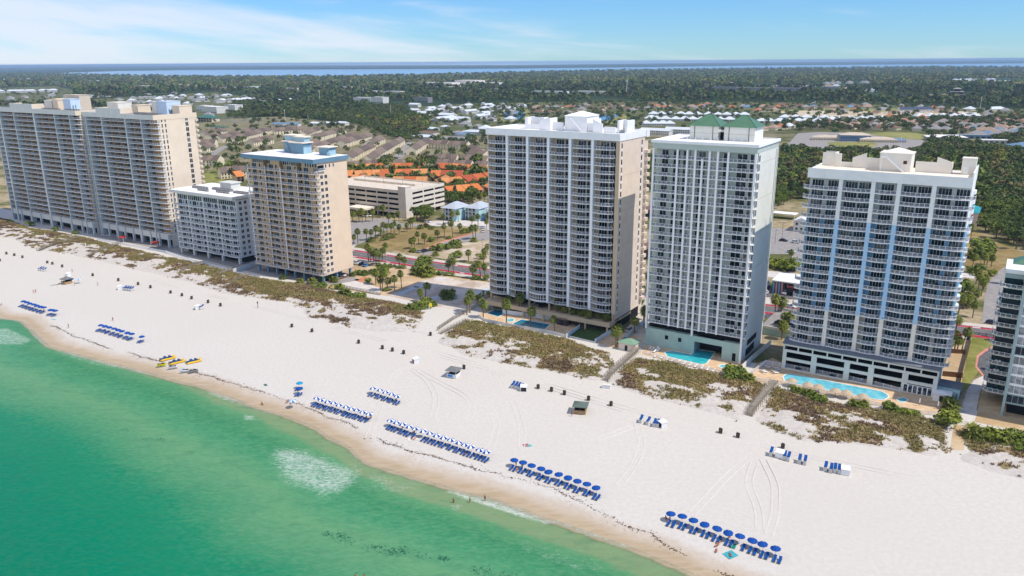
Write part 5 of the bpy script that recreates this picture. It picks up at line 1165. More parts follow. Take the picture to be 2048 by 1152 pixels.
for k in range(5): a = k * 1.26; mb.path([(0, 0, -.1), (.5 * math.cos(a), .5 * math.sin(a), .9)], [.06, .03], 5)
STEMS = mb.mesh('stems', [MATS['stem_brown']])
def palm_row(pxs, desc, hs=(.85, 1.15)):
 pts = sorted([(*p, 1) if len(p) == 2 else p for p in pxs], key=lambda p: p[0]); n = len(pts)
 for i, (x, y, s_) in enumerate(pts):
  if n == 1: lab = 'sabal palm ' + desc
  else: lab = '%s sabal palm from the left %s' % (ordw(i), desc)
  pr = random.choice(PALMS); sc = 1.12 * s_ * random.uniform(*hs); t_ = thing('palm_tree', lab, 'palm tree', P(x, y), random.uniform(0, 6.28), 'sabal palms of the beach town'); t_.scale = (sc * 1.05, sc * 1.05, sc * random.uniform(.9, 1.12))
  obj('crown', pr[0], t_); obj('trunk', pr[1], t_)
def bush_row(pxs, desc, r=1.5, pal=.5, pxspread=0):
 pts = sorted(pxs, key=lambda p: p[0]); n = len(pts)
 for i, p in enumerate(pts):
  lab = ('%s green shrub from the left %s' % (ordw(i), desc)) if n > 1 else 'green shrub ' + desc
  t_ = thing('shrub', lab, 'shrub', P(p[0], p[1]), random.uniform(0, 6.28), 'green shrubs between the beach and the road'); s_ = r * (p[2] if len(p) > 2 else 1) * random.uniform(.8, 1.2); t_.scale = (s_, s_, s_ * random.uniform(.8, 1.1))
  m_ = random.choice(PALMETTO) if random.random() < pal else random.choice(BUSH)
  obj('foliage', m_, t_); obj('stems', STEMS, t_)
def C(o_, pts): return [(o_[0][0] + p[0] * o_[1], o_[0][1] + p[1] * o_[1]) + tuple(p[2:]) for p in pts]
palm_row(C(R3, [(115, 820), (165, 810), (280, 775), (335, 765), (390, 785), (460, 745), (500, 722), (545, 722), (590, 705), (630, 695), (695, 695)]), 'in the row along the grey parking lot')
palm_row(C(R3, [(100, 540), (180, 530), (225, 545), (265, 535), (355, 530), (450, 482), (490, 480), (560, 560), (640, 570), (690, 520)]), 'in front of the car park building')
palm_row(C(R3, [(795, 665), (840, 632), (862, 630), (1085, 485)]), 'at the top of the dry lawn')
palm_row(C(R3, [(1260, 572), (1375, 560), (1450, 535), (1625, 645), (1705, 612), (1815, 622), (1845, 605)]), 'before the pale blue houses')
palm_row(C(R3, [(1470, 685), (1380, 738), (1275, 745), (1185, 772)]), 'along the pink kerb of the side road')
palm_row(C(R3, [(1020, 825), (945, 822), (890, 875), (855, 882)]), 'at the lower edge of the dry lawn')
palm_row(C(R3, [(1640, 762), (1675, 757)]), 'beside the parked white car')
palm_row(C(R3, [(1830, 960), (1775, 1050), (1580, 1040)]), 'on the sandy lot behind the red-laned road')
palm_row(C(R3, [(1720, 300), (1740, 305), (1780, 300), (1830, 305), (1855, 300)]), 'behind the pale blue houses')
palm_row(C(R4, [(300, 270), (325, 275), (370, 285), (400, 325), (440, 310), (515, 220), (480, 280)]), 'in the clump beside the red-laned road')
palm_row(C(R4, [(695, 345), (760, 355), (1085, 375), (1325, 425), (1390, 435), (1635, 492), (1735, 492), (1790, 495)]), 'along the near kerb of the red-laned road')
palm_row(C(R4, [(395, 575), (455, 645), (480, 655), (545, 640), (635, 645), (725, 612)]), 'on the sandy lot behind the dunes')
palm_row(C(R4, [(965, 792), (1030, 765)]), 'at the front of the vacant concrete lot')
palm_row(C(R4, [(1560, 960, 1.1), (1600, 930, 1.1), (1770, 1000)]), 'by the turquoise awning')
palm_row(C(CA, [(320, 405), (605, 465), (900, 525)]), 'along the white wall of the pool deck')
palm_row(C(CA, [(360, 250), (470, 292, 1.25), (930, 352), (1020, 362), (1110, 385), (1210, 405), (1305, 440), (1410, 432), (1520, 470)]), 'in the shade of the white-ribbed tower')
palm_row(C(CA, [(1635, 685, 1.15), (1655, 650, 1.15), (1860, 520)]), 'by the small green-roofed kiosk')
palm_row([(1283, 607), (1287, 640), (1280, 622), (1292, 585), (1288, 655)], 'in the gap left of the mint tower')
palm_row(C(CBC, [(275, 935), (325, 930)]), 'at the kerb between the two right towers', (1.1, 1.25))
palm_row(C(CBC, [(330, 1110), (355, 1050), (380, 1020), (370, 1080), (405, 500)]), 'left of the garage tower')
palm_row(C(CR7, [(115, 1085), (145, 1075), (170, 905), (250, 865), (300, 945), (320, 845), (215, 860), (270, 790), (350, 700), (400, 690), (230, 700), (330, 640), (280, 245), (430, 460), (300, 480), (470, 480), (400, 500), (380, 745), (620, 640)]), 'right of the garage tower')
palm_row(C(CK, [(355, 210), (400, 205), (330, 195), (720, 100, .6), (720, 390, .7)]), 'beside the wooden fence')
bush_row(C(R4, [(930, 440, 1.5), (990, 400, 1.6), (1040, 460, 1.5), (960, 340, 1.6), (1080, 440, 1.3), (1010, 330, 1.4), (900, 380, 1.2)]), 'in the big clump by the road', 1.6)
bush_row(C(R4, [(430, 330), (520, 340), (600, 350), (680, 360), (740, 365), (1140, 430), (1230, 445), (1310, 455), (1370, 455), (1660, 505), (1720, 508), (1790, 508)]), 'in the low hedge along the pavement', 1.05, .2)
bush_row(C(R4, [(180, 440), (250, 450), (330, 430), (420, 430), (510, 430, 1.3), (480, 370, 1.2), (100, 460), (310, 545, .8), (520, 650, .8)]), 'beside the sandy lot', 1.5)
bush_row(C(R4, [(30, 720, 1.2), (120, 740), (190, 745), (240, 750), (-420, 760 - 200), (-60, 700)]), 'at the back of the dunes', 1.5, .7)
bush_row(C(R4, [(830, 900), (900, 900), (960, 880), (1020, 870), (1080, 850), (1130, 840), (900, 840), (1000, 820), (1080, 800)]), 'in the thicket by the yellow flag', 1.4, .3)
bush_row(C(R4, [(1310, 750, 1.7), (1360, 720, 1.4), (1270, 710, 1.2), (1720, 770, .9), (1860, 720, 1.3)]), 'in the shade on the concrete lot', 1.5)
bush_row(C(R3, [(970, 625), (1050, 605), (1100, 630), (620, 740), (510, 770), (330, 790), (1330, 755), (1500, 680), (1560, 670), (1600, 660), (1090, 790), (870, 920), (1650, 790)]), 'around the dry lawn', 1.4, .4)
bush_row(C(R3, [(1130, 900, 1.4), (1240, 900, 1.4), (1160, 970), (1350, 870, 1.3), (1420, 850, 1.3), (1410, 1000, 1.5), (1740, 1010), (1300, 880), (1450, 870)]), 'on the sandy lot behind the road', 1.5)
bush_row([(1586, 782), (1596, 785), (1606, 788), (1616, 791), (1626, 794), (1638, 798), (1650, 801), (1628, 803), (1642, 806), (1704, 812, 1.3), (1716, 815, 1.3), (1727, 814), (1770, 819, 1.3), (1785, 822), (1800, 826), (1818, 829), (1830, 831)], 'along the front of the long pool', 1.0, .35)
bush_row([(1455, 752, 1.3), (1468, 756, 1.4), (1480, 760), (1495, 764)], 'at the corner of the deck of the mint tower', 1.5, .6)
bush_row([(1886, 852, 1.5), (1895, 845, 1.5), (1900, 820), (1898, 808)], 'at the end of the wooden fence', 1.5, .2)
bush_row([(1945, 872, 1.6), (1955, 880, 1.4), (1975, 880, 1.5), (1990, 884, 1.6), (2005, 888, 1.5), (2022, 884, 1.5), (2036, 905, 1.2)], 'below the right-hand block', 1.35, .45)
bush_row([(652, 560, 1.4), (668, 564), (676, 578, 1.5), (690, 590, 1.2), (600, 566), (566, 558), (640, 577, 1.3)], 'before the sand-coloured tower', 1.5, .6)
bush_row(C(CBC, [(230, 540, 1.6), (260, 530, 1.6), (350, 550, 1.4), (400, 560, 1.5), (430, 560), (310, 540)]), 'behind the beach shop', 1.9, .2)
bush_row(C(CR7, [(330, 400, 1.6), (380, 390, 1.9), (440, 380, 1.8), (400, 340, 1.8), (280, 530), (350, 560), (460, 560), (380, 520), (210, 700, 1.5), (200, 830, 1.4)]), 'on the scrub behind the garage tower', 1.9, .25)
bush_row([(20, 446), (60, 452), (110, 462), (150, 468), (420, 380), (430, 372)], 'beside the peach towers', 1.6, .3)

# broad trees: sampled over the real woodland outlines; the nearest 300 stand alone, the others form the wood
WOODS = {
'right': [(1548, 330), (1560, 300), (1640, 308), (1800, 312), (1860, 300), (1960, 300), (2060, 310), (2300, 340), (2300, 540), (2100, 522), (2048, 506), (2005, 486), (1962, 462), (1954, 420), (1960, 380), (1590, 400), (1545, 420)],
'mid': [(455, 238), (470, 205), (560, 205), (700, 212), (800, 216), (850, 240), (852, 262), (845, 283), (800, 286), (760, 268), (700, 248), (560, 232)],
'garage': [(865, 400), (890, 375), (955, 385), (960, 405), (880, 420), (868, 440), (820, 450), (815, 420)],
'orange': [(740, 322), (860, 312), (880, 335), (760, 345)],
}
def sample_poly_px(poly, spacing):
 w_ = [P(x, y)[:2] for x, y in poly]; a = np.array(w_); x0, y0 = a.min(0); x1, y1 = a.max(0)
 gx, gy = np.meshgrid(np.arange(x0, x1, spacing), np.arange(y0, y1, spacing)); gx = gx.ravel() + RNG.uniform(-.45, .45, gx.size) * spacing; gy = gy.ravel() + RNG.uniform(-.45, .45, gy.size) * spacing
 ok = inpoly(gx, gy, w_); return np.stack([gx[ok], gy[ok]], -1)
TREES = []
for k, sp in (('right', 7.2), ('mid', 8.5), ('garage', 6.0)):
 for x, y in sample_poly_px(WOODS[k], sp): TREES.append((x, y, k))
# single trees standing among the houses
def scatter_px(px, zone):
 for x, y in px:
  p = P(x, y); TREES.append((p[0], p[1], zone))
scatter_px(C(((680, 210), .15625), [(600, 740), (640, 720), (560, 760), (870, 640), (960, 620), (1080, 700), (1130, 720), (1180, 720), (1060, 600), (920, 560), (660, 620), (480, 500), (450, 480), (1270, 540), (1400, 520), (1620, 560), (1700, 520), (1880, 420), (1960, 440), (1440, 730), (700, 780), (250, 700), (130, 840), (600, 900), (700, 930), (1020, 930), (1180, 820), (1250, 900), (380, 940), (1620, 850), (1650, 870)]), 'orange')
scatter_px(C(((390, 210), .15625), [(540, 600), (600, 560), (480, 640), (440, 560), (580, 500), (640, 480), (250, 480), (300, 430), (830, 480), (780, 350), (1400, 480), (1440, 490), (240, 620), (500, 900), (480, 960), (160, 380), (430, 330), (560, 380), (1130, 250), (1300, 260), (1650, 270)]), 'condo')
scatter_px([(1165, 215), (1600, 268), (1640, 260), (1500, 255), (1480, 260), (1560, 265), (1670, 270), (1700, 265), (1580, 245), (1600, 250)], 'village')
for zone, poly, n_ in (('condo', [(395, 250), (560, 236), (700, 250), (760, 260), (985, 300), (985, 330), (700, 318), (480, 330), (400, 335)], 190), ('village', [(850, 225), (1000, 208), (1290, 206), (1600, 208), (2048, 225), (2048, 275), (1850, 268), (1560, 258), (1300, 262), (985, 262), (860, 250)], 1150), ('village', [(1570, 245), (2048, 240), (2048, 268), (1860, 262), (1560, 262)], 700), ('far town', [(-40, 178), (430, 186), (520, 200), (500, 232), (400, 243), (-40, 210)], 260), ('school', [(1850, 272), (2048, 275), (2048, 305), (1860, 300)], 260), ('condo', [(860, 265), (985, 262), (985, 300), (860, 290)], 60)):
 xs_ = [p[0] for p in poly]; ys_ = [p[1] for p in poly]; c_ = 0
 w_ = [P(x, y)[:2] for x, y in poly]; a = np.array(w_); x0, y0 = a.min(0); x1, y1 = a.max(0)
 while c_ < n_:
  x, y = random.uniform(x0, x1), random.uniform(y0, y1)
  if inpoly(np.array([x]), np.array([y]), w_)[0]: TREES.append((x, y, zone)); c_ += 1
TREE_EXCL = []      # filled by the houses: (x, y, r)
# ------------------------------------------------------------------ the town behind the towers
for k, c in enumerate([(210, 122, 66), (220, 138, 78), (194, 106, 60), (214, 146, 92), (178, 86, 56)]): M('orange_tile_%d' % k, c, .85, .22, .9, streak=.25)
M('tile_ridge', (150, 84, 56), .9); M('tan_stucco', (208, 182, 144), .9, .1, .4); M('party_wall', (120, 92, 72), .9, .15)
for k, c in enumerate([(124, 108, 96), (138, 120, 106), (110, 96, 86)]): M('shingle_%d' % k, c, .95, .22, .8, streak=.2)
M('cream_stucco', (236, 222, 190), .9, .1, .4); M('house_glass', (40, 44, 48), .3, .3, 1.0, spec=.5)
M('white_metal_roof', (216, 222, 226), .5, .10, .5, streak=.15); M('grey_shingle', (150, 148, 146), .9, .2, .5); M('blue_shingle', (112, 140, 168), .8, .15, .5); M('white_stucco', (226, 222, 212), .9, .1, .4); M('brown_shingle', (128, 102, 84), .95, .2, .5); M('terracotta', (186, 120, 82), .9, .2, .5); M('pink_shingle', (172, 146, 128), .95, .2, .5)
M('pale_blue_wall', (186, 222, 224), .85, .06, .3, streak=.1); M('dark_timber', (62, 46, 42), .9, .2); M('teal_canvas', (36, 196, 206), .7, .1); M('navy_roof', (70, 84, 104), .8, .15)
def frame_px(a, b, z):
 p0 = np.array(P(*a, z)); p1 = np.array(P(*b, z)); d = p1 - p0; L = float(np.hypot(d[0], d[1])); return p0, L, math.atan2(d[1], d[0])
def occupied(p, r): TREE_EXCL.append((p[0], p[1], r))
def mono_row(a, b, n, label, steps=False, depth=9.5):
 """terrace with one tile roof slope facing the viewer, cut into units"""
 p0, L, ang = frame_px(a, b, 5.2); T = thing('townhouse_row', label, 'town houses', (p0[0], p0[1], 0), ang, 'terraces with orange tile roofs')
 for k in range(int(L // 6) + 1): q = p0 + np.array([math.cos(ang), math.sin(ang), 0]) * k * 6 + np.array([-math.sin(ang), math.cos(ang), 0]) * depth / 2; occupied(q, 7.5)
 uw = L / n; mb = MB(); mb.box(.1, .9, 0, L - .1, depth + 3, 5.0); mb.prism([(0, depth - .3), (L, depth - .3), (L, depth + .0), (0, depth)], 5.0, 8.4); mb.build('wall', [MATS['tan_stucco']], T)
 for k in range(n):
  y = (k * .9 if steps else 0); z0 = 5.0 + (k % 2) * .12; mb = MB(); x0, x1 = k * uw + .12, (k + 1) * uw - .12
  i = len(mb.v); mb.v += [(x0, -.4, z0), (x1, -.4, z0), (x1, depth, z0 + 3.8), (x0, depth, z0 + 3.8), (x0, -.4, z0 - .25), (x1, -.4, z0 - .25), (x1, depth, z0 + 3.5), (x0, depth, z0 + 3.5)]
  mb.f += [(0, 1, 2, 3), (4, 5, 1, 0), (7, 6, 5, 4), (4, 0, 3, 7), (1, 5, 6, 2)]; mb.m += [0] * 5
  mb.q([(x0, depth, z0 + 3.8), (x1, depth, z0 + 3.8), (x1, depth + 3.2, z0 + 1.9), (x0, depth + 3.2, z0 + 1.9)]); mb.build('roof', [MATS['orange_tile_%d' % random.randrange(5)]], T)
  if k:
   mb = MB(); mb.prism([(k * uw - .12, -.5), (k * uw + .12, -.5), (k * uw + .12, depth + .2), (k * uw - .12, depth + .2)], 0, [5.2, 5.2, 9.2, 9.2]); mb.build('party_wall', [MATS['party_wall']], T)
 for k in range(n):
  for f in (.28, .72):
   mb = MB(); mb.box(-.75, -.06, 0, .75, .1, 1.7); mb.build('window', [MATS['house_glass']], T, (k * uw + f * uw, .9, 2.6))
   mb = MB(); mb.box(-1.0, -.06, 0, 1.0, .1, 2.1); mb.build('door', [MATS['house_glass']], T, (k * uw + f * uw, .9, .05))
 mb = MB(); mb.box(.3, -.35, 2.3, L - .3, .89, 2.5); mb.build('balcony', [MATS['party_wall']], T)
def gable_row(a, b, n, label, group, wid=12.0, hw=6.0, rise=3.9, roof=('shingle_0', 'shingle_1', 'shingle_2'), wall='cream_stucco'):
 p0, L, ang = frame_px(a, b, hw + rise); T = thing('townhouse_row', label, 'town houses', (p0[0], p0[1], 0), ang, group)
 for k in range(int(L // 6) + 1): q = p0 + np.array([math.cos(ang), math.sin(ang), 0]) * k * 6; occupied(q, wid * .62)
 uw = L / n; mw_ = MB(); wins = []
 for k in range(n):
  x0, x1 = k * uw, (k + 1) * uw - .01; off = (k % 2) * .9 - .45; h_ = hw + (k % 3) * .25; y0, y1 = -wid / 2 + off, wid / 2 + off
  i = len(mw_.v); mw_.v += [(x0, y0, 0), (x1, y0, 0), (x1, y1, 0), (x0, y1, 0), (x0, y0, h_), (x1, y0, h_), (x1, y1, h_), (x0, y1, h_), (x0, off, h_ + rise), (x1, off, h_ + rise)]
  mw_.f += [(i, i + 1, i + 5, i + 4), (i + 2, i + 3, i + 7, i + 6), (i + 1, i + 2, i + 6, i + 9, i + 5), (i + 3, i, i + 4, i + 8, i + 7)]; mw_.m += [0] * 4
  mb = MB(); e = .5; zz_ = e * rise / (wid / 2)
  for s_ in (-1, 1):
   ye = off + s_ * (wid / 2 + e); mb.q([(x0 - .25, ye, h_ - zz_ + .15), (x1 + .25, ye, h_ - zz_ + .15), (x1 + .25, off, h_ + rise + .15), (x0 - .25, off, h_ + rise + .15)][::1 if s_ < 0 else -1]); mb.q([(x0 - .25, ye, h_ - zz_ - .1), (x1 + .25, ye, h_ - zz_ - .1), (x1 + .25, ye, h_ - zz_ + .15), (x0 - .25, ye, h_ - zz_ + .15)])
  mb.build('roof', [MATS[roof[k % len(roof)]]], T)
  for f in (.25, .7): wins += [(k * uw + f * uw, y0 - .03, 3.3), (k * uw + f * uw, y0 - .03, .6), (k * uw + f * uw, y1 + .03, 3.3)]
 mw_.build('wall', [MATS[wall]], T)
 mb = MB(); mb.box(-.6, -.05, 0, .6, .05, 1.5); wm = mb.mesh('window', [MATS['house_glass']]); repeat('window', wm, T, wins, 40)
R2 = ((680, 210), .15625); R1 = ((390, 210), .15625)
orange = [((155, 830), (580, 805), 3, 'back terrace at left'), ((630, 808), (1062, 806), 3, 'back terrace with one darker red section'), ((1200, 800), (1620, 828), 3, 'back terrace right of centre'), ((1680, 840), (1980, 856), 3, 'back terrace against the white-ribbed tower'),
  ((195, 908), (640, 888), 4, 'second terrace at left'), ((690, 888), (1110, 886), 4, 'second terrace in the middle with four even sections'), ((1140, 905), (1565, 908), 3, 'second terrace at right'), ((60, 835), (130, 825), 1, 'short terrace end beside the sand-coloured tower'), ((-30, 905), (148, 905), 2, 'lower terrace end beside the sand-coloured tower'),
  ((135, 965), (330, 962), 2, 'small terrace just above the car park at left'), ((650, 990), (1100, 992), 3, 'low terrace half hidden by the car park roof'), ((470, 935), (585, 930), 1, 'single small roof above the car park'),
  ((1330, 1015), (1620, 985), 2, 'left pair of the stepped terrace'), ((1635, 975), (1905, 940), 2, 'middle pair of the stepped terrace'), ((1215, 955), (1340, 1015), 1, 'lowest single unit of the stepped terrace'), ((1910, 935), (2200, 900), 2, 'right end of the stepped terrace at the tower'),
  ((1400, 1122), (1840, 1080), 4, 'nearest terrace with pink stucco front'), ((1830, 1030), (1960, 1080), 1, 'short terrace turned towards the tower'), ((2100, 850), (2300, 860), 2, 'terrace hidden behind the white-ribbed tower')]
for a, b, n, lab in orange: mono_row(cr(*R2, [a])[0], cr(*R2, [b])[0], n, 'orange tile roofed ' + lab)
mono_row(cr(*R1, [(530, 915)])[0], cr(*R1, [(640, 905)])[0], 1, 'orange tile roofed house alone between the white block and sand tower')
tan2 = [((335, 645), (765, 405), 5, 'diagonal row ending at the court, centre'), ((75, 620), (395, 478), 4, 'diagonal row left of centre'), ((365, 442), (525, 388), 2, 'short pair at the wood edge'), ((0, 445), (365, 352), 5, 'long row below the wood'), ((900, 525), (1110, 415), 3, 'row right of the long court'),
  ((1170, 445), (1640, 470), 6, 'level row at the back'), ((1680, 500), (1830, 560), 2, 'pair near the white-ribbed tower'), ((1690, 560), (1880, 590), 2, 'lower pair near the white-ribbed tower'), ((1235, 625), (1500, 628), 4, 'level row above the orange roofs'), ((1545, 640), (1900, 652), 5, 'five-unit level row above the orange roofs'), ((1250, 690), (1475, 695), 3, 'front row above the orange roofs'), ((1480, 706), (1695, 712), 3, 'front row beside the pale gable'), ((1755, 715), (1905, 722), 2, 'front row at the tower edge'),
  ((75, 725), (235, 715), 2, 'small row behind the blue-edged roof'), ((290, 712), (470, 705), 3, 'three-unit row behind the blue-edged roof'), ((690, 695), (780, 690), 1, 'single gable behind the first orange roof')]
tan1 = [((90, 330), (370, 292), 4, 'row by the substation'), ((285, 388), (540, 330), 4, 'second row by the substation'), ((560, 320), (740, 285), 3, 'far end of the second row'), ((450, 405), (930, 280), 7, 'long diagonal row left'), ((695, 430), (960, 395), 4, 'row behind the blue roof houses'), ((1000, 290), (1380, 275), 5, 'level row before the wood'), ((1375, 335), (1560, 278), 3, 'row left of the big brown roof'), ((1500, 375), (1880, 290), 3, 'big dark brown roof before the wood'), ((1370, 545), (1530, 470), 2, 'row behind the right roof house'), ((1530, 500), (1740, 430), 3, 'start of the long right row'), ((1750, 420), (2048, 350), 4, 'continuing long right row'), ((70, 440), (270, 438), 3, 'row at the cream end wall'), ((80, 505), (205, 480), 2, 'low row at the cream end wall'), ((300, 800), (630, 775), 4, 'long low row beside the blue pool'), ((95, 645), (330, 650), 3, 'row with pale gable end beside the lawn'), ((1400, 480), (1560, 430), 2, 'row in the palms'), ((150, 372), (270, 350), 2, 'little row in the trees')]
for a, b, n, lab in tan2: gable_row(cr(*R2, [a])[0], cr(*R2, [b])[0], n, 'brown-roofed cream town houses, ' + lab, 'brown-roofed town house rows')
for a, b, n, lab in tan1: gable_row(cr(*R1, [a])[0], cr(*R1, [b])[0], n, 'brown-roofed cream town houses, ' + lab, 'brown-roofed town house rows')
_hm = {}
def house_mesh(w, d, hw, rise, kind, roofm, wallm):
 key = (round(w), round(d), round(hw), kind, roofm, wallm)
 if key in _hm: return _hm[key]
 mb = MB(); mb.box(-w / 2, -d / 2, 0, w / 2, d / 2, hw, 0, skip='b'); e = .6; rl = max(.2, (w - d) / 2) if kind == 'hip' else w / 2 + e
 i = len(mb.v); mb.v += [(-w / 2 - e, -d / 2 - e, hw), (w / 2 + e, -d / 2 - e, hw), (w / 2 + e, d / 2 + e, hw), (-w / 2 - e, d / 2 + e, hw), (-rl, 0, hw + rise), (rl, 0, hw + rise)]
 mb.f += [(i, i + 1, i + 5, i + 4), (i + 1, i + 2, i + 5), (i + 2, i + 3, i + 4, i + 5), (i + 3, i, i + 4)]; mb.m += [1, 1 if kind == 'hip' else 0, 1, 1 if kind == 'hip' else 0]
 n = max(2, int(w / 3))
 for k in range(n): mb.box(-w / 2 + (k + .5) * w / n - .6, -d / 2 - .05, .9, -w / 2 + (k + .5) * w / n + .6, -d / 2, 2.3, 2); 
 if hw > 5:
  for k in range(n): mb.box(-w / 2 + (k + .5) * w / n - .6, -d / 2 - .05, 3.8, -w / 2 + (k + .5) * w / n + .6, -d / 2, 5.2, 2)
 _hm[key] = mb.mesh('house', [MATS[wallm], MATS[roofm], MATS['house_glass']]); return _hm[key]
def house_line(a, b, n, desc, roofs, wall='white_stucco', w=(15, 19), d=(13, 16), hw=3.6, rise=4.6, kind='hip', jit=2.0, name='house', cat='house', ang=None):
 pa, pb = np.array(P(*a)), np.array(P(*b)); base = math.atan2(*(pb - pa)[1::-1])
 for k in range(n):
  f = (k + .5) / n; p = pa * (1 - f) + pb * f + np.array([random.uniform(-jit, jit), random.uniform(-jit, jit), 0]); occupied(p, 9); L_ = math.hypot(p[0], p[1]); q_ = 1 - (16 if L_ < 1800 else 45) / L_; occupied((p[0] * q_, p[1] * q_, 0), 11 if L_ < 1800 else 24)
  r = roofs[k % len(roofs)] if len(roofs) < 3 else random.choice(roofs)
  o = obj(name, house_mesh(round(random.uniform(*w)), round(random.uniform(*d)), hw, rise, kind, r, wall), None, tuple(p), (base if ang is None else ang) + random.uniform(-.06, .06) + (math.pi if False else 0))
  tag(o, '%s house from the left %s' % (ordw(k), desc) if n > 1 else 'house ' + desc, cat, 'houses of the town')
WM = ['white_metal_roof', 'white_metal_roof']
house_line((1304, 241), (1470, 243), 9, 'in the front row of white-roofed cottages', WM)
house_line((1296, 231), (1500, 233), 11, 'in the back row of white-roofed cottages', WM)
house_line((1284, 251), (1350, 251), 4, 'in the nearest row of white-roofed cottages', WM)
house_line((1296, 240), (1312, 240), 1, 'with the largest white hipped roof beside the pond', WM, w=(22, 22), d=(16, 16), rise=5)
house_line((1512, 246), (1640, 246), 7, 'in the white-roofed row right of the green roofs', WM)
house_line((1560, 238), (1660, 239), 5, 'in the white-roofed row below the bare strip', WM)
house_line((1650, 243), (1770, 240), 6, 'in the white-roofed row behind the round trees', WM)
house_line((1830, 236), (1960, 235), 6, 'in the white-roofed row at the far right', WM)
house_line((1290, 268), (1334, 270), 2, 'in the long white-roofed pair between the towers', WM, w=(26, 28), d=(12, 13), hw=6, rise=3, kind='gable')
house_line((1336, 266), (1396, 268), 2, 'in the long white-roofed pair against the mint tower', WM, w=(28, 30), d=(13, 14), hw=6, rise=3, kind='gable')
mixr = ['brown_shingle', 'terracotta', 'grey_shingle', 'pink_shingle', 'brown_shingle']
house_line((1064, 216), (1300, 219), 14, 'in the mixed roofs along the wood', mixr, 'cream_stucco', hw=3.6, rise=3.2, jit=8)
house_line((1070, 227), (1165, 229), 5, 'in the brown roofs by the pond', mixr, 'cream_stucco', jit=8)
house_line((1300, 217), (1420, 216), 8, 'in the mixed roofs above the white cottages', mixr + ['blue_shingle'], 'cream_stucco', jit=8)
house_line((1480, 217), (1740, 217), 15, 'in the mixed roofs beyond the bare strip', mixr + ['blue_shingle'], 'cream_stucco', hw=3.8, jit=8)
house_line((1500, 224), (1560, 222), 3, 'in the short row beyond the bare strip', mixr, 'cream_stucco', jit=5)
house_line((1800, 248), (1930, 250), 9, 'in the grey roofs among the trees', ['grey_shingle', 'pink_shingle', 'grey_shingle'], 'cream_stucco', jit=6)
house_line((1912, 254), (2060, 264), 11, 'in the upper pinkish row at the right edge', ['pink_shingle', 'pink_shingle', 'grey_shingle'], 'cream_stucco', jit=3)
house_line((1930, 262), (2060, 270), 9, 'in the middle row at the right edge', ['pink_shingle', 'grey_shingle', 'blue_shingle'], 'cream_stucco', jit=3)
house_line((1942, 272), (1998, 274), 4, 'in the lower row at the right edge', ['grey_shingle', 'blue_shingle', 'grey_shingle'], 'white_stucco', jit=3)
house_line((1985, 246), (2060, 249), 5, 'in the tan row beyond the right trees', ['pink_shingle', 'brown_shingle', 'pink_shingle'], 'cream_stucco', jit=5)
house_line((1660, 252), (1720, 254), 4, 'among the trees left of the school lot', ['grey_shingle', 'pink_shingle', 'grey_shingle'], 'cream_stucco', jit=5)
house_line((1520, 262), (1580, 256), 4, 'among the palms behind the mint tower', ['terracotta', 'pink_shingle', 'white_metal_roof'], 'cream_stucco', jit=5)
house_line((1738, 256), (1800, 254), 4, 'in the trees before the white cottages', ['grey_shingle', 'pink_shingle', 'grey_shingle'], 'cream_stucco', jit=5)
house_line((1795, 226), (1860, 225), 4, 'in the dark-roofed white row at the bare strip', ['navy_roof', 'navy_roof'], 'white_stucco', w=(17, 18), d=(10, 11), hw=6.5, kind='gable')
house_line((1752, 223), (1775, 222), 1, 'with a broad grey roof at the end of the bare strip', ['grey_shingle', 'grey_shingle'], 'cream_stucco', w=(24, 24), d=(18, 18), hw=4)
house_line((1932, 222), (1946, 221), 1, 'with a pale hipped roof beside the tall pole', ['white_metal_roof', 'white_metal_roof'], 'cream_stucco', w=(22, 22), d=(16, 16), hw=4)
house_line((1978, 223), (2010, 222), 1, 'with a long pale blue-grey roof at the far right', ['white_metal_roof', 'white_metal_roof'], 'cream_stucco', w=(40, 40), d=(18, 18), hw=4.5)
# more roofs half hidden among the trees
def in_trees(poly, n, roofs, wall, lab, grp, w=(14, 19), gap=17):
 wp = [P(x, y)[:2] for x, y in poly]; a = np.array(wp); x0, y0 = a.min(0); x1, y1 = a.max(0); c_ = 0; tries = 0
 while c_ < n and tries < 6000:
  tries += 1; x, y = random.uniform(x0, x1), random.uniform(y0, y1)
  if not inpoly(np.array([x]), np.array([y]), wp)[0] or min(math.hypot(x - e_[0], y - e_[1]) for e_ in TREE_EXCL) < gap: continue
  r = random.choice(roofs); occupied((x, y), 8); c_ += 1
  o = obj('house', house_mesh(round(random.uniform(*w)), round(random.uniform(12, 16)), 3.6, 4.4, 'hip', r, wall), None, (x, y, 0), ANG + random.choice((0, 1.57)) + random.uniform(-.3, .3)); tag(o, '%s house %s' % (r.replace('_', ' ').replace(' roof', ''), lab), 'house', grp + ' ' + r.replace('_', ' '))
in_trees([(1064, 211), (1300, 210), (1740, 211), (2048, 226), (2048, 244), (1780, 246), (1600, 218), (1300, 224), (1064, 228)], 70, mixr + ['grey_shingle'], 'cream_stucco', 'half hidden by trees along the wood edge', 'roofs along the wood')
in_trees([(1590, 246), (1860, 244), (2048, 252), (2048, 276), (1860, 262), (1590, 258)], 55, ['grey_shingle', 'pink_shingle', 'brown_shingle'], 'cream_stucco', 'half hidden by trees before the white cottages', 'roofs before the cottages')
in_trees([(860, 214), (1000, 208), (1060, 214), (1000, 262), (850, 262)], 34, ['white_metal_roof', 'grey_shingle'], 'white_stucco', 'half hidden by trees left of the pond', 'roofs left of the pond')
in_trees([(-20, 180), (430, 187), (520, 199), (500, 226), (400, 238), (-20, 206)], 55, ['white_metal_roof', 'grey_shingle', 'grey_shingle'], 'white_stucco', 'among the trees at upper left', 'roofs at upper left', (16, 24))
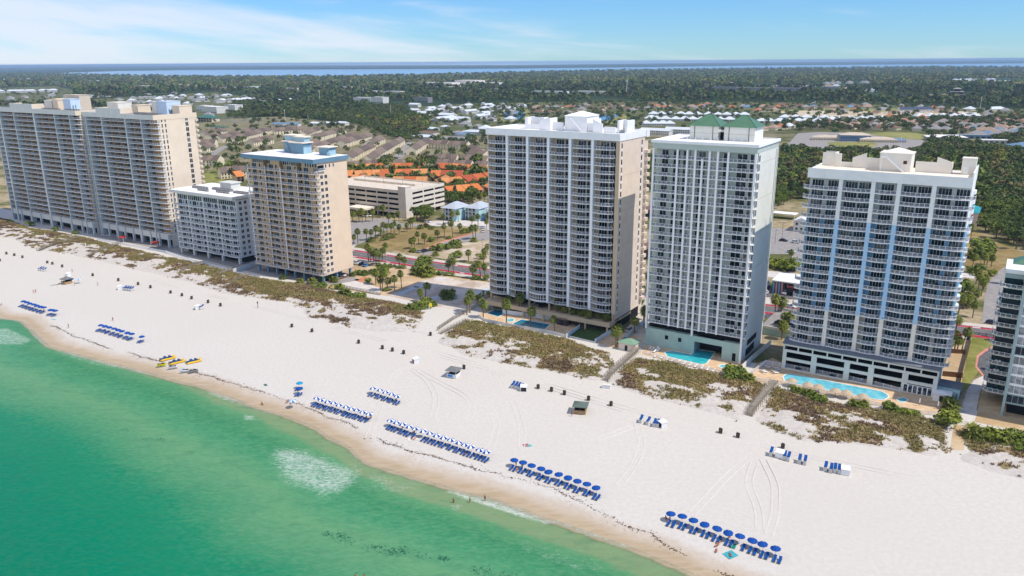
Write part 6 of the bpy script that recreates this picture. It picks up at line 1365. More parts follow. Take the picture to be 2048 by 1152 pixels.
# white-roofed complex behind the central wood
wc = [(847, 232, 24, 16), (862, 222, 20, 14), (895, 236, 34, 18), (890, 243, 50, 10), (925, 244, 30, 10), (960, 238, 26, 14), (970, 232, 22, 14), (940, 228, 40, 10), (830, 226, 20, 10), (975, 215, 30, 14), (935, 216, 26, 12), (830, 214, 28, 12), (878, 226, 22, 12), (915, 222, 24, 12), (905, 247, 18, 10)]
for k, (x, y, w_, d_) in enumerate(sorted(wc)):
 p = P(x, y); occupied(p, w_ * .55); o = obj('house', house_mesh(w_, d_, 6.0, 3.4, 'gable', 'white_metal_roof', 'white_stucco'), None, p, random.choice((-.6, .95)) + random.uniform(-.1, .1)); tag(o, '%s white gabled building from the left in the complex behind the central wood' % ordw(k), 'house', 'houses of the town')
misc = [(862, 262, 22, 14, 'white_metal_roof', 'tent-like white pavilion roof by the crazy golf'), (890, 258, 12, 9, 'white_metal_roof', 'small white-roofed shed by the crazy golf'), (930, 274, 24, 14, 'blue_shingle', 'pale blue-roofed shed near the white-ribbed tower'), (848, 278, 34, 24, 'white_metal_roof', 'pale grey low building beside the condo row'), (952, 268, 40, 22, 'white_metal_roof', 'cluster of white tents and roofs near the tower'), (972, 262, 30, 18, 'white_metal_roof', 'white-roofed hall behind the tents'), (856, 270, 30, 14, 'brown_shingle', 'low dark red building by the crazy golf'), (905, 282, 36, 10, 'grey_shingle', 'long grey low building by the golf'), (630, 251, 18, 9, 'white_metal_roof', 'left one of two white caravans at the wood edge'), (650, 250, 20, 9, 'white_metal_roof', 'right one of two white caravans at the wood edge'), (560, 252, 28, 12, 'blue_shingle', 'pale blue-roofed hall before the wood'), (585, 252, 26, 12, 'blue_shingle', 'second pale blue-roofed hall before the wood'), (685, 250, 22, 10, 'white_metal_roof', 'white shed at the right end of the wood edge'), (916, 270, 16, 12, 'grey_shingle', 'round-topped grey shed by the golf')]
for x, y, w_, d_, r, lab in misc:
 p = P(x, y); occupied(p, w_ * .55); o = obj('building', house_mesh(w_, d_, 4.0, 2.2, 'hip', r, 'white_stucco'), None, p, -.4 + random.uniform(-.2, .2)); tag(o, lab, 'building')
# upper left suburbs and flat-roofed commerce
house_line((258, 206), (330, 206), 9, 'in the grey roofs behind the peach tower', ['grey_shingle', 'white_metal_roof', 'grey_shingle'], 'white_stucco', jit=8)
house_line((330, 199), (430, 197), 12, 'in the upper grey roofs at left', ['grey_shingle', 'white_metal_roof', 'grey_shingle'], 'white_stucco', jit=8)
house_line((262, 198), (330, 196), 8, 'in the far grey roofs at left', ['grey_shingle', 'grey_shingle', 'white_metal_roof'], 'white_stucco', jit=8)
house_line((430, 206), (515, 202), 8, 'in the long white roofs beside the wood', ['white_metal_roof', 'grey_shingle', 'white_metal_roof'], 'white_stucco', w=(18, 24), d=(12, 14), hw=6, jit=6)
house_line((516, 208), (590, 203), 6, 'in the pale roofs at the wood', ['white_metal_roof', 'grey_shingle', 'white_metal_roof'], 'white_stucco', w=(16, 20), hw=5, jit=6)
house_line((0, 186), (110, 184), 9, 'in the far white row at the left edge', ['white_metal_roof', 'white_metal_roof'], 'white_stucco', w=(24, 34), d=(14, 16), hw=7, jit=10)
house_line((130, 197), (200, 194), 6, 'in the white row between the roof houses', ['white_metal_roof', 'grey_shingle', 'white_metal_roof'], 'white_stucco', w=(20, 28), d=(14, 16), hw=6, jit=8)
def flat(x, y, w_, d_, h_, lab, wall='white_stucco', roof='roof_white', ang=-.55, z0=0, bands=0):
 p = P(x, y); occupied(p, max(w_, d_) * .55); L_ = math.hypot(p[0], p[1]); h_ = h_ * (1.5 if L_ > 1500 else 1)
 for k in range(1, 5): q_ = 1 - k * min(34, L_ * .016) / L_; occupied((p[0] * q_, p[1] * q_), max(w_, d_) * .5); mb = MB(); mb.box(-w_ / 2, -d_ / 2, 0, w_ / 2, d_ / 2, h_, 0, top=1)
 mb.box(-w_ / 2 - .2, -d_ / 2 - .2, h_ - .9, w_ / 2 + .2, -d_ / 2 + .3, h_ + .5, 0); mb.box(w_ / 2 - .3, -d_ / 2 + .31, h_ - .9, w_ / 2 + .2, d_ / 2 + .2, h_ + .5, 0)
 n = max(2, int(w_ / 6))
 for k in range(n): mb.box(-w_ / 2 + (k + .2) * w_ / n, -d_ / 2 - .04, 1, -w_ / 2 + (k + .75) * w_ / n, -d_ / 2, min(h_ - 1.2, 3.4), 2)
 o = mb.build('building', [MATS[wall], MATS[roof], MATS['house_glass']], None, p, ang); tag(o, lab, 'building')
for a_ in [(430, 226, 50, 30, 9, 'large white flat-roofed store behind the peach tower'), (468, 222, 34, 22, 9, 'white flat-roofed store at the wood edge'), (410, 222, 30, 22, 8, 'low white store left of the large one'), (880, 171, 170, 60, 9, 'long white school-like complex far in the forest, left part'), (940, 170, 110, 80, 14, 'white complex with raised middle far in the forest'), (985, 171, 80, 50, 9, 'right end of the white complex far in the forest'), (900, 180, 120, 40, 8, 'long pale store with red signs in the forest'), (985, 184, 110, 30, 7, 'low pale store right of the red signs'), (730, 204, 60, 24, 8, 'white store with pinkish front in the forest'), (760, 206, 40, 24, 10, 'white store beside the pinkish front'), (745, 188, 60, 30, 7, 'white roofs left of the far stores'), (790, 190, 70, 30, 8, 'white roofs right of the far stores'), (470, 182, 100, 40, 9, 'pale yellow store far at left'), (510, 180, 60, 40, 9, 'pale store beside the yellow one'), (580, 183, 60, 30, 8, 'small pale store far in the forest'), (690, 181, 50, 30, 9, 'blue-roofed store far in the forest'), (715, 183, 50, 30, 8, 'pinkish store far in the forest'), (190, 165, 70, 30, 8, 'lone white building far left'), (120, 168, 60, 30, 8, 'small white building far left'), (370, 175, 90, 30, 8, 'white roof far in the forest at left'), (290, 177, 80, 30, 8, 'pale roof far in the forest at left'), (1100, 189, 120, 30, 7, 'low white roofs in the forest at centre'), (1180, 189, 110, 30, 7, 'low white and orange roofs in the forest'), (845, 205, 50, 20, 9, 'grey gabled hall in the trees'), (1440, 182, 110, 30, 9, 'grey long hall far right'), (1540, 184, 220, 34, 9, 'very long grey hall far right'), (1640, 182, 120, 30, 9, 'bluish hall right of the long grey hall')]:
 flat(*a_, wall='white_stucco' if 'grey' not in a_[5] else 'grey_shingle', roof='roof_white' if 'grey' not in a_[5] else 'grey_shingle')
for (a, b, n, desc, rf) in [((1410, 172), (1470, 169), 8, 'in the pale roofs far right of centre', ['grey_shingle', 'pink_shingle', 'white_metal_roof']), ((1500, 176), (1740, 174), 22, 'in the far tan roofs right of centre', ['grey_shingle', 'pink_shingle', 'white_metal_roof']), ((1640, 178), (1740, 184), 10, 'in the nearer grey roofs at right', ['grey_shingle', 'pink_shingle', 'white_metal_roof']), ((1900, 166), (2040, 165), 14, 'in the white estate far right', ['white_metal_roof', 'white_metal_roof', 'grey_shingle']), ((1910, 162), (1990, 161), 8, 'in the upper white estate far right', ['white_metal_roof', 'grey_shingle', 'white_metal_roof']), ((0, 160), (60, 158), 5, 'in the far white roofs at the left edge', ['white_metal_roof', 'white_metal_roof']), ((1650, 168), (1740, 166), 7, 'in the farthest grey roofs at right', ['grey_shingle', 'grey_shingle'])]:
 house_line(a, b, n, desc, rf, 'white_stucco', w=(18, 28), d=(14, 18), hw=6, rise=4, jit=18)
# tan flat strip beside the road between the towers
flat(1276, 508, 26, 16, 5, 'brown low building glimpsed between the two central towers', 'party_wall', 'brown_shingle', ANG)
flat(1272, 428, 30, 18, 5, 'brown-roofed low building glimpsed left of the mint tower', 'party_wall', 'brown_shingle', ANG)
# school
M('school_roof', (204, 188, 168), .9, .12, .3)
def school():
 def hipb(x, y, w_, d_, h_, rise, lab, wall, roof, ang=-.25):
  p = P(x, y); occupied(p, w_ * .55); o = obj('school_building', house_mesh(w_, d_, h_, rise, 'hip', roof, wall), None, p, ang); tag(o, lab, 'building')
 hipb(1708, 282, 36, 20, 8, 3, 'tall blue-walled middle hall of the school under a pale hipped roof', 'blue_shingle', 'school_roof'); hipb(1662, 280, 46, 20, 4, 2.6, 'left wing of the school with a beige roof', 'cream_stucco', 'school_roof'); hipb(1754, 284, 42, 22, 4, 2.6, 'right wing of the school with a beige roof', 'cream_stucco', 'school_roof')
 hipb(1890, 281, 46, 20, 5, 2.4, 'open shelter with a pale ridged roof right of the school', 'grey_shingle', 'roof_white'); hipb(1795, 285, 18, 12, 3.5, 2, 'small building with a blue dome-like roof beside the school', 'white_stucco', 'blue_shingle')
 hipb(2052, 304, 34, 24, 7, 4, 'blue-roofed building at the right edge above the wood', 'blue_shingle', 'blue_shingle')
 flat(1945, 277, 40, 20, 5, 'grey-blue boat shed at the right', 'blue_shingle', 'grey_shingle', -.3); flat(1990, 286, 30, 16, 4, 'white flat shed before the wood at right', 'white_stucco', 'roof_white', -.3)
school()
# dark tiered restaurant
p = P(1912, 199); T = thing('tiered_building', 'dark timber building with four stacked hipped roofs standing far right', 'building', p, -.35); occupied(p, 30)
for k, (w_, z) in enumerate(((44, 0), (36, 7), (27, 14), (14, 21))):
 mb = MB(); mb.box(-w_ / 2, -w_ * .3, z, w_ / 2, w_ * .3, z + 5); mb.build('storey', [MATS['dark_timber']], T)
 mb = MB(); e = 3; mb.v += [(-w_ / 2 - e, -w_ * .3 - e, z + 5), (w_ / 2 + e, -w_ * .3 - e, z + 5), (w_ / 2 + e, w_ * .3 + e, z + 5), (-w_ / 2 - e, w_ * .3 + e, z + 5), (-w_ * .36, 0, z + 7.6), (w_ * .36, 0, z + 7.6)]; mb.f += [(0, 1, 5, 4), (1, 2, 5), (2, 3, 4, 5), (3, 0, 4), (3, 2, 1, 0)]; mb.m += [0] * 5; mb.build('roof', [MATS['grey_shingle']], T)
for (x, y, w_, lab) in ((1862, 200, 44, 'broad brown hall left of the tiered dark building'), (1888, 198, 24, 'steep brown-roofed hall joined to the tiered dark building')):
 p = P(x, y); occupied(p, 26); o = obj('hall', house_mesh(w_, 26, 7, 7, 'hip', 'pink_shingle', 'dark_timber'), None, p, -.35); tag(o, lab, 'building')
# green-roofed petrol canopy and offices by the peach tower
p = P(418, 243); T = thing('office_building', 'two-storey office with a green hipped roof behind the peach tower', 'building', p, -.45); occupied(p, 24)
mb = MB(); mb.box(-17, -9, 0, 17, 9, 7.5, 0)
for k in range(5): mb.box(-16 + k * 6.6, -9.05, 3.8, -11 + k * 6.6, -9, 6.6, 1); mb.box(-16 + k * 6.6, -9.05, .4, -11 + k * 6.6, -9, 2.9, 1)
mb.build('wall', [MATS['cream_stucco'], MATS['house_glass']], T); mb = MB(); mb.v += [(-19, -11, 7.5), (19, -11, 7.5), (19, 11, 7.5), (-19, 11, 7.5), (-9, 0, 11.5), (9, 0, 11.5)]; mb.f += [(0, 1, 5, 4), (1, 2, 5), (2, 3, 4, 5), (3, 0, 4)]; mb.m += [0] * 4; mb.build('roof', [M('roof_teal_green', (62, 116, 104), .6, .1)], T)
p = P(440, 262); T = thing('canopy', 'flat green canopy on white posts beside the green-roofed office', 'canopy', p, -.45); occupied(p, 16)
mb = MB(); mb.box(-15, -5, 6, 15, 5, 7); mb.build('roof', [MATS['roof_teal_green']], T)
for x in (-13, -4, 5, 13):
 mb = MB(); mb.tube((x, -4, 0), (x, -4, 6), .35, .35, 6); mb.build('post', [MATS['white_stucco']], T)
# electricity substation: a field of masts
mb = MB()
for _ in range(46): mb.tube((random.uniform(-38, 38), random.uniform(-10, 10), 0), (0, 0, 0), .01, .01, 3) if False else None
p = P(480, 246); T = thing('substation', 'pale grid of thin steel masts of a substation behind the cream end wall', 'substation', p, -.2); occupied(p, 40)
mb = MB()
for i in range(12):
 for j in range(3):
  x, y = -36 + i * 6.5, -9 + j * 9; hh = random.uniform(6, 11); mb.tube((x, y, 0), (x, y, hh), .22, .12, 4)
  if i % 2 == 0: mb.bar((x, y, hh * .85), (x + 6.5, y, hh * .85), .2, .25)
mb.build('steel_masts', [M('steel_pale', (170, 174, 178), .6, .1)], T); mb = MB(); mb.box(-38, -11, 0, 38, 11, .06); mb.build('gravel_bed', [MATS['lot_white']], T)
# tall poles
for (x, y, top, r, lab) in [(1253, 192, 163, .9, 'tall white mast rising from the central forest'), (1048, 236, 214, .3, 'thin white mast by the dark blue pond'), (1627, 240, 204, .35, 'thin white mast at the bare strip'), (1960, 218, 195, .45, 'tall pale mast at right before the forest'), (571, 248, 221, .35, 'white pole at the wood edge behind the town houses'), (640, 207, 182, .5, 'white sign pole far in the forest'), (782, 236, 212, .3, 'thin pole in the central wood'), (617, 246, 232, .25, 'short pole at the wood edge'), (506, 246, 210, .3, 'dark pole left of the central wood'), (518, 254, 228, .25, 'dark thin pole by the substation'), (1313, 229, 212, .3, 'thin mast behind the white cottages'), (1800, 300, 275, .2, 'thin lamp post beside the school')]:
 b = P(x, y); lo, hi = 0., 120.
 for _ in range(40):
  m_ = (lo + hi) / 2
  if proj(np.array([[b[0], b[1], m_]]))[1][0] > top: lo = m_
  else: hi = m_
 mb = MB(); mb.tube((0, 0, 0), (0, 0, lo), r, r * .6, 8); mb.tube((0, 0, lo), (0, 0, lo + r * 3), r * 2.2, r * 1.6, 8); o = mb.build('mast', [MATS['white_paint'] if 'dark' not in lab else MATS['machine_dark']], None, b); tag(o, lab, 'mast')
# car park building
def car_park():
 w, d, h = 76.0, 42.0, 18.4; T = thing('car_park', 'beige open-sided car park building of four decks behind the sand-coloured tower', 'building', W(-338 - w, 391.8), ANG); mats = [MATS['concrete'], M('beige_concrete', (220, 206, 186), .9, .08, .3, streak=.2), MATS['dark_void'], M('warm_white', (236, 224, 206), .9, .06, .3, streak=.1)]
 for k in range(25): q = W(-338 - w + (k % 5 + .5) * w / 5, 392 + (k // 5 + .5) * d / 5); occupied(q, 14)
 lv = [3.8, 7.2, 10.6, 14.0, 17.4]
 for i, z in enumerate(lv):
  mb = MB(); mb.box(0, 0, z - 1.1, w - 6, .3, z + .9, 1); mb.box(w - .3, 6, z - 1.1, w, d, z + .9, 3); mb.box(0, d - .3, z - 1.1, w, d, z + .9, 1); mb.box(0, .3, z - .5, w - .3, d - .3, z - .1, 1 if i == 4 else 0); mb.box(0, .3, z - 1.1, .3, d - .3, z + .9, 1); mb.build('deck', mats, T)
 mb = MB()
 for x in np.arange(0, w - 5, 10): mb.box(x, .02, 0, x + .9, .28, 17, 1)
 for y in np.arange(6, d, 12): mb.box(w - .28, y, 0, w - .02, y + 1.2, 17, 3)
 mb.build('pillars', mats, T)
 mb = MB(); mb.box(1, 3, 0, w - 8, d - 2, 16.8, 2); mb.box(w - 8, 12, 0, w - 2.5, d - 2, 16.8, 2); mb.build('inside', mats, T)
 mb = MB(); mb.box(w - 6.0, -.4, 0, w + .3, 5.9, h + 2.2, 1); mb.box(w + .301, -.2, 0, w + .33, 5.9, h + 2.2, 3); mb.box(w - 6.2, -.6, h + 2.2, w + .5, 6.1, h + 2.6, 3); mb.build('stair_tower', mats, T)
 mb = MB(); 
 for k in range(8): mb.box(8 + k * 7, 24, 17.35, 12.5 + k * 7, 24.4, 18.5, 1)
 mb.box(6, 24.4, 17.3, 64, 24.7, 18.7, 1); mb.build('ramp_wall', mats, T)
 for x in (12, 30, 48, 66):
  mb = MB(); mb.tube((0, 0, 0), (0, 0, 6.5), .12, .09, 6); mb.box(-.9, -.15, 6.4, .9, .15, 6.6); mb.build('lamp_post', [MATS['machine_grey']], T, (x, 30, 17.3))
 for k, x in enumerate((-6,)):
  pass
car_park()
p = UV(730, 434); T = thing('entrance_pavilion', 'beige low entrance pavilion with a pale flat roof in front of the car park', 'building', W(p[0] - 16, p[1]), ANG); mb = MB(); mb.box(0, 0, 4.2, 16, 14, 5.6, 0); mb.build('roof', [MATS['warm_white']], T); mb = MB(); mb.box(2, 3, 0, 15, 14, 4.19, 0); mb.build('wall', [MATS['dark_void']], T)
for x in (.4, 7.6, 14.8): mb = MB(); mb.box(0, .3, 0, .8, 1.1, 4.2); mb.build('pillar', [MATS['warm_white']], T, (x, 0, 0))
# pale blue houses on posts
def blue_house(fr, w, d, label):
 u, v = UV(*fr); T = thing('house', label, 'house', W(u - w, v), ANG, 'pale blue houses by the car park'); occupied(W(u - w / 2, v + d / 2), 12)
 mb = MB(); mb.box(0, 2.4, 0, w, d, 8.2, 0); mb.box(w - 2.4, 0.1, 0, w, 2.39, 8.2, 0); mb.build('wall', [MATS['pale_blue_wall']], T)
 mb = MB(); e = .8; mb.v += [(-e, -e, 8.2), (w + e, -e, 8.2), (w + e, d + e, 8.2), (-e, d + e, 8.2), (w / 2, d * .42, 11.6), (w / 2, d * .62, 11.6)]; mb.f += [(0, 1, 4), (1, 2, 5, 4), (2, 3, 5), (3, 0, 4, 5), (3, 2, 1, 0)]; mb.m += [0] * 5; mb.build('roof', [M('grey_metal', (188, 194, 200), .5, .1, .4, streak=.15)], T)
 for z in (2.8, 5.5):
  mb = MB(); mb.box(0, 0, z - .15, w - 2.41, 2.39, z); mb.build('porch', [WP], T); obj('railing', rail_mesh('railing', [(0, .08), (w - 2.5, .08)]), T, (0, 0, z))
 for x in np.linspace(.15, w - 2.6, 4): mb = MB(); mb.box(-.12, 0, 0, .12, .25, 8.2); mb.build('post', [WP], T, (float(x), 0, 0))
 mb = MB(); mb.box(0, 0, 0, 1.6, .1, 2.1); wm = mb.mesh('window', [MATS['house_glass']])
 for z in (.2, 3.0, 5.7):
  for x in (1, 3.8, 6.4): obj('window', wm, T, (x * w / 10, 2.34, z))
 mb = MB(); mb.box(0, 0, 0, .08, 1.0, 1.2); wm = mb.mesh('side_window', [MATS['house_glass']])
 for y, z in ((4, 3.6), (8, 6.3), (12, 3.6), (12, 6.3)): obj('side_window', wm, T, (w, min(y, d - 2), z))
 return T
blue_house((911, 443), 11, 16, 'left of two pale blue three-storey houses with open porches')
blue_house((958, 443), 11, 16, 'right of two pale blue three-storey houses with open porches')
blue_house((1000, 446), 11, 16, 'third pale blue house half behind the white-ribbed tower')
# beach shop with its sign
def shop():
 u, v = UV(1543, 586); w = 19.0; T = thing('beach_shop', 'grey and pink beach shop with a black sign between the right-hand towers', 'shop', W(u, v), ANG + .02)
 mb = MB(); mb.box(0, 0, 0, w, 14, 5.6, 0); mb.build('wall', [M('shop_grey', (70, 70, 76), .8, .1)], T); mb = MB(); mb.box(-.3, -.3, 5.6, w + .3, 14.3, 6.1); mb.build('roof', [MATS['roof_white']], T)
 for k in range(4): mb = MB(); mb.box(0, -.14, .1, .7, -.01, 5.2); mb.build('pilaster', [M('pilaster_pink', (206, 150, 160)) if k % 2 else M('pilaster_blue', (120, 170, 196))], T, (.3 + k * 1.2, 0, 0))
 for x in (6.2, 10.4, 14.6): mb = MB(); mb.box(0, -.1, .2, 3.0, -.01, 2.6); mb.build('shop_window', [MATS['door_glass']], T, (x, 0, 0))
 mb = MB(); mb.box(0, -.25, 0, 12.4, -.02, 2.1); sg = mb.build('sign', [M('sign_black', (18, 18, 20), .5)], T, (5.4, 0, 3.1))
 cu = bpy.data.curves.new('sign_text', 'FONT'); cu.body = 'beach co'; cu.size = 2.1; cu.extrude = .03; to = bpy.data.objects.new('tmp_text', cu); COL.objects.link(to); bpy.context.view_layer.update()
 me = bpy.data.meshes.new_from_object(to.evaluated_get(bpy.context.evaluated_depsgraph_get())); bpy.data.objects.remove(to); me.materials.clear(); me.materials.append(M('sign_letters', (226, 120, 130), .5))
 lt = obj('lettering', me, sg, (1.0, -.30, .5)); lt.rotation_euler = (math.pi / 2, 0, 0)
 occupied(W(u + 9, v + 7), 12)
shop()
u, v = UV(1586, 462); T = thing('house', 'small white two-storey house with a pale roof behind the garage tower', 'house', W(u, v), ANG); mb = MB(); mb.box(0, 0, 0, 9, 14, 6.4); mb.build('wall', [MATS['white_stucco']], T); mb = MB(); mb.v += [(-.5, -.5, 6.4), (9.5, -.5, 6.4), (9.5, 14.5, 6.4), (-.5, 14.5, 6.4), (4.5, -.5, 8.6), (4.5, 14.5, 8.6)]; mb.f += [(0, 1, 4), (1, 2, 5, 4), (2, 3, 5), (3, 0, 4, 5)]; mb.m += [0] * 4; mb.build('roof', [MATS['roof_white']], T)
for x in (1.2, 4, 6.6):
 for z in (1, 3.9): mb = MB(); mb.box(0, -.05, 0, 1.3, .02, 1.4); mb.build('window', [MATS['house_glass']], T, (x, 0, z))
occupied(W(u + 5, v + 7), 10)
u, v = UV(1543, 436); T = thing('shelter', 'white flat shelter roof on posts beyond the parking lot', 'shelter', W(u, v), ANG); mb = MB(); mb.box(0, 0, 3.2, 15, 8, 3.6); mb.build('roof', [MATS['roof_white']], T)
for x, y in ((.5, .5), (14.5, .5), (.5, 7.5), (14.5, 7.5)): mb = MB(); mb.tube((x, y, 0), (x, y, 3.2), .15, .15, 6); mb.build('post', [WP], T)
u, v = UV(1952, 455); T = thing('building', 'pink-walled building with a teal roof peeping out behind the garage tower', 'building', W(u - 16, v), ANG); mb = MB(); mb.box(0, 0, 0, 16, 22, 9); mb.build('wall', [M('pink_wall', (226, 198, 184), .9)], T); mb = MB(); mb.v += [(-.6, -.6, 9), (16.6, -.6, 9), (16.6, 22.6, 9), (-.6, 22.6, 9), (8, 8, 13), (8, 14, 13)]; mb.f += [(0, 1, 4), (1, 2, 5, 4), (2, 3, 5), (3, 0, 4, 5)]; mb.m += [0] * 4; mb.build('roof', [M('teal_roof', (40, 150, 156), .6)], T)
for y in (3, 9, 15): mb = MB(); mb.box(-.02, 0, 0, .04, 1.4, 1.6); mb.build('window', [MATS['house_glass']], T, (16, y, 5))
# raised parking deck, wall and shed between the two right-hand towers
u, v = UV(1523, 668); T = thing('parking_deck', 'raised grey parking deck between the mint tower and the garage tower', 'parking deck', W(u, v), ANG); mb = MB(); mb.box(-1, 0, 0, 13.5, 26, 2.6, 0, top=1); mb.build('deck', [MATS['base_green'], MATS['lot_grey']], T); mb = MB(); mb.box(13.2, 0, 2.6, 13.5, 26, 3.6); mb.box(-1, -.0, 2.6, 13.19, .3, 3.5); mb.box(-1, 25.7, 2.6, 13.19, 26, 3.5); mb.build('parapet', [MATS['white_stucco']], T)
DECK = (u, v)

# past the 290 nearest, plain far houses become one object
hs_ = sorted([o for o in SC.objects if o.name.split('.')[0] == 'house' and o.type == 'MESH' and o.parent is None], key=lambda o: o.location.length)
V_, F_, MI_, ml, b_ = [], [], [], [], 0
for o in hs_[290:]:
 c, s_ = math.cos(o.rotation_euler.z), math.sin(o.rotation_euler.z); me = o.data; mi_ = []
 for m_ in me.materials:
  if m_ not in ml: ml.append(m_)
  mi_.append(ml.index(m_))
 V_ += [(v.co.x * c - v.co.y * s_ + o.location.x, v.co.x * s_ + v.co.y * c + o.location.y, v.co.z) for v in me.vertices]; F_ += [tuple(i + b_ for i in p.vertices) for p in me.polygons]; MI_ += [mi_[p.material_index] for p in me.polygons]; b_ = len(V_); bpy.data.objects.remove(o)
me = bpy.data.meshes.new('distant_houses'); me.from_pydata(V_, [], F_)
for m_ in ml: me.materials.append(m_)
me.polygons.foreach_set('material_index', np.array(MI_, np.int32)); me.update(); o = obj('distant_houses', me); o['kind'] = 'stuff'; tag(o, 'pale and brown roofs of far houses scattered through the woods', 'houses')
# ------------------------------------------------------------------ the trees: individual ones first, then the wood
ex = np.array([(a[0], a[1], a[2]) for a in TREE_EXCL])
tr = np.array([(t_[0], t_[1]) for t_ in TREES]); zn = [t_[2] for t_ in TREES]
dd = np.sqrt(((tr[:, None, :] - ex[None, :, :2]) ** 2).sum(-1)); ok = ~((dd < ex[None, :, 2] + 1.2) & np.array([z not in ('right', 'garage') for z in zn])[:, None]).any(1); ok &= ~((dd < ex[None, :, 2] + 1.0).any(1))
tr = tr[ok]; zn = [z for z, k in zip(zn, ok) if k]
order = np.argsort(np.hypot(tr[:, 0], tr[:, 1])); LAB = {'right': 'dark green broad tree in the wood behind the right-hand towers', 'garage': 'dense dark tree in the thicket beside the car park building', 'orange': 'tree standing between the orange tile roofs', 'mid': 'tree in the dark wood behind the brown-roofed rows', 'condo': 'tree among the brown-roofed town houses', 'village': 'tree among the white-roofed cottages', 'school': 'tree around the school', 'far town': 'tree among the far pale roofs at left'}
rest = []
for r_, k in enumerate(order):
 z = zn[k]; pine = random.random() < (.28 if z in ('condo', 'mid', 'village') else .08)
 if r_ < 300:
  s_ = random.uniform(.82, 1.28) * (1.0 if z in ('right', 'garage') else .72)
  plant_tree('pine_tree' if pine else 'broadleaf_tree', random.choice(PINES if pine else OAKS), (tr[k, 0], tr[k, 1], 0), (s_, s_ * random.uniform(.85, 1.15)), random.uniform(0, 6.28), LAB[z].replace('broad tree', 'pine tree' if pine else 'broad tree').replace('tree standing', 'pine standing' if pine else 'tree standing'), 'tree', 'trees ' + z)
 else: rest.append((tr[k, 0], tr[k, 1], z))
def clump(seed, N, R, H, size):
 v, q = leaves(N, [(0, 0, H * .62, R, H * .36), (R * .4, 0, H * .5, R * .6, H * .25), (-R * .35, R * .3, H * .7, R * .55, H * .22)], size, seed=seed); return v, q
def forest(name, pts, scales, protos, mats, label, cat='trees'):
 pts = np.asarray(pts); n = len(pts); pi = RNG.integers(0, len(protos), n); VV = []; QQ = []; MM = []; base = 0
 for j, (v, q) in enumerate(protos):
  s_ = np.where(pi == j)[0]
  if not len(s_): continue
  a = RNG.uniform(0, 2 * np.pi, len(s_)); sc = scales[s_]; hz_ = RNG.uniform(.8, 1.25, len(s_)); c, sn = np.cos(a)[:, None], np.sin(a)[:, None]
  X = (v[None, :, 0] * c - v[None, :, 1] * sn) * sc[:, None] + pts[s_, 0:1]; Y = (v[None, :, 0] * sn + v[None, :, 1] * c) * sc[:, None] + pts[s_, 1:2]; Z = v[None, :, 2] * (sc * hz_)[:, None]
  VV.append(np.stack([X, Y, Z], -1).reshape(-1, 3)); QQ.append((q[None] + (np.arange(len(s_)) * len(v))[:, None, None] + base).reshape(-1, q.shape[1])); base += len(s_) * len(v); MM.append(np.repeat(RNG.integers(0, len(mats), len(s_)), len(q)))
 me = npmesh(name, np.concatenate(VV), np.concatenate(QQ), mats, np.concatenate(MM)); o = obj(name, me); o['kind'] = 'stuff'; tag(o, label, cat); return o
FM = []
for k, (a, b, c) in enumerate([((62, 84, 38), (82, 104, 48), (112, 128, 60)), ((54, 74, 38), (70, 92, 48), (96, 114, 60)), ((86, 98, 48), (106, 114, 56), (132, 134, 72)), ((74, 78, 50), (96, 96, 60), (116, 112, 74))]): leafmat('wood_leaf_%d' % k, a, b, c); FM.append(MATS['wood_leaf_%d' % k])
rp = np.array([(a, b) for a, b, _ in rest]); print('trees', len(tr), 'rest', len(rest))
forest('wood', rp, RNG.uniform(.75, 1.2, len(rp)), [clump(s, 130, 4.0, 8.6, .95) for s in (1, 2, 3, 4)], FM, 'mass of trees around and behind the town houses and cottages')
# far forest out to the bay, thinning its detail with distance
CLEAR = [[(395, 246), (470, 236), (560, 233), (700, 246), (760, 255), (806, 272), (850, 282), (860, 250), (820, 214), (985, 205), (1290, 203), (1600, 205), (2300, 224), (2300, 320), (1300, 320), (400, 345)], [(-60, 178), (110, 172), (160, 184), (150, 200), (430, 184), (520, 198), (505, 232), (400, 245), (240, 216), (-60, 214)], [(856, 170), (900, 165), (1000, 166), (1005, 172), (900, 176)], [(-100, 250), (400, 250), (400, 345), (700, 380), (1000, 420), (2300, 560), (2300, 900), (-100, 600)], [(1500, 171), (1745, 166), (1745, 178), (1500, 180)], [(1895, 160), (2048, 160), (2048, 168), (1895, 169)]]
NS = [UV(0, 0)] if False else None
bayw = [P(x, y)[:2] for x, y in near_sh] + [P(x, y)[:2] for x, y in reversed(far_sh)]
r_ = 640.0; FP = []; FS = []; FD = []
while r_ < 11500:
 sp = max(7.5, r_ / 150); th = np.arange(-.66, .66, sp / r_); th = th + RNG.uniform(-.4, .4, len(th)) * sp / r_; rr = r_ + RNG.uniform(-.45, .45, len(th)) * sp * 1.6
 FP.append(np.stack([rr * np.sin(th), rr * np.cos(th)], -1)); FS.append(np.full(len(th), sp)); r_ += sp * (1.25 if r_ < 3000 else 2.4)
FP = np.concatenate(FP); FS = np.concatenate(FS); pxx, pyy, _ = proj(np.concatenate([FP, np.zeros((len(FP), 1))], 1))
keep = np.ones(len(FP), bool)
for c_ in CLEAR: keep &= ~inpoly(pxx, pyy, c_)
keep &= ~inpoly(FP[:, 0], FP[:, 1], bayw)
keep &= fbm(FP[:, 0] / 260, FP[:, 1] / 260, 4, 61) + RNG.uniform(-.08, .08, len(FP)) > .395
FP = FP[keep]; FS = FS[keep]
for i0 in range(0, len(FP), 4000):
 e_ = ex[np.hypot(ex[:, 0], ex[:, 1]) > 600]; s_ = slice(i0, i0 + 4000)
 d_ = np.sqrt(((FP[s_, None, :] - e_[None, :, :2]) ** 2).sum(-1)) < e_[None, :, 2] + 3; FS[s_] = np.where(d_.any(1), -1, FS[s_])
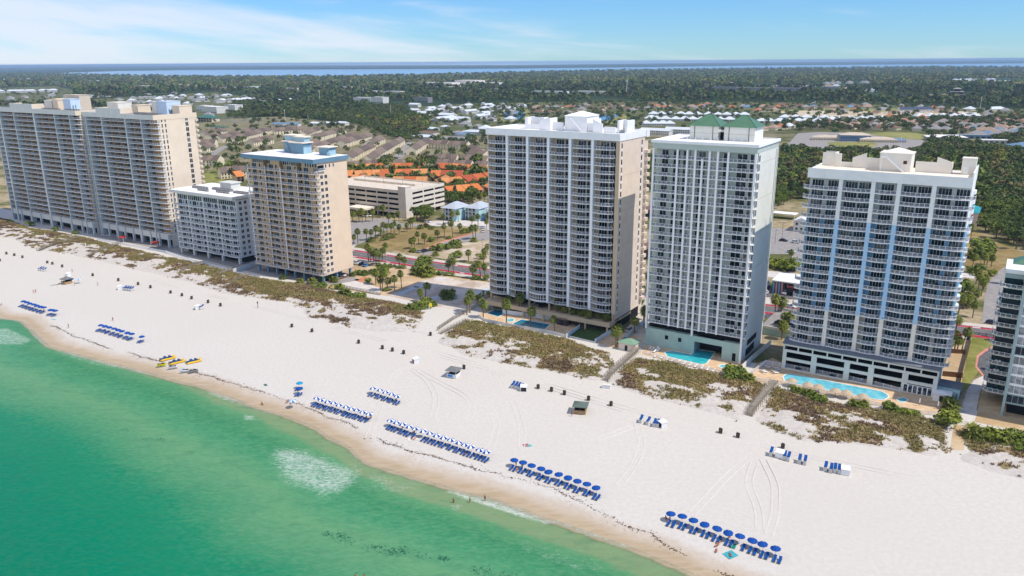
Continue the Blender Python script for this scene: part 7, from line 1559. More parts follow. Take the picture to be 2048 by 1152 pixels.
FP = FP[FS > 0]; FS = FS[FS > 0]; R_ = np.hypot(FP[:, 0], FP[:, 1]); print('forest', len(FP))
near_ = R_ < 1500; mid_ = (R_ >= 1500) & (R_ < 3200); far_ = R_ >= 3200
forest('forest', FP[near_], FS[near_] / 7.5 * RNG.uniform(.55, 1.35, near_.sum()), [clump(s, 60, 3.7, 9.0, 1.45) for s in (5, 6, 7)], FM, 'dark pine and oak forest beyond the town')
forest('forest', FP[mid_], FS[mid_] / 7.5 * RNG.uniform(.45, 1.15, mid_.sum()), [clump(s, 26, 3.7, 8.0, 2.1) for s in (8, 9)], FM, 'dark forest stretching back towards the bay')
forest('forest', FP[far_], np.minimum(FS[far_] / 7.5, 3.0) * RNG.uniform(.7, 1.1, far_.sum()), [clump(s, 12, 4.6, 5.2, 2.8) for s in (10, 11)], FM, 'farthest forest along the bay shore')
# ------------------------------------------------------------------ things on the beach, decks and streets
C52 = ((1250, 800), .3055); C4 = ((950, 720), .25); C3 = ((560, 680), .25); C22 = ((0, 560), .1953); C51 = ((0, 380), .25); CL = ((60, 500), .1172); CS = ((450, 380), .25)
M('canvas_blue', (6, 74, 156), .75, .12, 3.0); M('canvas_white', (236, 236, 234), .75, .05); M('cushion_blue', (8, 76, 148), .8, .12, 3.0); M('timber_pale', (196, 184, 166), .8, .15, 2.0); M('pole_white', (226, 222, 212), .5); M('canvas_sky', (70, 150, 214), .75, .1); M('canvas_aqua', (30, 150, 190), .75, .1)
def sea_ang(): return ANG - math.pi / 2
def umbrella_meshes(m1, m2, R=1.12, n=8):
 mb = MB()
 for k in range(n):
  a0, a1 = 2 * math.pi * k / n, 2 * math.pi * (k + 1) / n; m = 0 if (m2 is None or k % 2 == 0) else 1
  p = [(R * math.cos(a), R * math.sin(a)) for a in (a0, a1)]; q = [(x * .55, y * .55) for x, y in p]
  mb.q([(*q[0], 2.22), (*p[0], 1.92), (*p[1], 1.92), (*q[1], 2.22)], m); mb.q([(0, 0, 2.42), (*q[0], 2.22), (*q[1], 2.22)], m)
  mb.q([(*p[0], 1.92), (p[0][0] * .99, p[0][1] * .99, 1.76), (p[1][0] * .99, p[1][1] * .99, 1.76), (*p[1], 1.92)], m)
 cm = mb.mesh('canopy', [m1] + ([m2] if m2 else [])); mb = MB(); mb.tube((0, 0, -.3), (0, 0, 2.5), .03, .03, 6); mb.tube((0, 0, 2.42), (0, 0, 2.58), .05, .02, 6); pm = mb.mesh('pole', [MATS['pole_white']])
 return cm, pm
UM = {'blue': umbrella_meshes(MATS['canvas_blue'], None), 'striped': umbrella_meshes(MATS['canvas_blue'], MATS['canvas_white'], 1.12), 'aqua': umbrella_meshes(MATS['canvas_aqua'], None), 'sky': umbrella_meshes(MATS['canvas_sky'], MATS['canvas_white'])}
def ground_under(px, py, h):                      # foot of an upright whose top is seen at the pixel
 p = P(px, py, h); return p[0], p[1]
def lounger_meshes():
 fr = MB()
 for x in (0, .62): fr.box(x, -1.9, .22, x + .07, 0, .32)
 for y in (-1.85, -1.0, -.1): fr.box(.07, y, .24, .62, y + .08, .30)
 for x in (0, .62):
  for y in (-1.8, -.15): fr.box(x, y, 0, x + .07, y + .07, .22)
 cu = MB(); cu.box(.04, -1.95, .325, .65, -.62, .42); i = len(cu.v)
 cu.v += [(.04, -.62, .33), (.65, -.62, .33), (.65, .02, .80), (.04, .02, .80), (.04, -.66, .42), (.65, -.66, .42), (.65, -.04, .88), (.04, -.04, .88)]
 for f in ((3, 2, 1, 0), (4, 5, 6, 7), (0, 1, 5, 4), (1, 2, 6, 5), (2, 3, 7, 6), (3, 0, 4, 7)): cu.f.append(tuple(i + a for a in f)); cu.m.append(0)
 return fr.mesh('frame', [MATS['timber_pale']]), cu
_lf, _lc = lounger_meshes(); LC_BLUE = _lc.mesh('cushion', [MATS['cushion_blue']]); LC_WHITE = _lc.mesh('cushion', [MATS['canvas_white']])
def lounger(x, y, rz, label, group, cush=None, z=0.0):
 t_ = thing('beach_lounger', label, 'lounger', (x, y, z), rz, group); obj('frame', _lf, t_); obj('cushion', cush or LC_BLUE, t_); return t_
def umbrella_row(pts, kind, desc, skip=()):
 pts = sorted(pts); n = len(pts)
 for i, (px, py) in enumerate(pts):
  x, y = ground_under(px, py, 2.3); word = {'blue': 'plain blue', 'striped': 'blue and white striped'}[kind]
  t_ = thing('beach_umbrella', '%s %s umbrella from left %s' % (ordw(i), word, desc), 'umbrella', (x, y, 0), random.uniform(0, .8), word + ' beach umbrellas'); obj('canopy', UM[kind][0], t_).rotation_euler = (random.uniform(-.07, .07), random.uniform(-.07, .07), 0); obj('pole', UM[kind][1], t_)
  for k in range(2):
   if (i, k) in skip: continue
   ou, ov = (-.15 + k * 1.0) + random.uniform(-.06, .06), -.55 + random.uniform(-.12, .12)
   lounger(x + ou * UD[0] + ov * VD[0], y + ou * UD[1] + ov * VD[1], ANG + random.uniform(-.07, .07), '%s blue lounger of %s umbrella %s' % (('left', 'right')[k], ordw(i), desc), 'blue loungers in pairs under umbrellas')
umbrella_row(C(C52, [(302, 735), (376, 752), (450, 778), (524, 803), (600, 830), (678, 857), (753, 882), (832, 908), (906, 933), (990, 962)]), 'blue', 'in the nearest row at lower right', {(6, 0)})
umbrella_row(C(C4, [(312, 790), (381, 808), (450, 832), (525, 857), (592, 882), (674, 903), (746, 928), (818, 957), (895, 981), (974, 1010)]), 'blue', 'in the middle row')
umbrella_row(C(C3, [(292, 455), (335, 467), (380, 482), (427, 494), (473, 509), (528, 525), (570, 540), (617, 550), (664, 566), (714, 580)]), 'striped', 'in the row of ten by the water', {(9, 1)})
umbrella_row(C(C3, [(885, 632), (928, 648), (982, 665), (1028, 682), (1088, 700), (1143, 718), (1195, 735), (1250, 752), (1307, 770), (1365, 788), (1422, 808), (1480, 828), (1530, 845), (1595, 865), (1650, 882)]), 'striped', 'in the longest row', {(4, 1), (5, 0)})
umbrella_row(C(C3, [(745, 377), (797, 392), (848, 408), (892, 422), (940, 440)]), 'striped', 'in the short row set back')
umbrella_row(C(C22, [(238, 210), (270, 220), (305, 232), (340, 243), (378, 253), (415, 265), (450, 272)]), 'blue', 'in the far left row')
umbrella_row(C(C22, [(512, 297), (538, 300), (565, 305)]), 'blue', 'in the trio right of the far left row', {(0, 0), (1, 1)})
umbrella_row(C(C22, [(1030, 455), (1075, 463), (1115, 475), (1165, 490), (1205, 502), (1250, 515), (1300, 530), (1345, 542)]), 'blue', 'in the row left of the yellow boats')
for (off, pt, kind, lab) in ((C22, (1450, 570), 'blue', 'single blue umbrella at the right end near the yellow boats'), (C3, (155, 335), 'aqua', 'aqua umbrella standing alone behind a blue one'), (C3, (155, 378), 'blue', 'blue umbrella standing alone in front of an aqua one'), (C3, (100, 478), 'sky', 'small pale blue umbrella nearest the wet sand'), (CL, (700, 485), 'blue', 'blue umbrella leaning at the far left beach hut'), (CL, (830, 490), 'sky', 'pale umbrella tipped over beside the far left hut'), (C4, (0, 0), None, '')):
 if kind is None: continue
 q = C(off, [pt])[0]; x, y = ground_under(*q, 2.3); t_ = thing('beach_umbrella', lab, 'umbrella', (x, y, 0)); obj('canopy', UM[kind][0], t_); obj('pole', UM[kind][1], t_)
 if 'alone' in lab or 'single' in lab:
  for k in range(2): lounger(x - .3 + k * .9, y - .4, ANG, '%s lounger under the %s' % (('left', 'right')[k], lab.split(' near')[0].replace('standing ', '')), 'loose loungers')
# bins along the back of the beach
M('bin_brown', (92, 76, 66), .8, .2, 2.0); M('bin_dark', (52, 46, 42), .9)
mb = MB(); mb.lathe([(.42, 0), (.46, .2), (.46, 1.0), (.50, 1.05), (.50, 1.1), (.38, 1.1), (.38, .95), (0, .95)], 12, 0); BIN = mb.mesh('barrel', [MATS['bin_brown']]); mb = MB(); mb.lathe([(0, .96), (.37, .96)], 12, 0); BINL = mb.mesh('liner', [MATS['bin_dark']])
mb = MB(); mb.box(-.06, -.58, 0, .06, -.48, 1.25); mb.box(-.06, .48, 0, .06, .58, 1.25); mb.box(-.05, -.48, .9, .05, .48, 1.0); BINF = mb.mesh('stand', [MATS['bin_dark']])
def bins(pts, desc):
 pts = sorted(pts)
 for i, q in enumerate(pts):
  t_ = thing('litter_bin', '%s brown litter bin from the left %s' % (ordw(i), desc), 'bin', P(*q), random.uniform(-.3, .3), 'brown litter bins along the sand'); t_.scale = (1.15,) * 3; obj('barrel', BIN, t_); obj('liner', BINL, t_); obj('stand', BINF, t_)
bins(C(C51, [(0, 570), (53, 514), (116, 526), (181, 543), (380, 586), (421, 596), (499, 617), (743, 688), (948, 727), (1106, 759), (1205, 784), (1366, 827), (1457, 849), (1534, 872), (1666, 903), (1765, 929)]), 'on the left part of the beach')
bins(C(CS, [(536, 1097), (697, 1136)]) + C(C3, [(630, 26), (820, 71), (900, 90), (990, 111), (1472, 230)]), 'on the middle of the beach')
bins(C(C4, [(505, 228), (612, 250), (715, 276), (908, 322), (1088, 365), (1963, 585)]) + C(C52, [(625, 215), (738, 245), (1032, 316)]), 'on the right part of the beach')
bins([(861, 671)], 'at the foot of the yellow flag')
# stacks of spare loungers and storage boxes
def stack_mesh():
 mb = MB()
 for k in range(6): z = .08 + k * .20; mb.box(-.36, -.95, z, .36, .95, z + .10, 0); mb.box(-.34, -.9, z + .10, .34, .9, z + .15, 2)
 mb.box(-.40, -1.0, 0, -.34, -.92, 1.35, 0); mb.box(.34, -1.0, 0, .40, -.92, 1.35, 0); mb.box(-.40, .92, 0, -.34, 1.0, 1.35, 0); mb.box(.34, .92, 0, .40, 1.0, 1.35, 0)
 c = MB(); c.box(-.38, -1.0, 1.30, .38, .35, 1.46); c.prism([(-.38, .35), (.38, .35), (.38, 1.15), (-.38, 1.15)], [1.3, 1.3, 1.75, 1.75], [1.46, 1.46, 1.95, 1.95])
 return mb.mesh('stacked_frames', [MATS['canvas_white'], MATS['cushion_blue'], MATS['timber_pale']]), c.mesh('cushion', [MATS['cushion_blue']])
STK = stack_mesh()
def stacks(pts, desc):
 pts = sorted(pts)
 for i, q in enumerate(pts):
  x, y = ground_under(*q, .9); t_ = thing('lounger_stack', '%s white lounger stack with blue cushion %s' % (ordw(i), desc) if len(pts) > 1 else 'stack of white loungers with a blue cushion ' + desc, 'lounger stack', (x, y, 0), ANG + .12 + random.uniform(-.05, .05), 'stacks of folded loungers'); obj('stacked_frames', STK[0], t_); obj('cushion', STK[1], t_)
stacks(C(C4, [(305, 200), (330, 205), (352, 212), (374, 220)]), 'in the row by the dune kiosk')
stacks(C(C4, [(1330, 475), (1387, 490), (1438, 505), (1464, 508)]), 'in the row before the boardwalk')
stacks(C(C52, [(958, 340), (1046, 364), (1072, 372), (1144, 388), (1180, 396)]), 'in the row left of the last white box')
stacks(C(C52, [(1314, 436), (1350, 448), (1376, 448), (1403, 454)]), 'in the rightmost row')
stacks(C(CL, [(175, 320), (215, 325), (250, 340)]), 'in the far left trio')
stacks(C(CL, [(1620, 650), (1660, 655), (1700, 660), (1740, 665)]), 'in the far row of four')
stacks(C(C51, [(1612, 938)]), 'beside the lone far box')
def storage(q, rz, lab, openm=None):
 x, y = ground_under(*q, .9); t_ = thing('storage_box', lab, 'storage box', (x, y, 0), rz); mb = MB(); mb.box(-1.0, -.9, .05, 1.0, .9, 1.5, 0); mb.prism([(-1.1, -1.0), (1.1, -1.0), (1.1, 1.0), (-1.1, 1.0)], 1.5, [1.62, 1.62, 1.95, 1.95], 0)
 for k in range(5): mb.box(-1.02, -.85 + k * .36, .1, -1.0, -.8 + k * .36, 1.5, 1)
 mb.build('chest', [MATS['canvas_white'], MATS['timber_pale']], t_); mb = MB(); mb.box(-.85, -.93, .15, .85, -.905, 1.4); mb.build('front', [openm or MATS['bin_dark']], t_)
storage(C(C4, [(390, 225)])[0], ANG + .5, 'white storage box with a dark open front by the dune kiosk'); storage(C(C4, [(1500, 510)])[0], ANG - .6, 'white box with a dark side before the boardwalk'); storage(C(C52, [(1015, 353)])[0], ANG, 'broad white box between lounger stacks', MATS['canvas_white']); storage(C(C52, [(1443, 463)])[0], ANG + .2, 'rightmost tall white box on the beach', MATS['canvas_white']); storage(C(C3, [(1085, 162)])[0], ANG - .5, 'lone white box with a brown open side', M('box_brown', (136, 92, 72))); storage(C(CL, [(1530, 640)])[0], ANG - .5, 'far white box beside four lounger stacks', MATS['bin_brown']); storage(C(C51, [(1577, 938)])[0], ANG - .5, 'lone far box with a brown front', MATS['bin_brown']); storage(C(CL, [(650, 420)])[0], ANG, 'white box behind the far left hut', MATS['canvas_white'])
x, y, _ = P(1213, 776); t_ = thing('storage_bin', 'long ribbed white bin at the foot of the boardwalk', 'storage bin', (x, y, 0), ANG + .25); mb = MB(); mb.box(-1.3, -.6, 0, 1.3, .6, 1.1)
for k in range(7): mb.box(-1.25 + k * .38, -.64, .1, -1.1 + k * .38, -.6, 1.05)
mb.build('chest', [MATS['canvas_white']], t_); mb = MB(); mb.box(-1.36, -.66, 1.1, 1.36, .66, 1.25); mb.build('lid', [MATS['pole_white']], t_)
# kiosks
def kiosk(q, rz, lab, wall, roofm, sign=None, w=3.4):
 x, y, _ = P(*q); t_ = thing('beach_kiosk', lab, 'kiosk', (x, y, 0), rz); h = w / 2
 mb = MB(); mb.box(-h, -h, .15, h, -h + .12, 1.2); mb.box(-h, h - .12, .15, h, h, 1.2); mb.box(-h, -h + .12, .15, -h + .12, h - .12, 1.2); mb.box(h - .12, -h + .12, .15, h, h - .12, 1.2); mb.box(-h - .1, -h - .3, 1.2, h + .1, -h + .1, 1.28); mb.box(-h, -h, 0, h, h, .14); mb.build('counter', [wall], t_)
 mb = MB()
 for sx in (-1, 1):
  for sy in (-1, 1): mb.box(sx * (h - .12) - .07, sy * (h - .12) - .07, 1.2, sx * (h - .12) + .07, sy * (h - .12) + .07, 2.5)
 mb.build('posts', [wall], t_)
 mb = MB(); e = h + .55; mb.v += [(-e, -e, 2.45), (e, -e, 2.45), (e, e, 2.45), (-e, e, 2.45), (-e, -e, 2.35), (e, -e, 2.35), (e, e, 2.35), (-e, e, 2.35), (-.3, 0, 3.35), (.3, 0, 3.35)]; mb.f += [(0, 1, 9, 8), (1, 2, 9), (2, 3, 8, 9), (3, 0, 8), (4, 5, 1, 0), (5, 6, 2, 1), (6, 7, 3, 2), (7, 4, 0, 3), (7, 6, 5, 4)]; mb.m += [0] * 9; mb.build('roof', [roofm], t_)
 mb = MB(); mb.box(-h + .3, 0, .15, -h + .9, h - .3, 1.9); mb.box(.2, h - .8, .15, h - .3, h - .2, 1.7); mb.build('shelves', [MATS['bin_dark']], t_)
 if sign: mb = MB(); mb.box(-h + .3, -h - .05, .3, .4, -h - .005, 1.1); mb.build('panel', [sign], t_)
kiosk((908, 752), ANG + .15, 'white kiosk with a blue panel and grey hipped roof', MATS['canvas_white'], M('kiosk_grey', (122, 124, 122), .9, .15, 1.5), MATS['canvas_sky']); kiosk((1161, 824), ANG + .35, 'wooden kiosk with a grey-green hipped roof', M('kiosk_wood', (178, 146, 108), .9, .2, 1.5), M('kiosk_green', (98, 112, 104), .9, .15, 1.5)); kiosk((134, 567), ANG, 'far left wooden beach hut with a grey roof', MATS['kiosk_wood'], MATS['kiosk_grey'])
# jet skis and pontoon boats on the wet sand
def jetski(q, rz, lab, c1, c2):
 x, y, _ = P(*q); t_ = thing('jet_ski', lab, 'jet ski', (x, y, .02), rz, 'jet skis on the wet sand'); pr = [(-1.5, .42, .55), (-.9, .56, .62), (.2, .58, .66), (1.0, .42, .74), (1.6, .05, .92)]; mb = MB()
 for a, b in zip(pr[:-1], pr[1:]):
  for s_ in (1, -1):
   mb.q([(a[0], s_ * a[1], a[2]), (b[0], s_ * b[1], b[2]), (b[0], s_ * b[1] * .45, .12), (a[0], s_ * a[1] * .6, .05)][::s_]); mb.q([(a[0], 0, a[2] + .04), (b[0], 0, b[2] + .05), (b[0], s_ * b[1], b[2]), (a[0], s_ * a[1], a[2])][::-s_])
  mb.q([(a[0], a[1] * .6, .05), (b[0], b[1] * .45, .12), (b[0], -b[1] * .45, .12), (a[0], -a[1] * .6, .05)])
 mb.q([(-1.5, .42, .55), (-1.5, .25, .05), (-1.5, -.25, .05), (-1.5, -.42, .55)]); mb.build('hull', [c1], t_, smooth=False)
 mb = MB(); mb.prism([(-1.2, -.2), (.2, -.17), (.2, .17), (-1.2, .2)], .62, [.95, .9, .9, .95]); mb.build('seat', [MATS['bin_dark']], t_); mb = MB(); mb.prism([(.2, -.3), (1.25, -.16), (1.25, .16), (.2, .3)], .66, [1.12, .86, .86, 1.12]); mb.build('cowl', [c2], t_); mb = MB(); mb.tube((.25, -.4, 1.2), (.25, .4, 1.2), .04, .04, 6); mb.tube((.35, 0, 1.05), (.25, 0, 1.2), .05, .05, 6); mb.build('handlebar', [MATS['bin_dark']], t_)
yl = M('boat_yellow', (240, 190, 40), .4, .08); mb_blue = M('boat_blue', (40, 84, 130), .6, .1)
jetski(C(C22, [(1655, 880)])[0], ANG + .9, 'yellow and black jet ski at left of the group', M('jet_yellow', (226, 222, 30), .35), MATS['bin_dark']); jetski(C(C22, [(1768, 905)])[0], ANG - 2.2, 'white jet ski with dark hull between two others', MATS['canvas_white'], MATS['bin_dark']); jetski(C(C22, [(1895, 942)])[0], ANG - 2.3, 'white jet ski nearest the water', MATS['canvas_white'], MATS['canvas_sky']); jetski(C(C22, [(1980, 945)])[0], ANG + 1.0, 'grey jet ski at right of the group', MATS['machine_grey'], MATS['bin_dark'])
for (q, lab) in (((1715, 812), 'left yellow and blue pontoon boat on the sand'), ((1810, 848), 'middle yellow and blue pontoon boat on the sand'), ((1982, 842), 'right yellow and blue pontoon boat on the sand')):
 x, y, _ = P(*C(C22, [q])[0]); t_ = thing('pontoon_boat', lab, 'boat', (x, y, .02), ANG + 1.25, 'yellow pontoon boats'); t_.scale = (1.25,) * 3
 for s_ in (-1, 1): mb = MB(); mb.path([(-2.1, s_ * .75, .35), (-1.7, s_ * .75, .28), (1.5, s_ * .75, .28), (2.0, s_ * .72, .45), (2.3, s_ * .7, .7)], [.1, .27, .27, .2, .05], 8); mb.build('pontoon', [yl], t_)
 mb = MB(); mb.box(-1.6, -.5, .45, 1.3, .5, .58); mb.box(-.9, -.45, .58, -.3, .45, 1.0); mb.box(.4, -.45, .58, .9, .45, .95); mb.build('deck', [mb_blue], t_)
 mb = MB(); mb.box(-1.9, -.9, .4, -1.65, .9, .55); mb.build('rear_bar', [mb_blue], t_)
# boardwalks over the dunes
M('weathered_wood', (150, 140, 126), .9, .2, .8, streak=.2)
def boardwalk(a, b, lab, w=1.9, z0=.15, z1=1.3):
 p0, p1 = np.array(P(*a)), np.array(P(*b)); d = p1 - p0; L = np.hypot(d[0], d[1]); t_ = thing('boardwalk', lab, 'boardwalk', tuple(p0), math.atan2(d[1], d[0])); mb = MB(); n = int(L / .3)
 zf = lambda x: z0 + (z1 - z0) * min(1, x / 5.0)
 for k in range(n): x = k * L / n; mb.box(x, -w / 2, zf(x) - .06, x + L / n - .02, w / 2, zf(x))
 mb.build('planks', [MATS['weathered_wood']], t_); 
 for s_ in (-1, 1):
  mb = MB(); x = 0; q = []
  while x <= L: mb.box(x - .06, s_ * w / 2 - .06, 0, x + .06, s_ * w / 2 + .06, zf(x) + 1.0); q.append(x); x += 2.0
  for xa, xb in zip(q[:-1], q[1:]):
   for h_ in (.45, .95): mb.bar((xa, s_ * w / 2, zf(xa) + h_), (xb, s_ * w / 2, zf(xb) + h_), .07, .09)
  mb.build('handrail', [MATS['weathered_wood']], t_)
boardwalk((1210, 762), (1277, 702), 'long boardwalk from the white bin up to the mint tower deck'); boardwalk((1497, 832), (1550, 768), 'boardwalk between the two right-hand dunes', 2.2); boardwalk((76, 502), (160, 477), 'long boardwalk at the far left dune'); boardwalk((176, 514), (240, 490), 'second boardwalk from the left across the grass'); boardwalk((352, 548), (408, 530), 'boardwalk before the white block'); boardwalk((427, 556), (470, 540), 'boardwalk left of the sand-coloured tower'); boardwalk((456, 574), (498, 552), 'narrow boardwalk at the corner of the sand-coloured tower', 1.4); boardwalk((880, 668), (938, 640), 'low brown walk beside the fence of the tan deck', 1.2, .1, .3); boardwalk((760, 590), (668, 572), 'low timber edge along the sandy pad', .8, .1, .2)
# fences and walls
def fence(pts, h, lab, mat, kind='picket', name='fence', z=0.0):
 g_ = [np.array(P(*q)) for q in pts]; t_ = thing(name, lab, 'fence' if name == 'fence' else 'wall', (g_[0][0], g_[0][1], z)); o_ = g_[0]; mb = MB(); ps = []
 for a, b in zip(g_[:-1], g_[1:]):
  a, b = a - o_, b - o_; L = np.hypot(*(b - a)[:2]); dr = (b - a) / max(L, .01)
  if kind == 'solid': mb.bar(a, b, .18 if name == 'wall' else .06, h)
  else:
   for hh in (.12, h - .12): mb.bar(a + (0, 0, hh), b + (0, 0, hh), .06, .08)
   k = 0
   while k < L: q = a + dr * k; e = a + dr * min(L, k + .05); mb.bar(q + (0, 0, .1), e + (0, 0, .1), .03, h - .1); k += .15
  k = 0
  while k <= L: q = a + dr * k; ps.append(q); k += 2.4
 mb.build('panels', [mat], t_); pb = MB(); pb.box(-.07, -.07, 0, .07, .07, h + .1); repeat('post', pb.mesh('post', [mat]), t_, [tuple(q) for q in ps])
wp_ = MATS['rail_white']; ww = MATS['weathered_wood']; bw_ = M('brown_fence', (126, 92, 66), .9, .2, 1.0)
fence([(976, 602), (906, 640), (874, 662)], 1.6, 'grey slatted fence along the left side of the tan deck', ww); fence([(957, 634), (972, 643), (1040, 656), (1109, 668), (1133, 675)], 1.1, 'low white wall in front of the two shaded pools', MATS['white_stucco'], 'solid', 'wall'); fence([(1133, 676), (1159, 657)], 1.7, 'white fence between the shaded pool and the lawn', wp_, 'solid'); fence([(1190, 686), (1240, 655)], 1.6, 'white fence right of the shaded lawn', wp_, 'solid'); fence([(1136, 673), (1190, 686)], .5, 'pale kerb wall along the front of the shaded lawn', MATS['white_stucco'], 'solid', 'wall'); fence([(1005, 627), (1060, 634), (1110, 642)], 1.7, 'shaded white fence behind the tan pool deck', wp_, 'solid')
fence([(1240, 690), (1262, 668), (1290, 645)], 1.8, 'white fence between the kiosk and the mint tower', wp_, 'solid'); fence([(1290, 707), (1360, 728), (1440, 746), (1472, 744)], 1.1, 'white railing along the front of the mint tower deck', wp_); fence([(1478, 746), (1503, 722), (1541, 690)], 2.0, 'cream wall between the decks of the two right-hand towers', MATS['cream_wall'], 'solid', 'wall'); fence([(1500, 752), (1530, 728), (1600, 740), (1751, 771), (1800, 784)], 1.4, 'white railing between the garage and the long pool', wp_); fence([(1470, 758), (1548, 766), (1590, 776), (1670, 792), (1751, 811), (1840, 828), (1890, 833)], 1.2, 'white railing along the front of the long pool', wp_); fence([(1943, 672), (1925, 745), (1906, 828)], 2.0, 'tall brown wooden fence right of the garage tower', bw_, 'solid'); fence([(1896, 706), (1930, 708)], 1.6, 'short brown fence across the palm yard', bw_, 'solid'); fence([(1883, 752), (1925, 756)], 1.8, 'brown fence behind the blue shed', bw_, 'solid')
fence([(331, 506), (390, 526), (467, 544)], 1.5, 'white fence before the white block', wp_); fence([(467, 546), (525, 528)], 2.2, 'white wall between the white block and the sand-coloured tower', MATS['white_stucco'], 'solid', 'wall'); fence([(470, 548), (520, 556)], 1.4, 'white railing of the terrace left of the sand-coloured tower', wp_); fence([(1943, 668), (2000, 678)], 1.2, 'thin dark fence along the near kerb at right', MATS['machine_dark']); fence([(658, 566), (690, 556), (712, 546)], 1.0, 'short wooden fence beside the parked white van', bw_, 'solid'); fence([(195, 480), (260, 492), (300, 500), (330, 506)], 1.2, 'pale railing at the feet of the peach towers', wp_)
# small buildings by the decks
def hut(q, w, d, h, rz, lab, wall, roofm, rise=1.2):
 x, y, _ = P(*q); t_ = thing('hut', lab, 'hut', (x, y, 0), rz); mb = MB(); mb.box(-w / 2, -d / 2, 0, w / 2, d / 2, h); mb.build('wall', [wall], t_); mb = MB(); e = .5; mb.v += [(-w / 2 - e, -d / 2 - e, h), (w / 2 + e, -d / 2 - e, h), (w / 2 + e, d / 2 + e, h), (-w / 2 - e, d / 2 + e, h), (0, 0, h + rise)]; mb.f += [(0, 1, 4), (1, 2, 4), (2, 3, 4), (3, 0, 4), (3, 2, 1, 0)]; mb.m += [0] * 5; mb.build('roof', [roofm], t_); mb = MB(); mb.box(-.5, -d / 2 - .04, .05, .5, -d / 2, 2.0); mb.build('door', [MATS['bin_dark']], t_)
hut((1258, 697), 6.0, 5.2, 2.8, ANG, 'small tan hut with a green hipped roof between the two pools', MATS['tan_wall'], M('hut_green', (128, 160, 134), .7, .1)); hut((1882, 800), 4.4, 3.6, 2.6, ANG, 'white garden kiosk beside the blue shed', WP, MATS['roof_white'], .5); hut((1893, 788), 7.0, 6.0, 3.4, ANG, 'pale blue shed with a flat grey roof right of the garage', MATS['pale_blue_wall'], MATS['grey_roof'], .1); hut((1128, 648), 4.5, 4, 2.6, ANG, 'brown-roofed bar hut in the shade of the tan deck', MATS['machine_dark'], MATS['brown_shingle'])
x, y, _ = P(961, 622); t_ = thing('awning', 'long turquoise awning at the left end of the tan deck', 'awning', (x, y, 0), ANG + 1.0); mb = MB(); mb.prism([(0, -1.6), (14, -1.6), (14, 1.6), (0, 1.6)], [2.4, 2.4, 3.0, 3.0], [2.5, 2.5, 3.1, 3.1]); mb.build('canopy', [MATS['teal_canvas']], t_)
for k in range(4): mb = MB(); mb.tube((.5 + k * 4.3, -1.4, 0), (.5 + k * 4.3, -1.4, 2.4), .06, .06, 6); mb.build('post', [wp_], t_)
for (q, lab) in (((247, 484), 'red canopy at the foot of the second peach tower'), ((312, 496), 'red awning left of the white fence')):
 x, y, _ = P(*q); t_ = thing('awning', lab, 'awning', (x, y, 0), ANG); mb = MB(); mb.prism([(-2.6, -1.6), (2.6, -1.6), (2.6, 1.6), (-2.6, 1.6)], [2.8, 2.8, 3.4, 3.4], [2.9, 2.9, 3.5, 3.5]); mb.build('canopy', [M('canvas_red', (186, 60, 50), .8, .1)], t_)
 for x_ in (-2.4, 2.4): mb = MB(); mb.tube((x_, -1.4, 0), (x_, -1.4, 2.8), .07, .07, 6); mb.build('post', [wp_], t_)
# thatched parasols, closed parasols and deck loungers
M('thatch', (196, 176, 150), .95, .25, 3.0); mb = MB(); mb.lathe([(0, 3.0), (.7, 2.6), (1.5, 2.1), (1.75, 1.9), (1.4, 2.0), (0, 2.5)], 14, 0); 
for k in range(28): a = k * 2 * math.pi / 28; mb.q([(1.6 * math.cos(a), 1.6 * math.sin(a), 2.02), (1.6 * math.cos(a + .2), 1.6 * math.sin(a + .2), 2.02), (1.95 * math.cos(a + .1), 1.95 * math.sin(a + .1), 1.72)])
TH = mb.mesh('thatch', [MATS['thatch']]); mb = MB(); mb.tube((0, 0, 0), (0, 0, 2.5), .07, .07, 7); THP = mb.mesh('pole', [MATS['weathered_wood']])
for i, q in enumerate([(1585, 757), (1617, 765), (1638, 769), (1672, 777), (1694, 780.5), (1727, 788)]):
 x, y = ground_under(*q, 2.7); t_ = thing('thatched_parasol', '%s thatched parasol from the left beside the long pool' % ordw(i), 'parasol', (x, y, 0), i * .7, 'thatched parasols by the long pool'); obj('thatch', TH, t_); obj('pole', THP, t_)
mb = MB(); mb.lathe([(.05, 2.7), (.16, 2.2), (.2, 1.2), (.08, 1.1)], 8, 0); CLO = mb.mesh('canopy', [MATS['canvas_white']])
for i, q in enumerate([(1836, 790), (1838, 812), (1875, 818)]):
 x, y, _ = P(*q); t_ = thing('closed_parasol', '%s folded white parasol from the left by the round hot tub' % ordw(i), 'parasol', (x, y, 0), 0, 'folded white parasols'); obj('canopy', CLO, t_); obj('pole', THP, t_)
for i, q in enumerate(sorted(C(C8, [(1110, 700), (1125, 712), (1190, 718), (1205, 730), (1085, 738), (1175, 745), (1190, 755), (1100, 748)]))):
 x, y, _ = P(*q); lounger(x, y, ANG + 2.4, '%s beige lounger from the left on the paved corner by the long pool' % ordw(i), 'pale loungers on the pool decks', LC_WHITE, .08)
for i, q in enumerate(sorted(C(C8, [(200, 548), (225, 555), (258, 548), (240, 570), (270, 562)]) + [(1312 + k * 11.5, 712 + k * 2.9) for k in range(11)])):
 x, y, _ = P(*q); lounger(x, y, ANG + random.uniform(-.2, .2), '%s white lounger from the left along the turquoise pool' % ordw(i), 'pale loungers on the pool decks', LC_WHITE, .08)
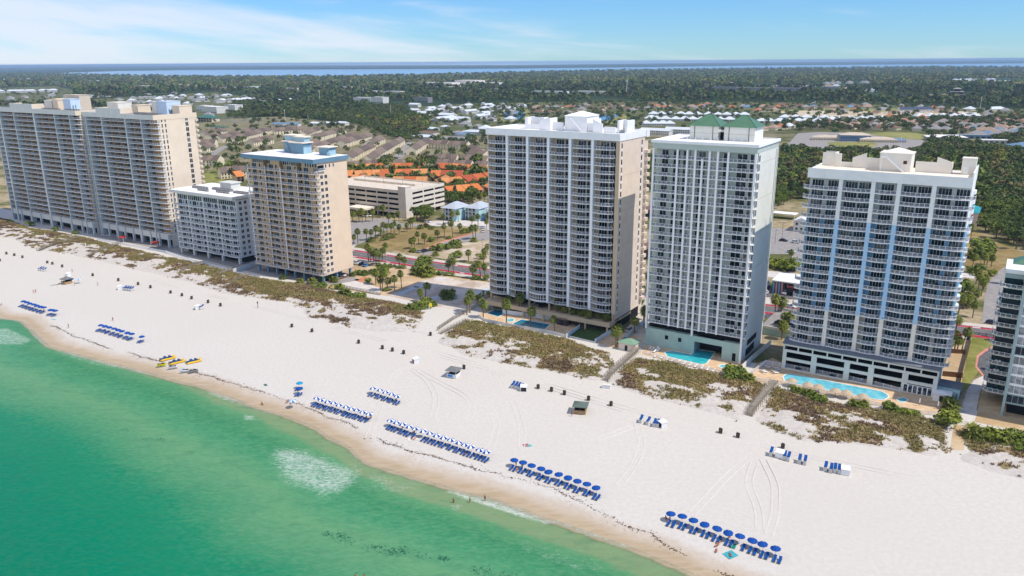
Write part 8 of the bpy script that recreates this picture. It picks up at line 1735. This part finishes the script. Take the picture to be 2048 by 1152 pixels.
# yellow warning flag, posts
x, y, _ = P(861, 668); lo = 12.5; t_ = thing('flag_pole', 'white pole with a yellow flag at the beach access', 'flag pole', (x, y, 0), .3); mb = MB(); mb.tube((0, 0, 0), (0, 0, lo), .07, .05, 8); mb.build('pole', [wp_], t_); mb = MB(); mb.box(.05, -.02, lo - 1.6, 1.0, .02, lo - .2); mb.build('flag', [M('flag_yellow', (236, 206, 40), .8)], t_)
for q, h_, lab in (((516, 616), 3.0, 'thin brown post on the sand before the dune'), ((558, 600), 2.5, 'brown post at the edge of the dune'), ((251, 521), 3.5, 'pale post on the left dune'), ((172, 497), 3.5, 'white post at the far left dune'), ((91, 478), 3.5, 'leftmost white post on the dune')):
 x, y, _ = P(*q); mb = MB(); mb.tube((0, 0, -.2), (0, 0, h_), .12, .1, 7); mb.box(-.3, -.03, h_ - .9, .3, .03, h_ - .3); o = mb.build('marker_post', [MATS['bin_brown'] if 'brown' in lab else wp_], None, (x, y, 0)); tag(o, lab, 'post')
# towels and sunshade sheets
def towel(q, w, l, rz, lab, c):
 x, y, _ = P(*q); n = 7; mb = MB()
 for i in range(n):
  for j in range(n): 
   f = lambda a, b: (w * (a / n - .5), l * (b / n - .5), .05 + .03 * math.sin(a * 2.1 + b * 1.7 + x))
   mb.q([f(i, j), f(i + 1, j), f(i + 1, j + 1), f(i, j + 1)])
 o = mb.build('towel', [M('towel_%02x%02x%02x' % c, c, .95, .15, 2.0)], None, (x, y, 0), rz); tag(o, lab, 'towel')
towel(C(C52, [(690, 1013)])[0], 2.6, 2.2, .5, 'turquoise blanket with dark border on the sand at lower right', (70, 170, 180)); towel(C(C52, [(706, 957)])[0], 1.2, 2.0, -.5, 'green towel under the right-hand umbrellas', (20, 130, 110)); towel(C(C4, [(408, 683)])[0], 1.6, 1.6, .4, 'dusky red towel lying alone mid-beach', (176, 90, 90)); towel(C(C4, [(432, 686)])[0], 1.5, 1.2, .4, 'aqua towel beside the dusky red one', (90, 190, 190)); towel((262, 674), 1.2, 1.6, .2, 'pale blue towel right of the left trio of umbrellas', (170, 210, 226)); towel((108, 639), .8, 2.2, 1.2, 'thin aqua mat near the left wrack line', (120, 190, 190)); towel(C(C3, [(1065, 790)])[0], 3.0, 2.2, .3, 'white mat with sunbathers in front of the longest row', (222, 222, 214)); towel((531, 770), .9, 1.8, .6, 'dark green mat near the wet sand', (50, 110, 90)); towel((110, 570), 1.2, 4.0, -.9, 'dark mat beside the far left hut', (60, 60, 58))
# people
M('skin_light', (206, 150, 122), .7, .08, 5.0); M('skin_tan', (170, 112, 84), .7, .08, 5.0); M('hair_dark', (52, 38, 30), .9); M('swim_navy', (34, 44, 80), .9); M('swim_red', (190, 50, 56), .9); M('swim_black', (28, 28, 30), .9); M('swim_teal', (30, 140, 140), .9)
POSES = {}
def person_mesh(pose):
 J = {'pelvis': ((0, 0, .95), .13), 'belly': ((0, 0, 1.10), .125), 'chest': ((0, .0, 1.32), .145), 'neck': ((0, 0, 1.50), .055), 'head': ((0, -.02, 1.60), .085), 'crown': ((0, -.01, 1.70), .08)}
 E_ = [('pelvis', 'belly'), ('belly', 'chest'), ('chest', 'neck'), ('neck', 'head'), ('head', 'crown')]; J['nose'] = ((0, -.115, 1.60), .016); E_.append(('head', 'nose'))
 sw = .22 if pose == 'walk' else .04
 for s_, n in ((1, 'l'), (-1, 'r')):
  k = s_ * sw; J.update({n + 'hip': ((s_ * .10, 0, .88), .105), n + 'knee': ((s_ * .11, -k * .8 - .02, .50), .062), n + 'ank': ((s_ * .11, k * .9 if k < 0 else -k * .4, .09), .038), n + 'toe': ((s_ * .12, (k * .9 if k < 0 else -k * .4) - .17, .04), .03), n + 'sho': ((s_ * .185, 0, 1.42), .062), n + 'elb': ((s_ * .25, k * .6, 1.14), .042), n + 'wri': ((s_ * .27, k * .9 - .08, .90), .028), n + 'palm': ((s_ * .275, k * .9 - .10, .83), .03)})
  E_ += [('pelvis', n + 'hip'), (n + 'hip', n + 'knee'), (n + 'knee', n + 'ank'), (n + 'ank', n + 'toe'), ('chest', n + 'sho'), (n + 'sho', n + 'elb'), (n + 'elb', n + 'wri'), (n + 'wri', n + 'palm')]
  px_, py_, pz_ = J[n + 'palm'][0]
  for f in range(4): J[n + 'f%d' % f] = ((px_ + s_ * .004, py_ - .027 + f * .018, pz_ - (.085, .095, .09, .075)[f]), .0085); E_.append((n + 'palm', n + 'f%d' % f))
  J[n + 'th'] = ((px_ - s_ * .012, py_ - .055, pz_ - .035), .009); E_.append((n + 'palm', n + 'th'))
 if pose in ('lie', 'sit'):
  def bend(p, nm):
   x, y, z = p; leg = nm[1:] in ('knee', 'ank', 'toe', 'hip')
   if pose == 'lie': return (x, .95 - z if not leg else .95 - z, .14 - y * .6 + (.10 if nm[1:] == 'knee' else 0))
   if nm[1:] == 'hip': return (x, -.04, .12)
   if nm[1:] == 'knee': return (x, -.46, .34)
   if nm[1:] == 'ank': return (x, -.82, .06)
   if nm[1:] == 'toe': return (x, -.94, .12)
   h_ = z - .95; return (x, y + h_ * .38, .15 + h_ * .90)
  J = {n: (bend(p, n), r) for n, (p, r) in J.items()}
 names = list(J); idx = {n: i for i, n in enumerate(names)}; me = bpy.data.meshes.new('body'); me.from_pydata([J[n][0] for n in names], [(idx[a], idx[b]) for a, b in E_], []); o = bpy.data.objects.new('tmp_person', me); COL.objects.link(o)
 m_ = o.modifiers.new('skin', 'SKIN'); m_.use_smooth_shade = True
 for n, i in idx.items(): sv = me.skin_vertices[0].data[i]; sv.radius = (J[n][1], J[n][1]); sv.use_root = (n == 'pelvis')
 o.modifiers.new('sub', 'SUBSURF').levels = 1; bpy.context.view_layer.update(); out = bpy.data.meshes.new_from_object(o.evaluated_get(bpy.context.evaluated_depsgraph_get())); out.name = 'body'; bpy.data.objects.remove(o)
 hc = J['crown'][0]; nk = J['neck'][0]; pv = J['pelvis'][0]; bl = J['belly'][0]
 return out, hc, J['head'][0], pv, bl
def person(q, pose, rz, lab, skin='skin_tan', swim='swim_navy', z=0.0, group=None):
 if pose not in POSES: POSES[pose] = person_mesh(pose)
 me0, hc, hd, pv, bl = POSES[pose]; key = ('b', pose, skin)
 if key not in POSES: m2 = me0.copy(); m2.materials.clear(); m2.materials.append(MATS[skin]); POSES[key] = m2
 x, y, _ = P(*q); t_ = thing('person', lab, 'person', (x, y, z), rz, group); obj('body', POSES[key], t_)
 mb = MB(); d = Vector(hc) - Vector(hd); c_ = Vector(hd).lerp(Vector(hc), .62) + Vector((0, .02 if pose != 'lie' else 0, 0))
 mb.lathe([(.0, .115), (.06, .10), (.098, .05), (.105, 0), (.095, -.05)], 10, 0, tuple(c_)); mb.build('hair', [MATS['hair_dark']], t_)
 mb = MB(); a, b = Vector(pv), Vector(bl); dn = (b - a).normalized(); mb.tube(tuple(a - dn * .16), tuple(a + dn * .10), .165, .15, 10); mb.build('swimwear', [MATS[swim]], t_)
pl_ = [(C4, (775, 450), 'stand', 'person standing in the sun before the wooden kiosk', 'skin_tan', 'swim_black', 0), (C22, (1158, 420), 'walk', 'person walking above the left rows of umbrellas', 'skin_tan', 'swim_black', 0), (C22, (705, 490), 'stand', 'person standing near the left wrack line', 'skin_light', 'swim_teal', 0), (C22, (345, 135), 'walk', 'left of two people walking at the far left', 'skin_light', 'swim_red', 0), (C22, (368, 132), 'walk', 'right of two people walking at the far left', 'skin_tan', 'swim_navy', 0), (C22, (12, 255), 'sit', 'person sitting at the left edge of the beach', 'skin_tan', 'swim_black', 0), (CL, (1160, 605), 'walk', 'person walking alone right of the far hut', 'skin_light', 'swim_teal', 0), (CL, (770, 605), 'stand', 'person standing in front of the far left hut', 'skin_tan', 'swim_navy', 0), (CL, (725, 378), 'stand', 'person standing behind the far left hut', 'skin_light', 'swim_black', 0),
 (C3, (62, 497), 'sit', 'left of two people sitting by the small pale umbrella', 'skin_tan', 'swim_red', 0), (C3, (92, 503), 'sit', 'right of two people sitting by the small pale umbrella', 'skin_light', 'swim_navy', 0), (C4, (328, 850), 'stand', 'person in red standing at the second umbrella of the middle row', 'skin_tan', 'swim_red', 0), (C4, (378, 872), 'stand', 'person standing beside the loungers of the middle row', 'skin_tan', 'swim_black', 0), (C4, (335, 885), 'sit', 'person sitting in front of the middle row', 'skin_light', 'swim_navy', 0),
 (C52, (612, 938), 'lie', 'upper of three sunbathers lying below the right umbrellas', 'skin_tan', 'swim_red', .03), (C52, (600, 957), 'lie', 'middle of three sunbathers lying below the right umbrellas', 'skin_tan', 'swim_black', .03), (C52, (597, 990), 'lie', 'lowest of three sunbathers lying below the right umbrellas', 'skin_tan', 'swim_red', .03), (C52, (690, 1018), 'lie', 'person lying on the turquoise blanket', 'skin_tan', 'swim_black', .10), (C52, (268, 790), 'sit', 'left person sitting under the first right umbrella', 'skin_tan', 'swim_black', .35), (C52, (290, 796), 'sit', 'right person sitting under the first right umbrella', 'skin_light', 'swim_red', .35), (C52, (682, 912), 'sit', 'person sitting under the sixth right umbrella', 'skin_light', 'swim_red', .35),
 (C3, (1055, 790), 'lie', 'left of two sunbathers on the white mat', 'skin_tan', 'swim_red', .10), (C3, (1078, 795), 'lie', 'right of two sunbathers on the white mat', 'skin_light', 'swim_black', .10), (C3, (1480, 922), 'sit', 'person sitting in front of the longest row', 'skin_tan', 'swim_red', 0), (C3, (980, 712), 'sit', 'person on the loungers of the third striped umbrella', 'skin_light', 'swim_red', .35), (C3, (1075, 740), 'sit', 'person in red under the fifth striped umbrella', 'skin_tan', 'swim_red', .1), (C3, (690, 628), 'sit', 'left person sitting beside the tenth striped umbrella', 'skin_light', 'swim_navy', .1), (C3, (728, 625), 'sit', 'right person sitting beside the tenth striped umbrella', 'skin_tan', 'swim_black', .1), (C3, (930, 478), 'sit', 'person sitting at the last umbrella of the short row', 'skin_tan', 'swim_black', .1),
 (C22, (455, 335), 'stand', 'person standing before the left trio of umbrellas', 'skin_tan', 'swim_red', 0), (C22, (320, 290), 'lie', 'person lying before the far left row', 'skin_light', 'swim_red', .05), (C22, (1355, 610), 'lie', 'person lying by the single blue umbrella', 'skin_tan', 'swim_black', .05)]
for off, q, pose, lab, sk, sw_, z in pl_: person(C(off, [q])[0], pose, random.uniform(-1, 1) + (ANG if pose == 'lie' else 0), lab, sk, sw_, z)
for q, lab, sk, z in (((907, 1000), 'person wading at the left of three in the surf', 'skin_tan', -1.2), ((940, 999), 'person wading in the middle of three in the surf', 'skin_light', -1.1), ((970, 996), 'person standing at the right of three in the surf', 'skin_tan', -.85), ((712, 1146), 'left of two swimmers standing in the green water', 'skin_light', -1.75), ((728, 1147), 'right of two swimmers standing in the green water', 'skin_tan', -1.75), ((524, 805), 'person crouching at the wet sand', 'skin_tan', -.6)): person(q, 'stand' if 'crouch' not in lab else 'sit', random.uniform(-2, 2), lab, sk, 'swim_black', z)
# cars
M('tyre', (24, 24, 26), .9); M('car_glass', (18, 22, 28), .08, .1, 1, .6); M('rim', (150, 150, 154), .4, .05, 1, .4, .6)
def car_meshes():
 def loft(secs):
  mb = MB()
  for (x0, w0, a0, b0), (x1, w1, a1, b1) in zip(secs[:-1], secs[1:]):
   mb.q([(x0, -w0, b0), (x1, -w1, b1), (x1, w1, b1), (x0, w0, b0)]); mb.q([(x0, w0, a0), (x1, w1, a1), (x1, -w1, a1), (x0, -w0, a0)])
   for s_ in (1, -1): mb.q([(x0, s_ * w0, a0), (x0, s_ * w0, b0), (x1, s_ * w1, b1), (x1, s_ * w1, a1)][::s_])
  for (x, w, a, b), s_ in ((secs[0], 1), (secs[-1], -1)): mb.q([(x, -w, a), (x, -w, b), (x, w, b), (x, w, a)][::-s_])
  return mb
 body = loft([(-2.25, .74, .42, .80), (-2.15, .84, .30, .93), (-.9, .90, .24, .97), (.9, .90, .24, .93), (1.9, .86, .28, .82), (2.25, .70, .40, .66)])
 cab = loft([(-1.95, .76, .96, .97), (-1.35, .66, .96, 1.48), (.25, .66, .95, 1.50), (1.1, .74, .92, .94)]); roof = loft([(-1.38, .60, 1.47, 1.52), (-.6, .63, 1.49, 1.56), (.2, .60, 1.49, 1.53)])
 return body, cab, roof
_cb, _cc, _cr = car_meshes(); mb = MB(); mb.tube((0, -.11, 0), (0, .11, 0), .33, .33, 12, 0); mb.tube((0, -.115, 0), (0, .115, 0), .19, .19, 10, 1); WHL = mb.mesh('wheel', [MATS['tyre'], MATS['rim']]); _cm = {}
mb = MB(); mb.box(0, -.2, 0, .06, .2, .14); HL = mb.mesh('headlight', [MATS['canvas_white']])
def car(p, rz, lab, c, z=0.0, tall=1.0):
 if c not in _cm: m_ = M('paint_%02x%02x%02x' % c, c, .3, .04, .5, .5); _cm[c] = (_cb.mesh('body', [m_]), _cc.mesh('windows', [MATS['car_glass']]), _cr.mesh('roof', [m_]))
 b, cc, rr = _cm[c]; t_ = thing('parked_car', lab, 'car', (p[0], p[1], z), rz, 'cars of the beach town'); t_.scale = (1.06, 1.02, tall); obj('body', b, t_); obj('windows', cc, t_); obj('roof', rr, t_)
 for x in (-1.4, 1.4):
  for y in (-.80, .80): obj('wheel', WHL, t_, (x, y, .33))
 for y in (-.5, .5): obj('headlight', HL, t_, (2.16, y, .56))
Wh, Bk, Bl, Sv, Rd, Dk = (230, 230, 230), (24, 25, 28), (40, 84, 150), (160, 164, 168), (140, 30, 36), (44, 50, 60)
A2 = ANG + math.pi / 2
for off, q, rz, lab, c, tl in [(R4, (160, 305), A2, 'white car left of three beside the sand-coloured tower', Wh, 1.15), (R4, (222, 318), A2, 'dark car between the white and blue cars', Bk, 1.0), (R4, (268, 335), A2 + .2, 'light blue car right of three beside the sand-coloured tower', (90, 140, 200), 1.0), (R4, (965, 155), A2, 'white-roofed car at the side road mouth', Sv, 1.0), (R4, (1025, 150), A2, 'dark car next to it at the side road mouth', Dk, 1.1), (R3, (260, 470), ANG, 'white car under the palms of the car park', Wh, 1.1), (R3, (300, 465), ANG, 'second white car under the palms of the car park', Wh, 1.0), (R3, (495, 603), ANG + .4, 'white car on the grey parking lot', Wh, 1.0), (R3, (545, 595), ANG + .4, 'dark car on the grey parking lot', Bk, 1.0), (R3, (1045, 590), ANG, 'dark red car between two round bushes', Rd, 1.1), (R3, (1765, 665), A2 + .6, 'white car standing on the pale side road', Wh, 1.0), (R3, (1060, 545), ANG, 'pale car at the yellow sign by the blue houses', Wh, 1.0),
  (CBC, (345, 328), ANG, 'dark car in the lot behind the beach shop', Dk, 1.0), (CBC, (440, 343), ANG, 'white pickup in the lot behind the beach shop', Wh, 1.15), (CBC, (403, 418), ANG + .2, 'white car nearest the trees behind the beach shop', Wh, 1.0), (CBC, (360, 748), A2, 'white van before the beach shop', Wh, 1.3), (CBC, (395, 855), ANG, 'white car on the red-laned road', Wh, 1.0), (CBC, (212, 668), A2, 'blue car left of the beach shop', Bl, 1.0), (CBC, (212, 700), A2, 'darker blue car left of the beach shop', Bl, 1.0), (CBC, (208, 742), A2, 'white car left of the beach shop forecourt', Wh, 1.0), (CR7, (482, 1003), ANG, 'dark blue car on the road at right', (36, 50, 84), 1.0), (CR7, (600, 785), ANG, 'bright blue car in the shade of the right block', Bl, 1.0), (CR7, (592, 812), ANG, 'white car below the bright blue one', Wh, 1.0), (CR7, (590, 855), ANG, 'upper black car in the shade of the right block', Bk, 1.0), (CR7, (588, 905), ANG, 'lower black car in the shade of the right block', Bk, 1.0),
  (CS, (690, 748), ANG + .5, 'white van parked before the sand-coloured tower', Wh, 1.25), (CS, (830, 722), ANG, 'dark car under the sand-coloured tower', Bk, 1.0), (CS, (940, 690), ANG, 'white car under the end wall of the sand-coloured tower', Wh, 1.0), (CA, (1800, 500), A2, 'pale van in the shade between the two central towers', Sv, 1.25), (CA, (1430, 460), ANG, 'dark car in the shade before the white-ribbed tower', Bk, 1.0)]: car(P(*C(off, [q])[0]), rz, lab, c, .03, tl)
for u_, lab, c in ((5, 'black car on the raised grey parking deck', Bk), (9, 'second black car on the raised grey parking deck', Dk)): car(W(DECK[0] + u_, DECK[1] + 9 - u_ * .3), ANG, lab, c, 2.64)
for i, (x_, c) in enumerate([(3, Dk), (7.4, Sv), (14, Bk), (18, Wh), (22.3, Sv), (29, Bk), (38, Dk)]): car(W(-55.4 + x_, 258.2), A2 + math.pi, '%s car from the left inside the ground level of the parking garage' % ordw(i), c, .02)
for i, (x_, c) in enumerate([(15, Dk), (19.5, Wh), (24.5, Bk)]): car(W(-180.5 + x_, 263.2), A2 + math.pi, '%s car from the left on the deck under the white-ribbed tower' % ordw(i), c, 3.32)
for i, q in enumerate(sorted(C(R2, [(700, 585), (720, 570), (735, 555), (748, 540), (130, 505), (150, 500), (880, 520), (1545, 520)]) + C(R1, [(830, 378), (850, 376), (970, 338), (1000, 350), (110, 580)]))): car(P(*q), ANG + random.uniform(0, 1.5), '%s car from the left in the lanes of the brown-roofed rows' % ordw(i), random.choice((Wh, Sv, Bk, Dk)), .4)
# street lamps
for i, (off, q, h_) in enumerate([(R4, (1005, 245), 8), (R4, (1757, 200), 9), (CBC, (277, 350), 8), (CBC, (333, 305), 9), (CBC, (372, 920), 7), (CR7, (352, 570), 9), (R3, (125, 300), 9)]):
 t_ = thing('street_lamp', '%s dark street lamp of the streets' % ordw(i) if False else ['slim lamp at the mouth of the side road', 'slim lamp on the sandy lot', 'left lamp in the lot behind the beach shop', 'right lamp in the lot behind the beach shop', 'lamp at the kerb left of the garage tower', 'lamp among the palms right of the garage tower', 'lamp before the car park building'][i], 'street lamp', P(*C(off, [q])[0]), 0, 'street lamps'); mb = MB(); mb.tube((0, 0, 0), (0, 0, h_), .1, .06, 7); mb.build('post', [MATS['machine_dark']], t_); mb = MB(); mb.box(-.15, -.15, h_, 1.2, .15, h_ + .15); mb.build('lamp_head', [MATS['machine_dark']], t_)
# ------------------------------------------------------------------ haze: one closed box of thin air
mb = MB(); mb.box(-70000, -400, -4, 70000, 110000, 104)
hm = bpy.data.materials.new('haze'); hm.use_nodes = True
hn = hm.node_tree.nodes; hn.remove(hn['Principled BSDF']); pv = hn.new('ShaderNodeVolumePrincipled')
pv.inputs['Color'].default_value = (0.52, 0.74, 1.0, 1); pv.inputs['Density'].default_value = 0.000050; pv.inputs['Anisotropy'].default_value = 0.0
hm.node_tree.links.new(pv.outputs[0], hn['Material Output'].inputs['Volume'])
o = mb.build('haze', [hm]); o['kind'] = 'stuff'
print('objects', len(SC.objects))
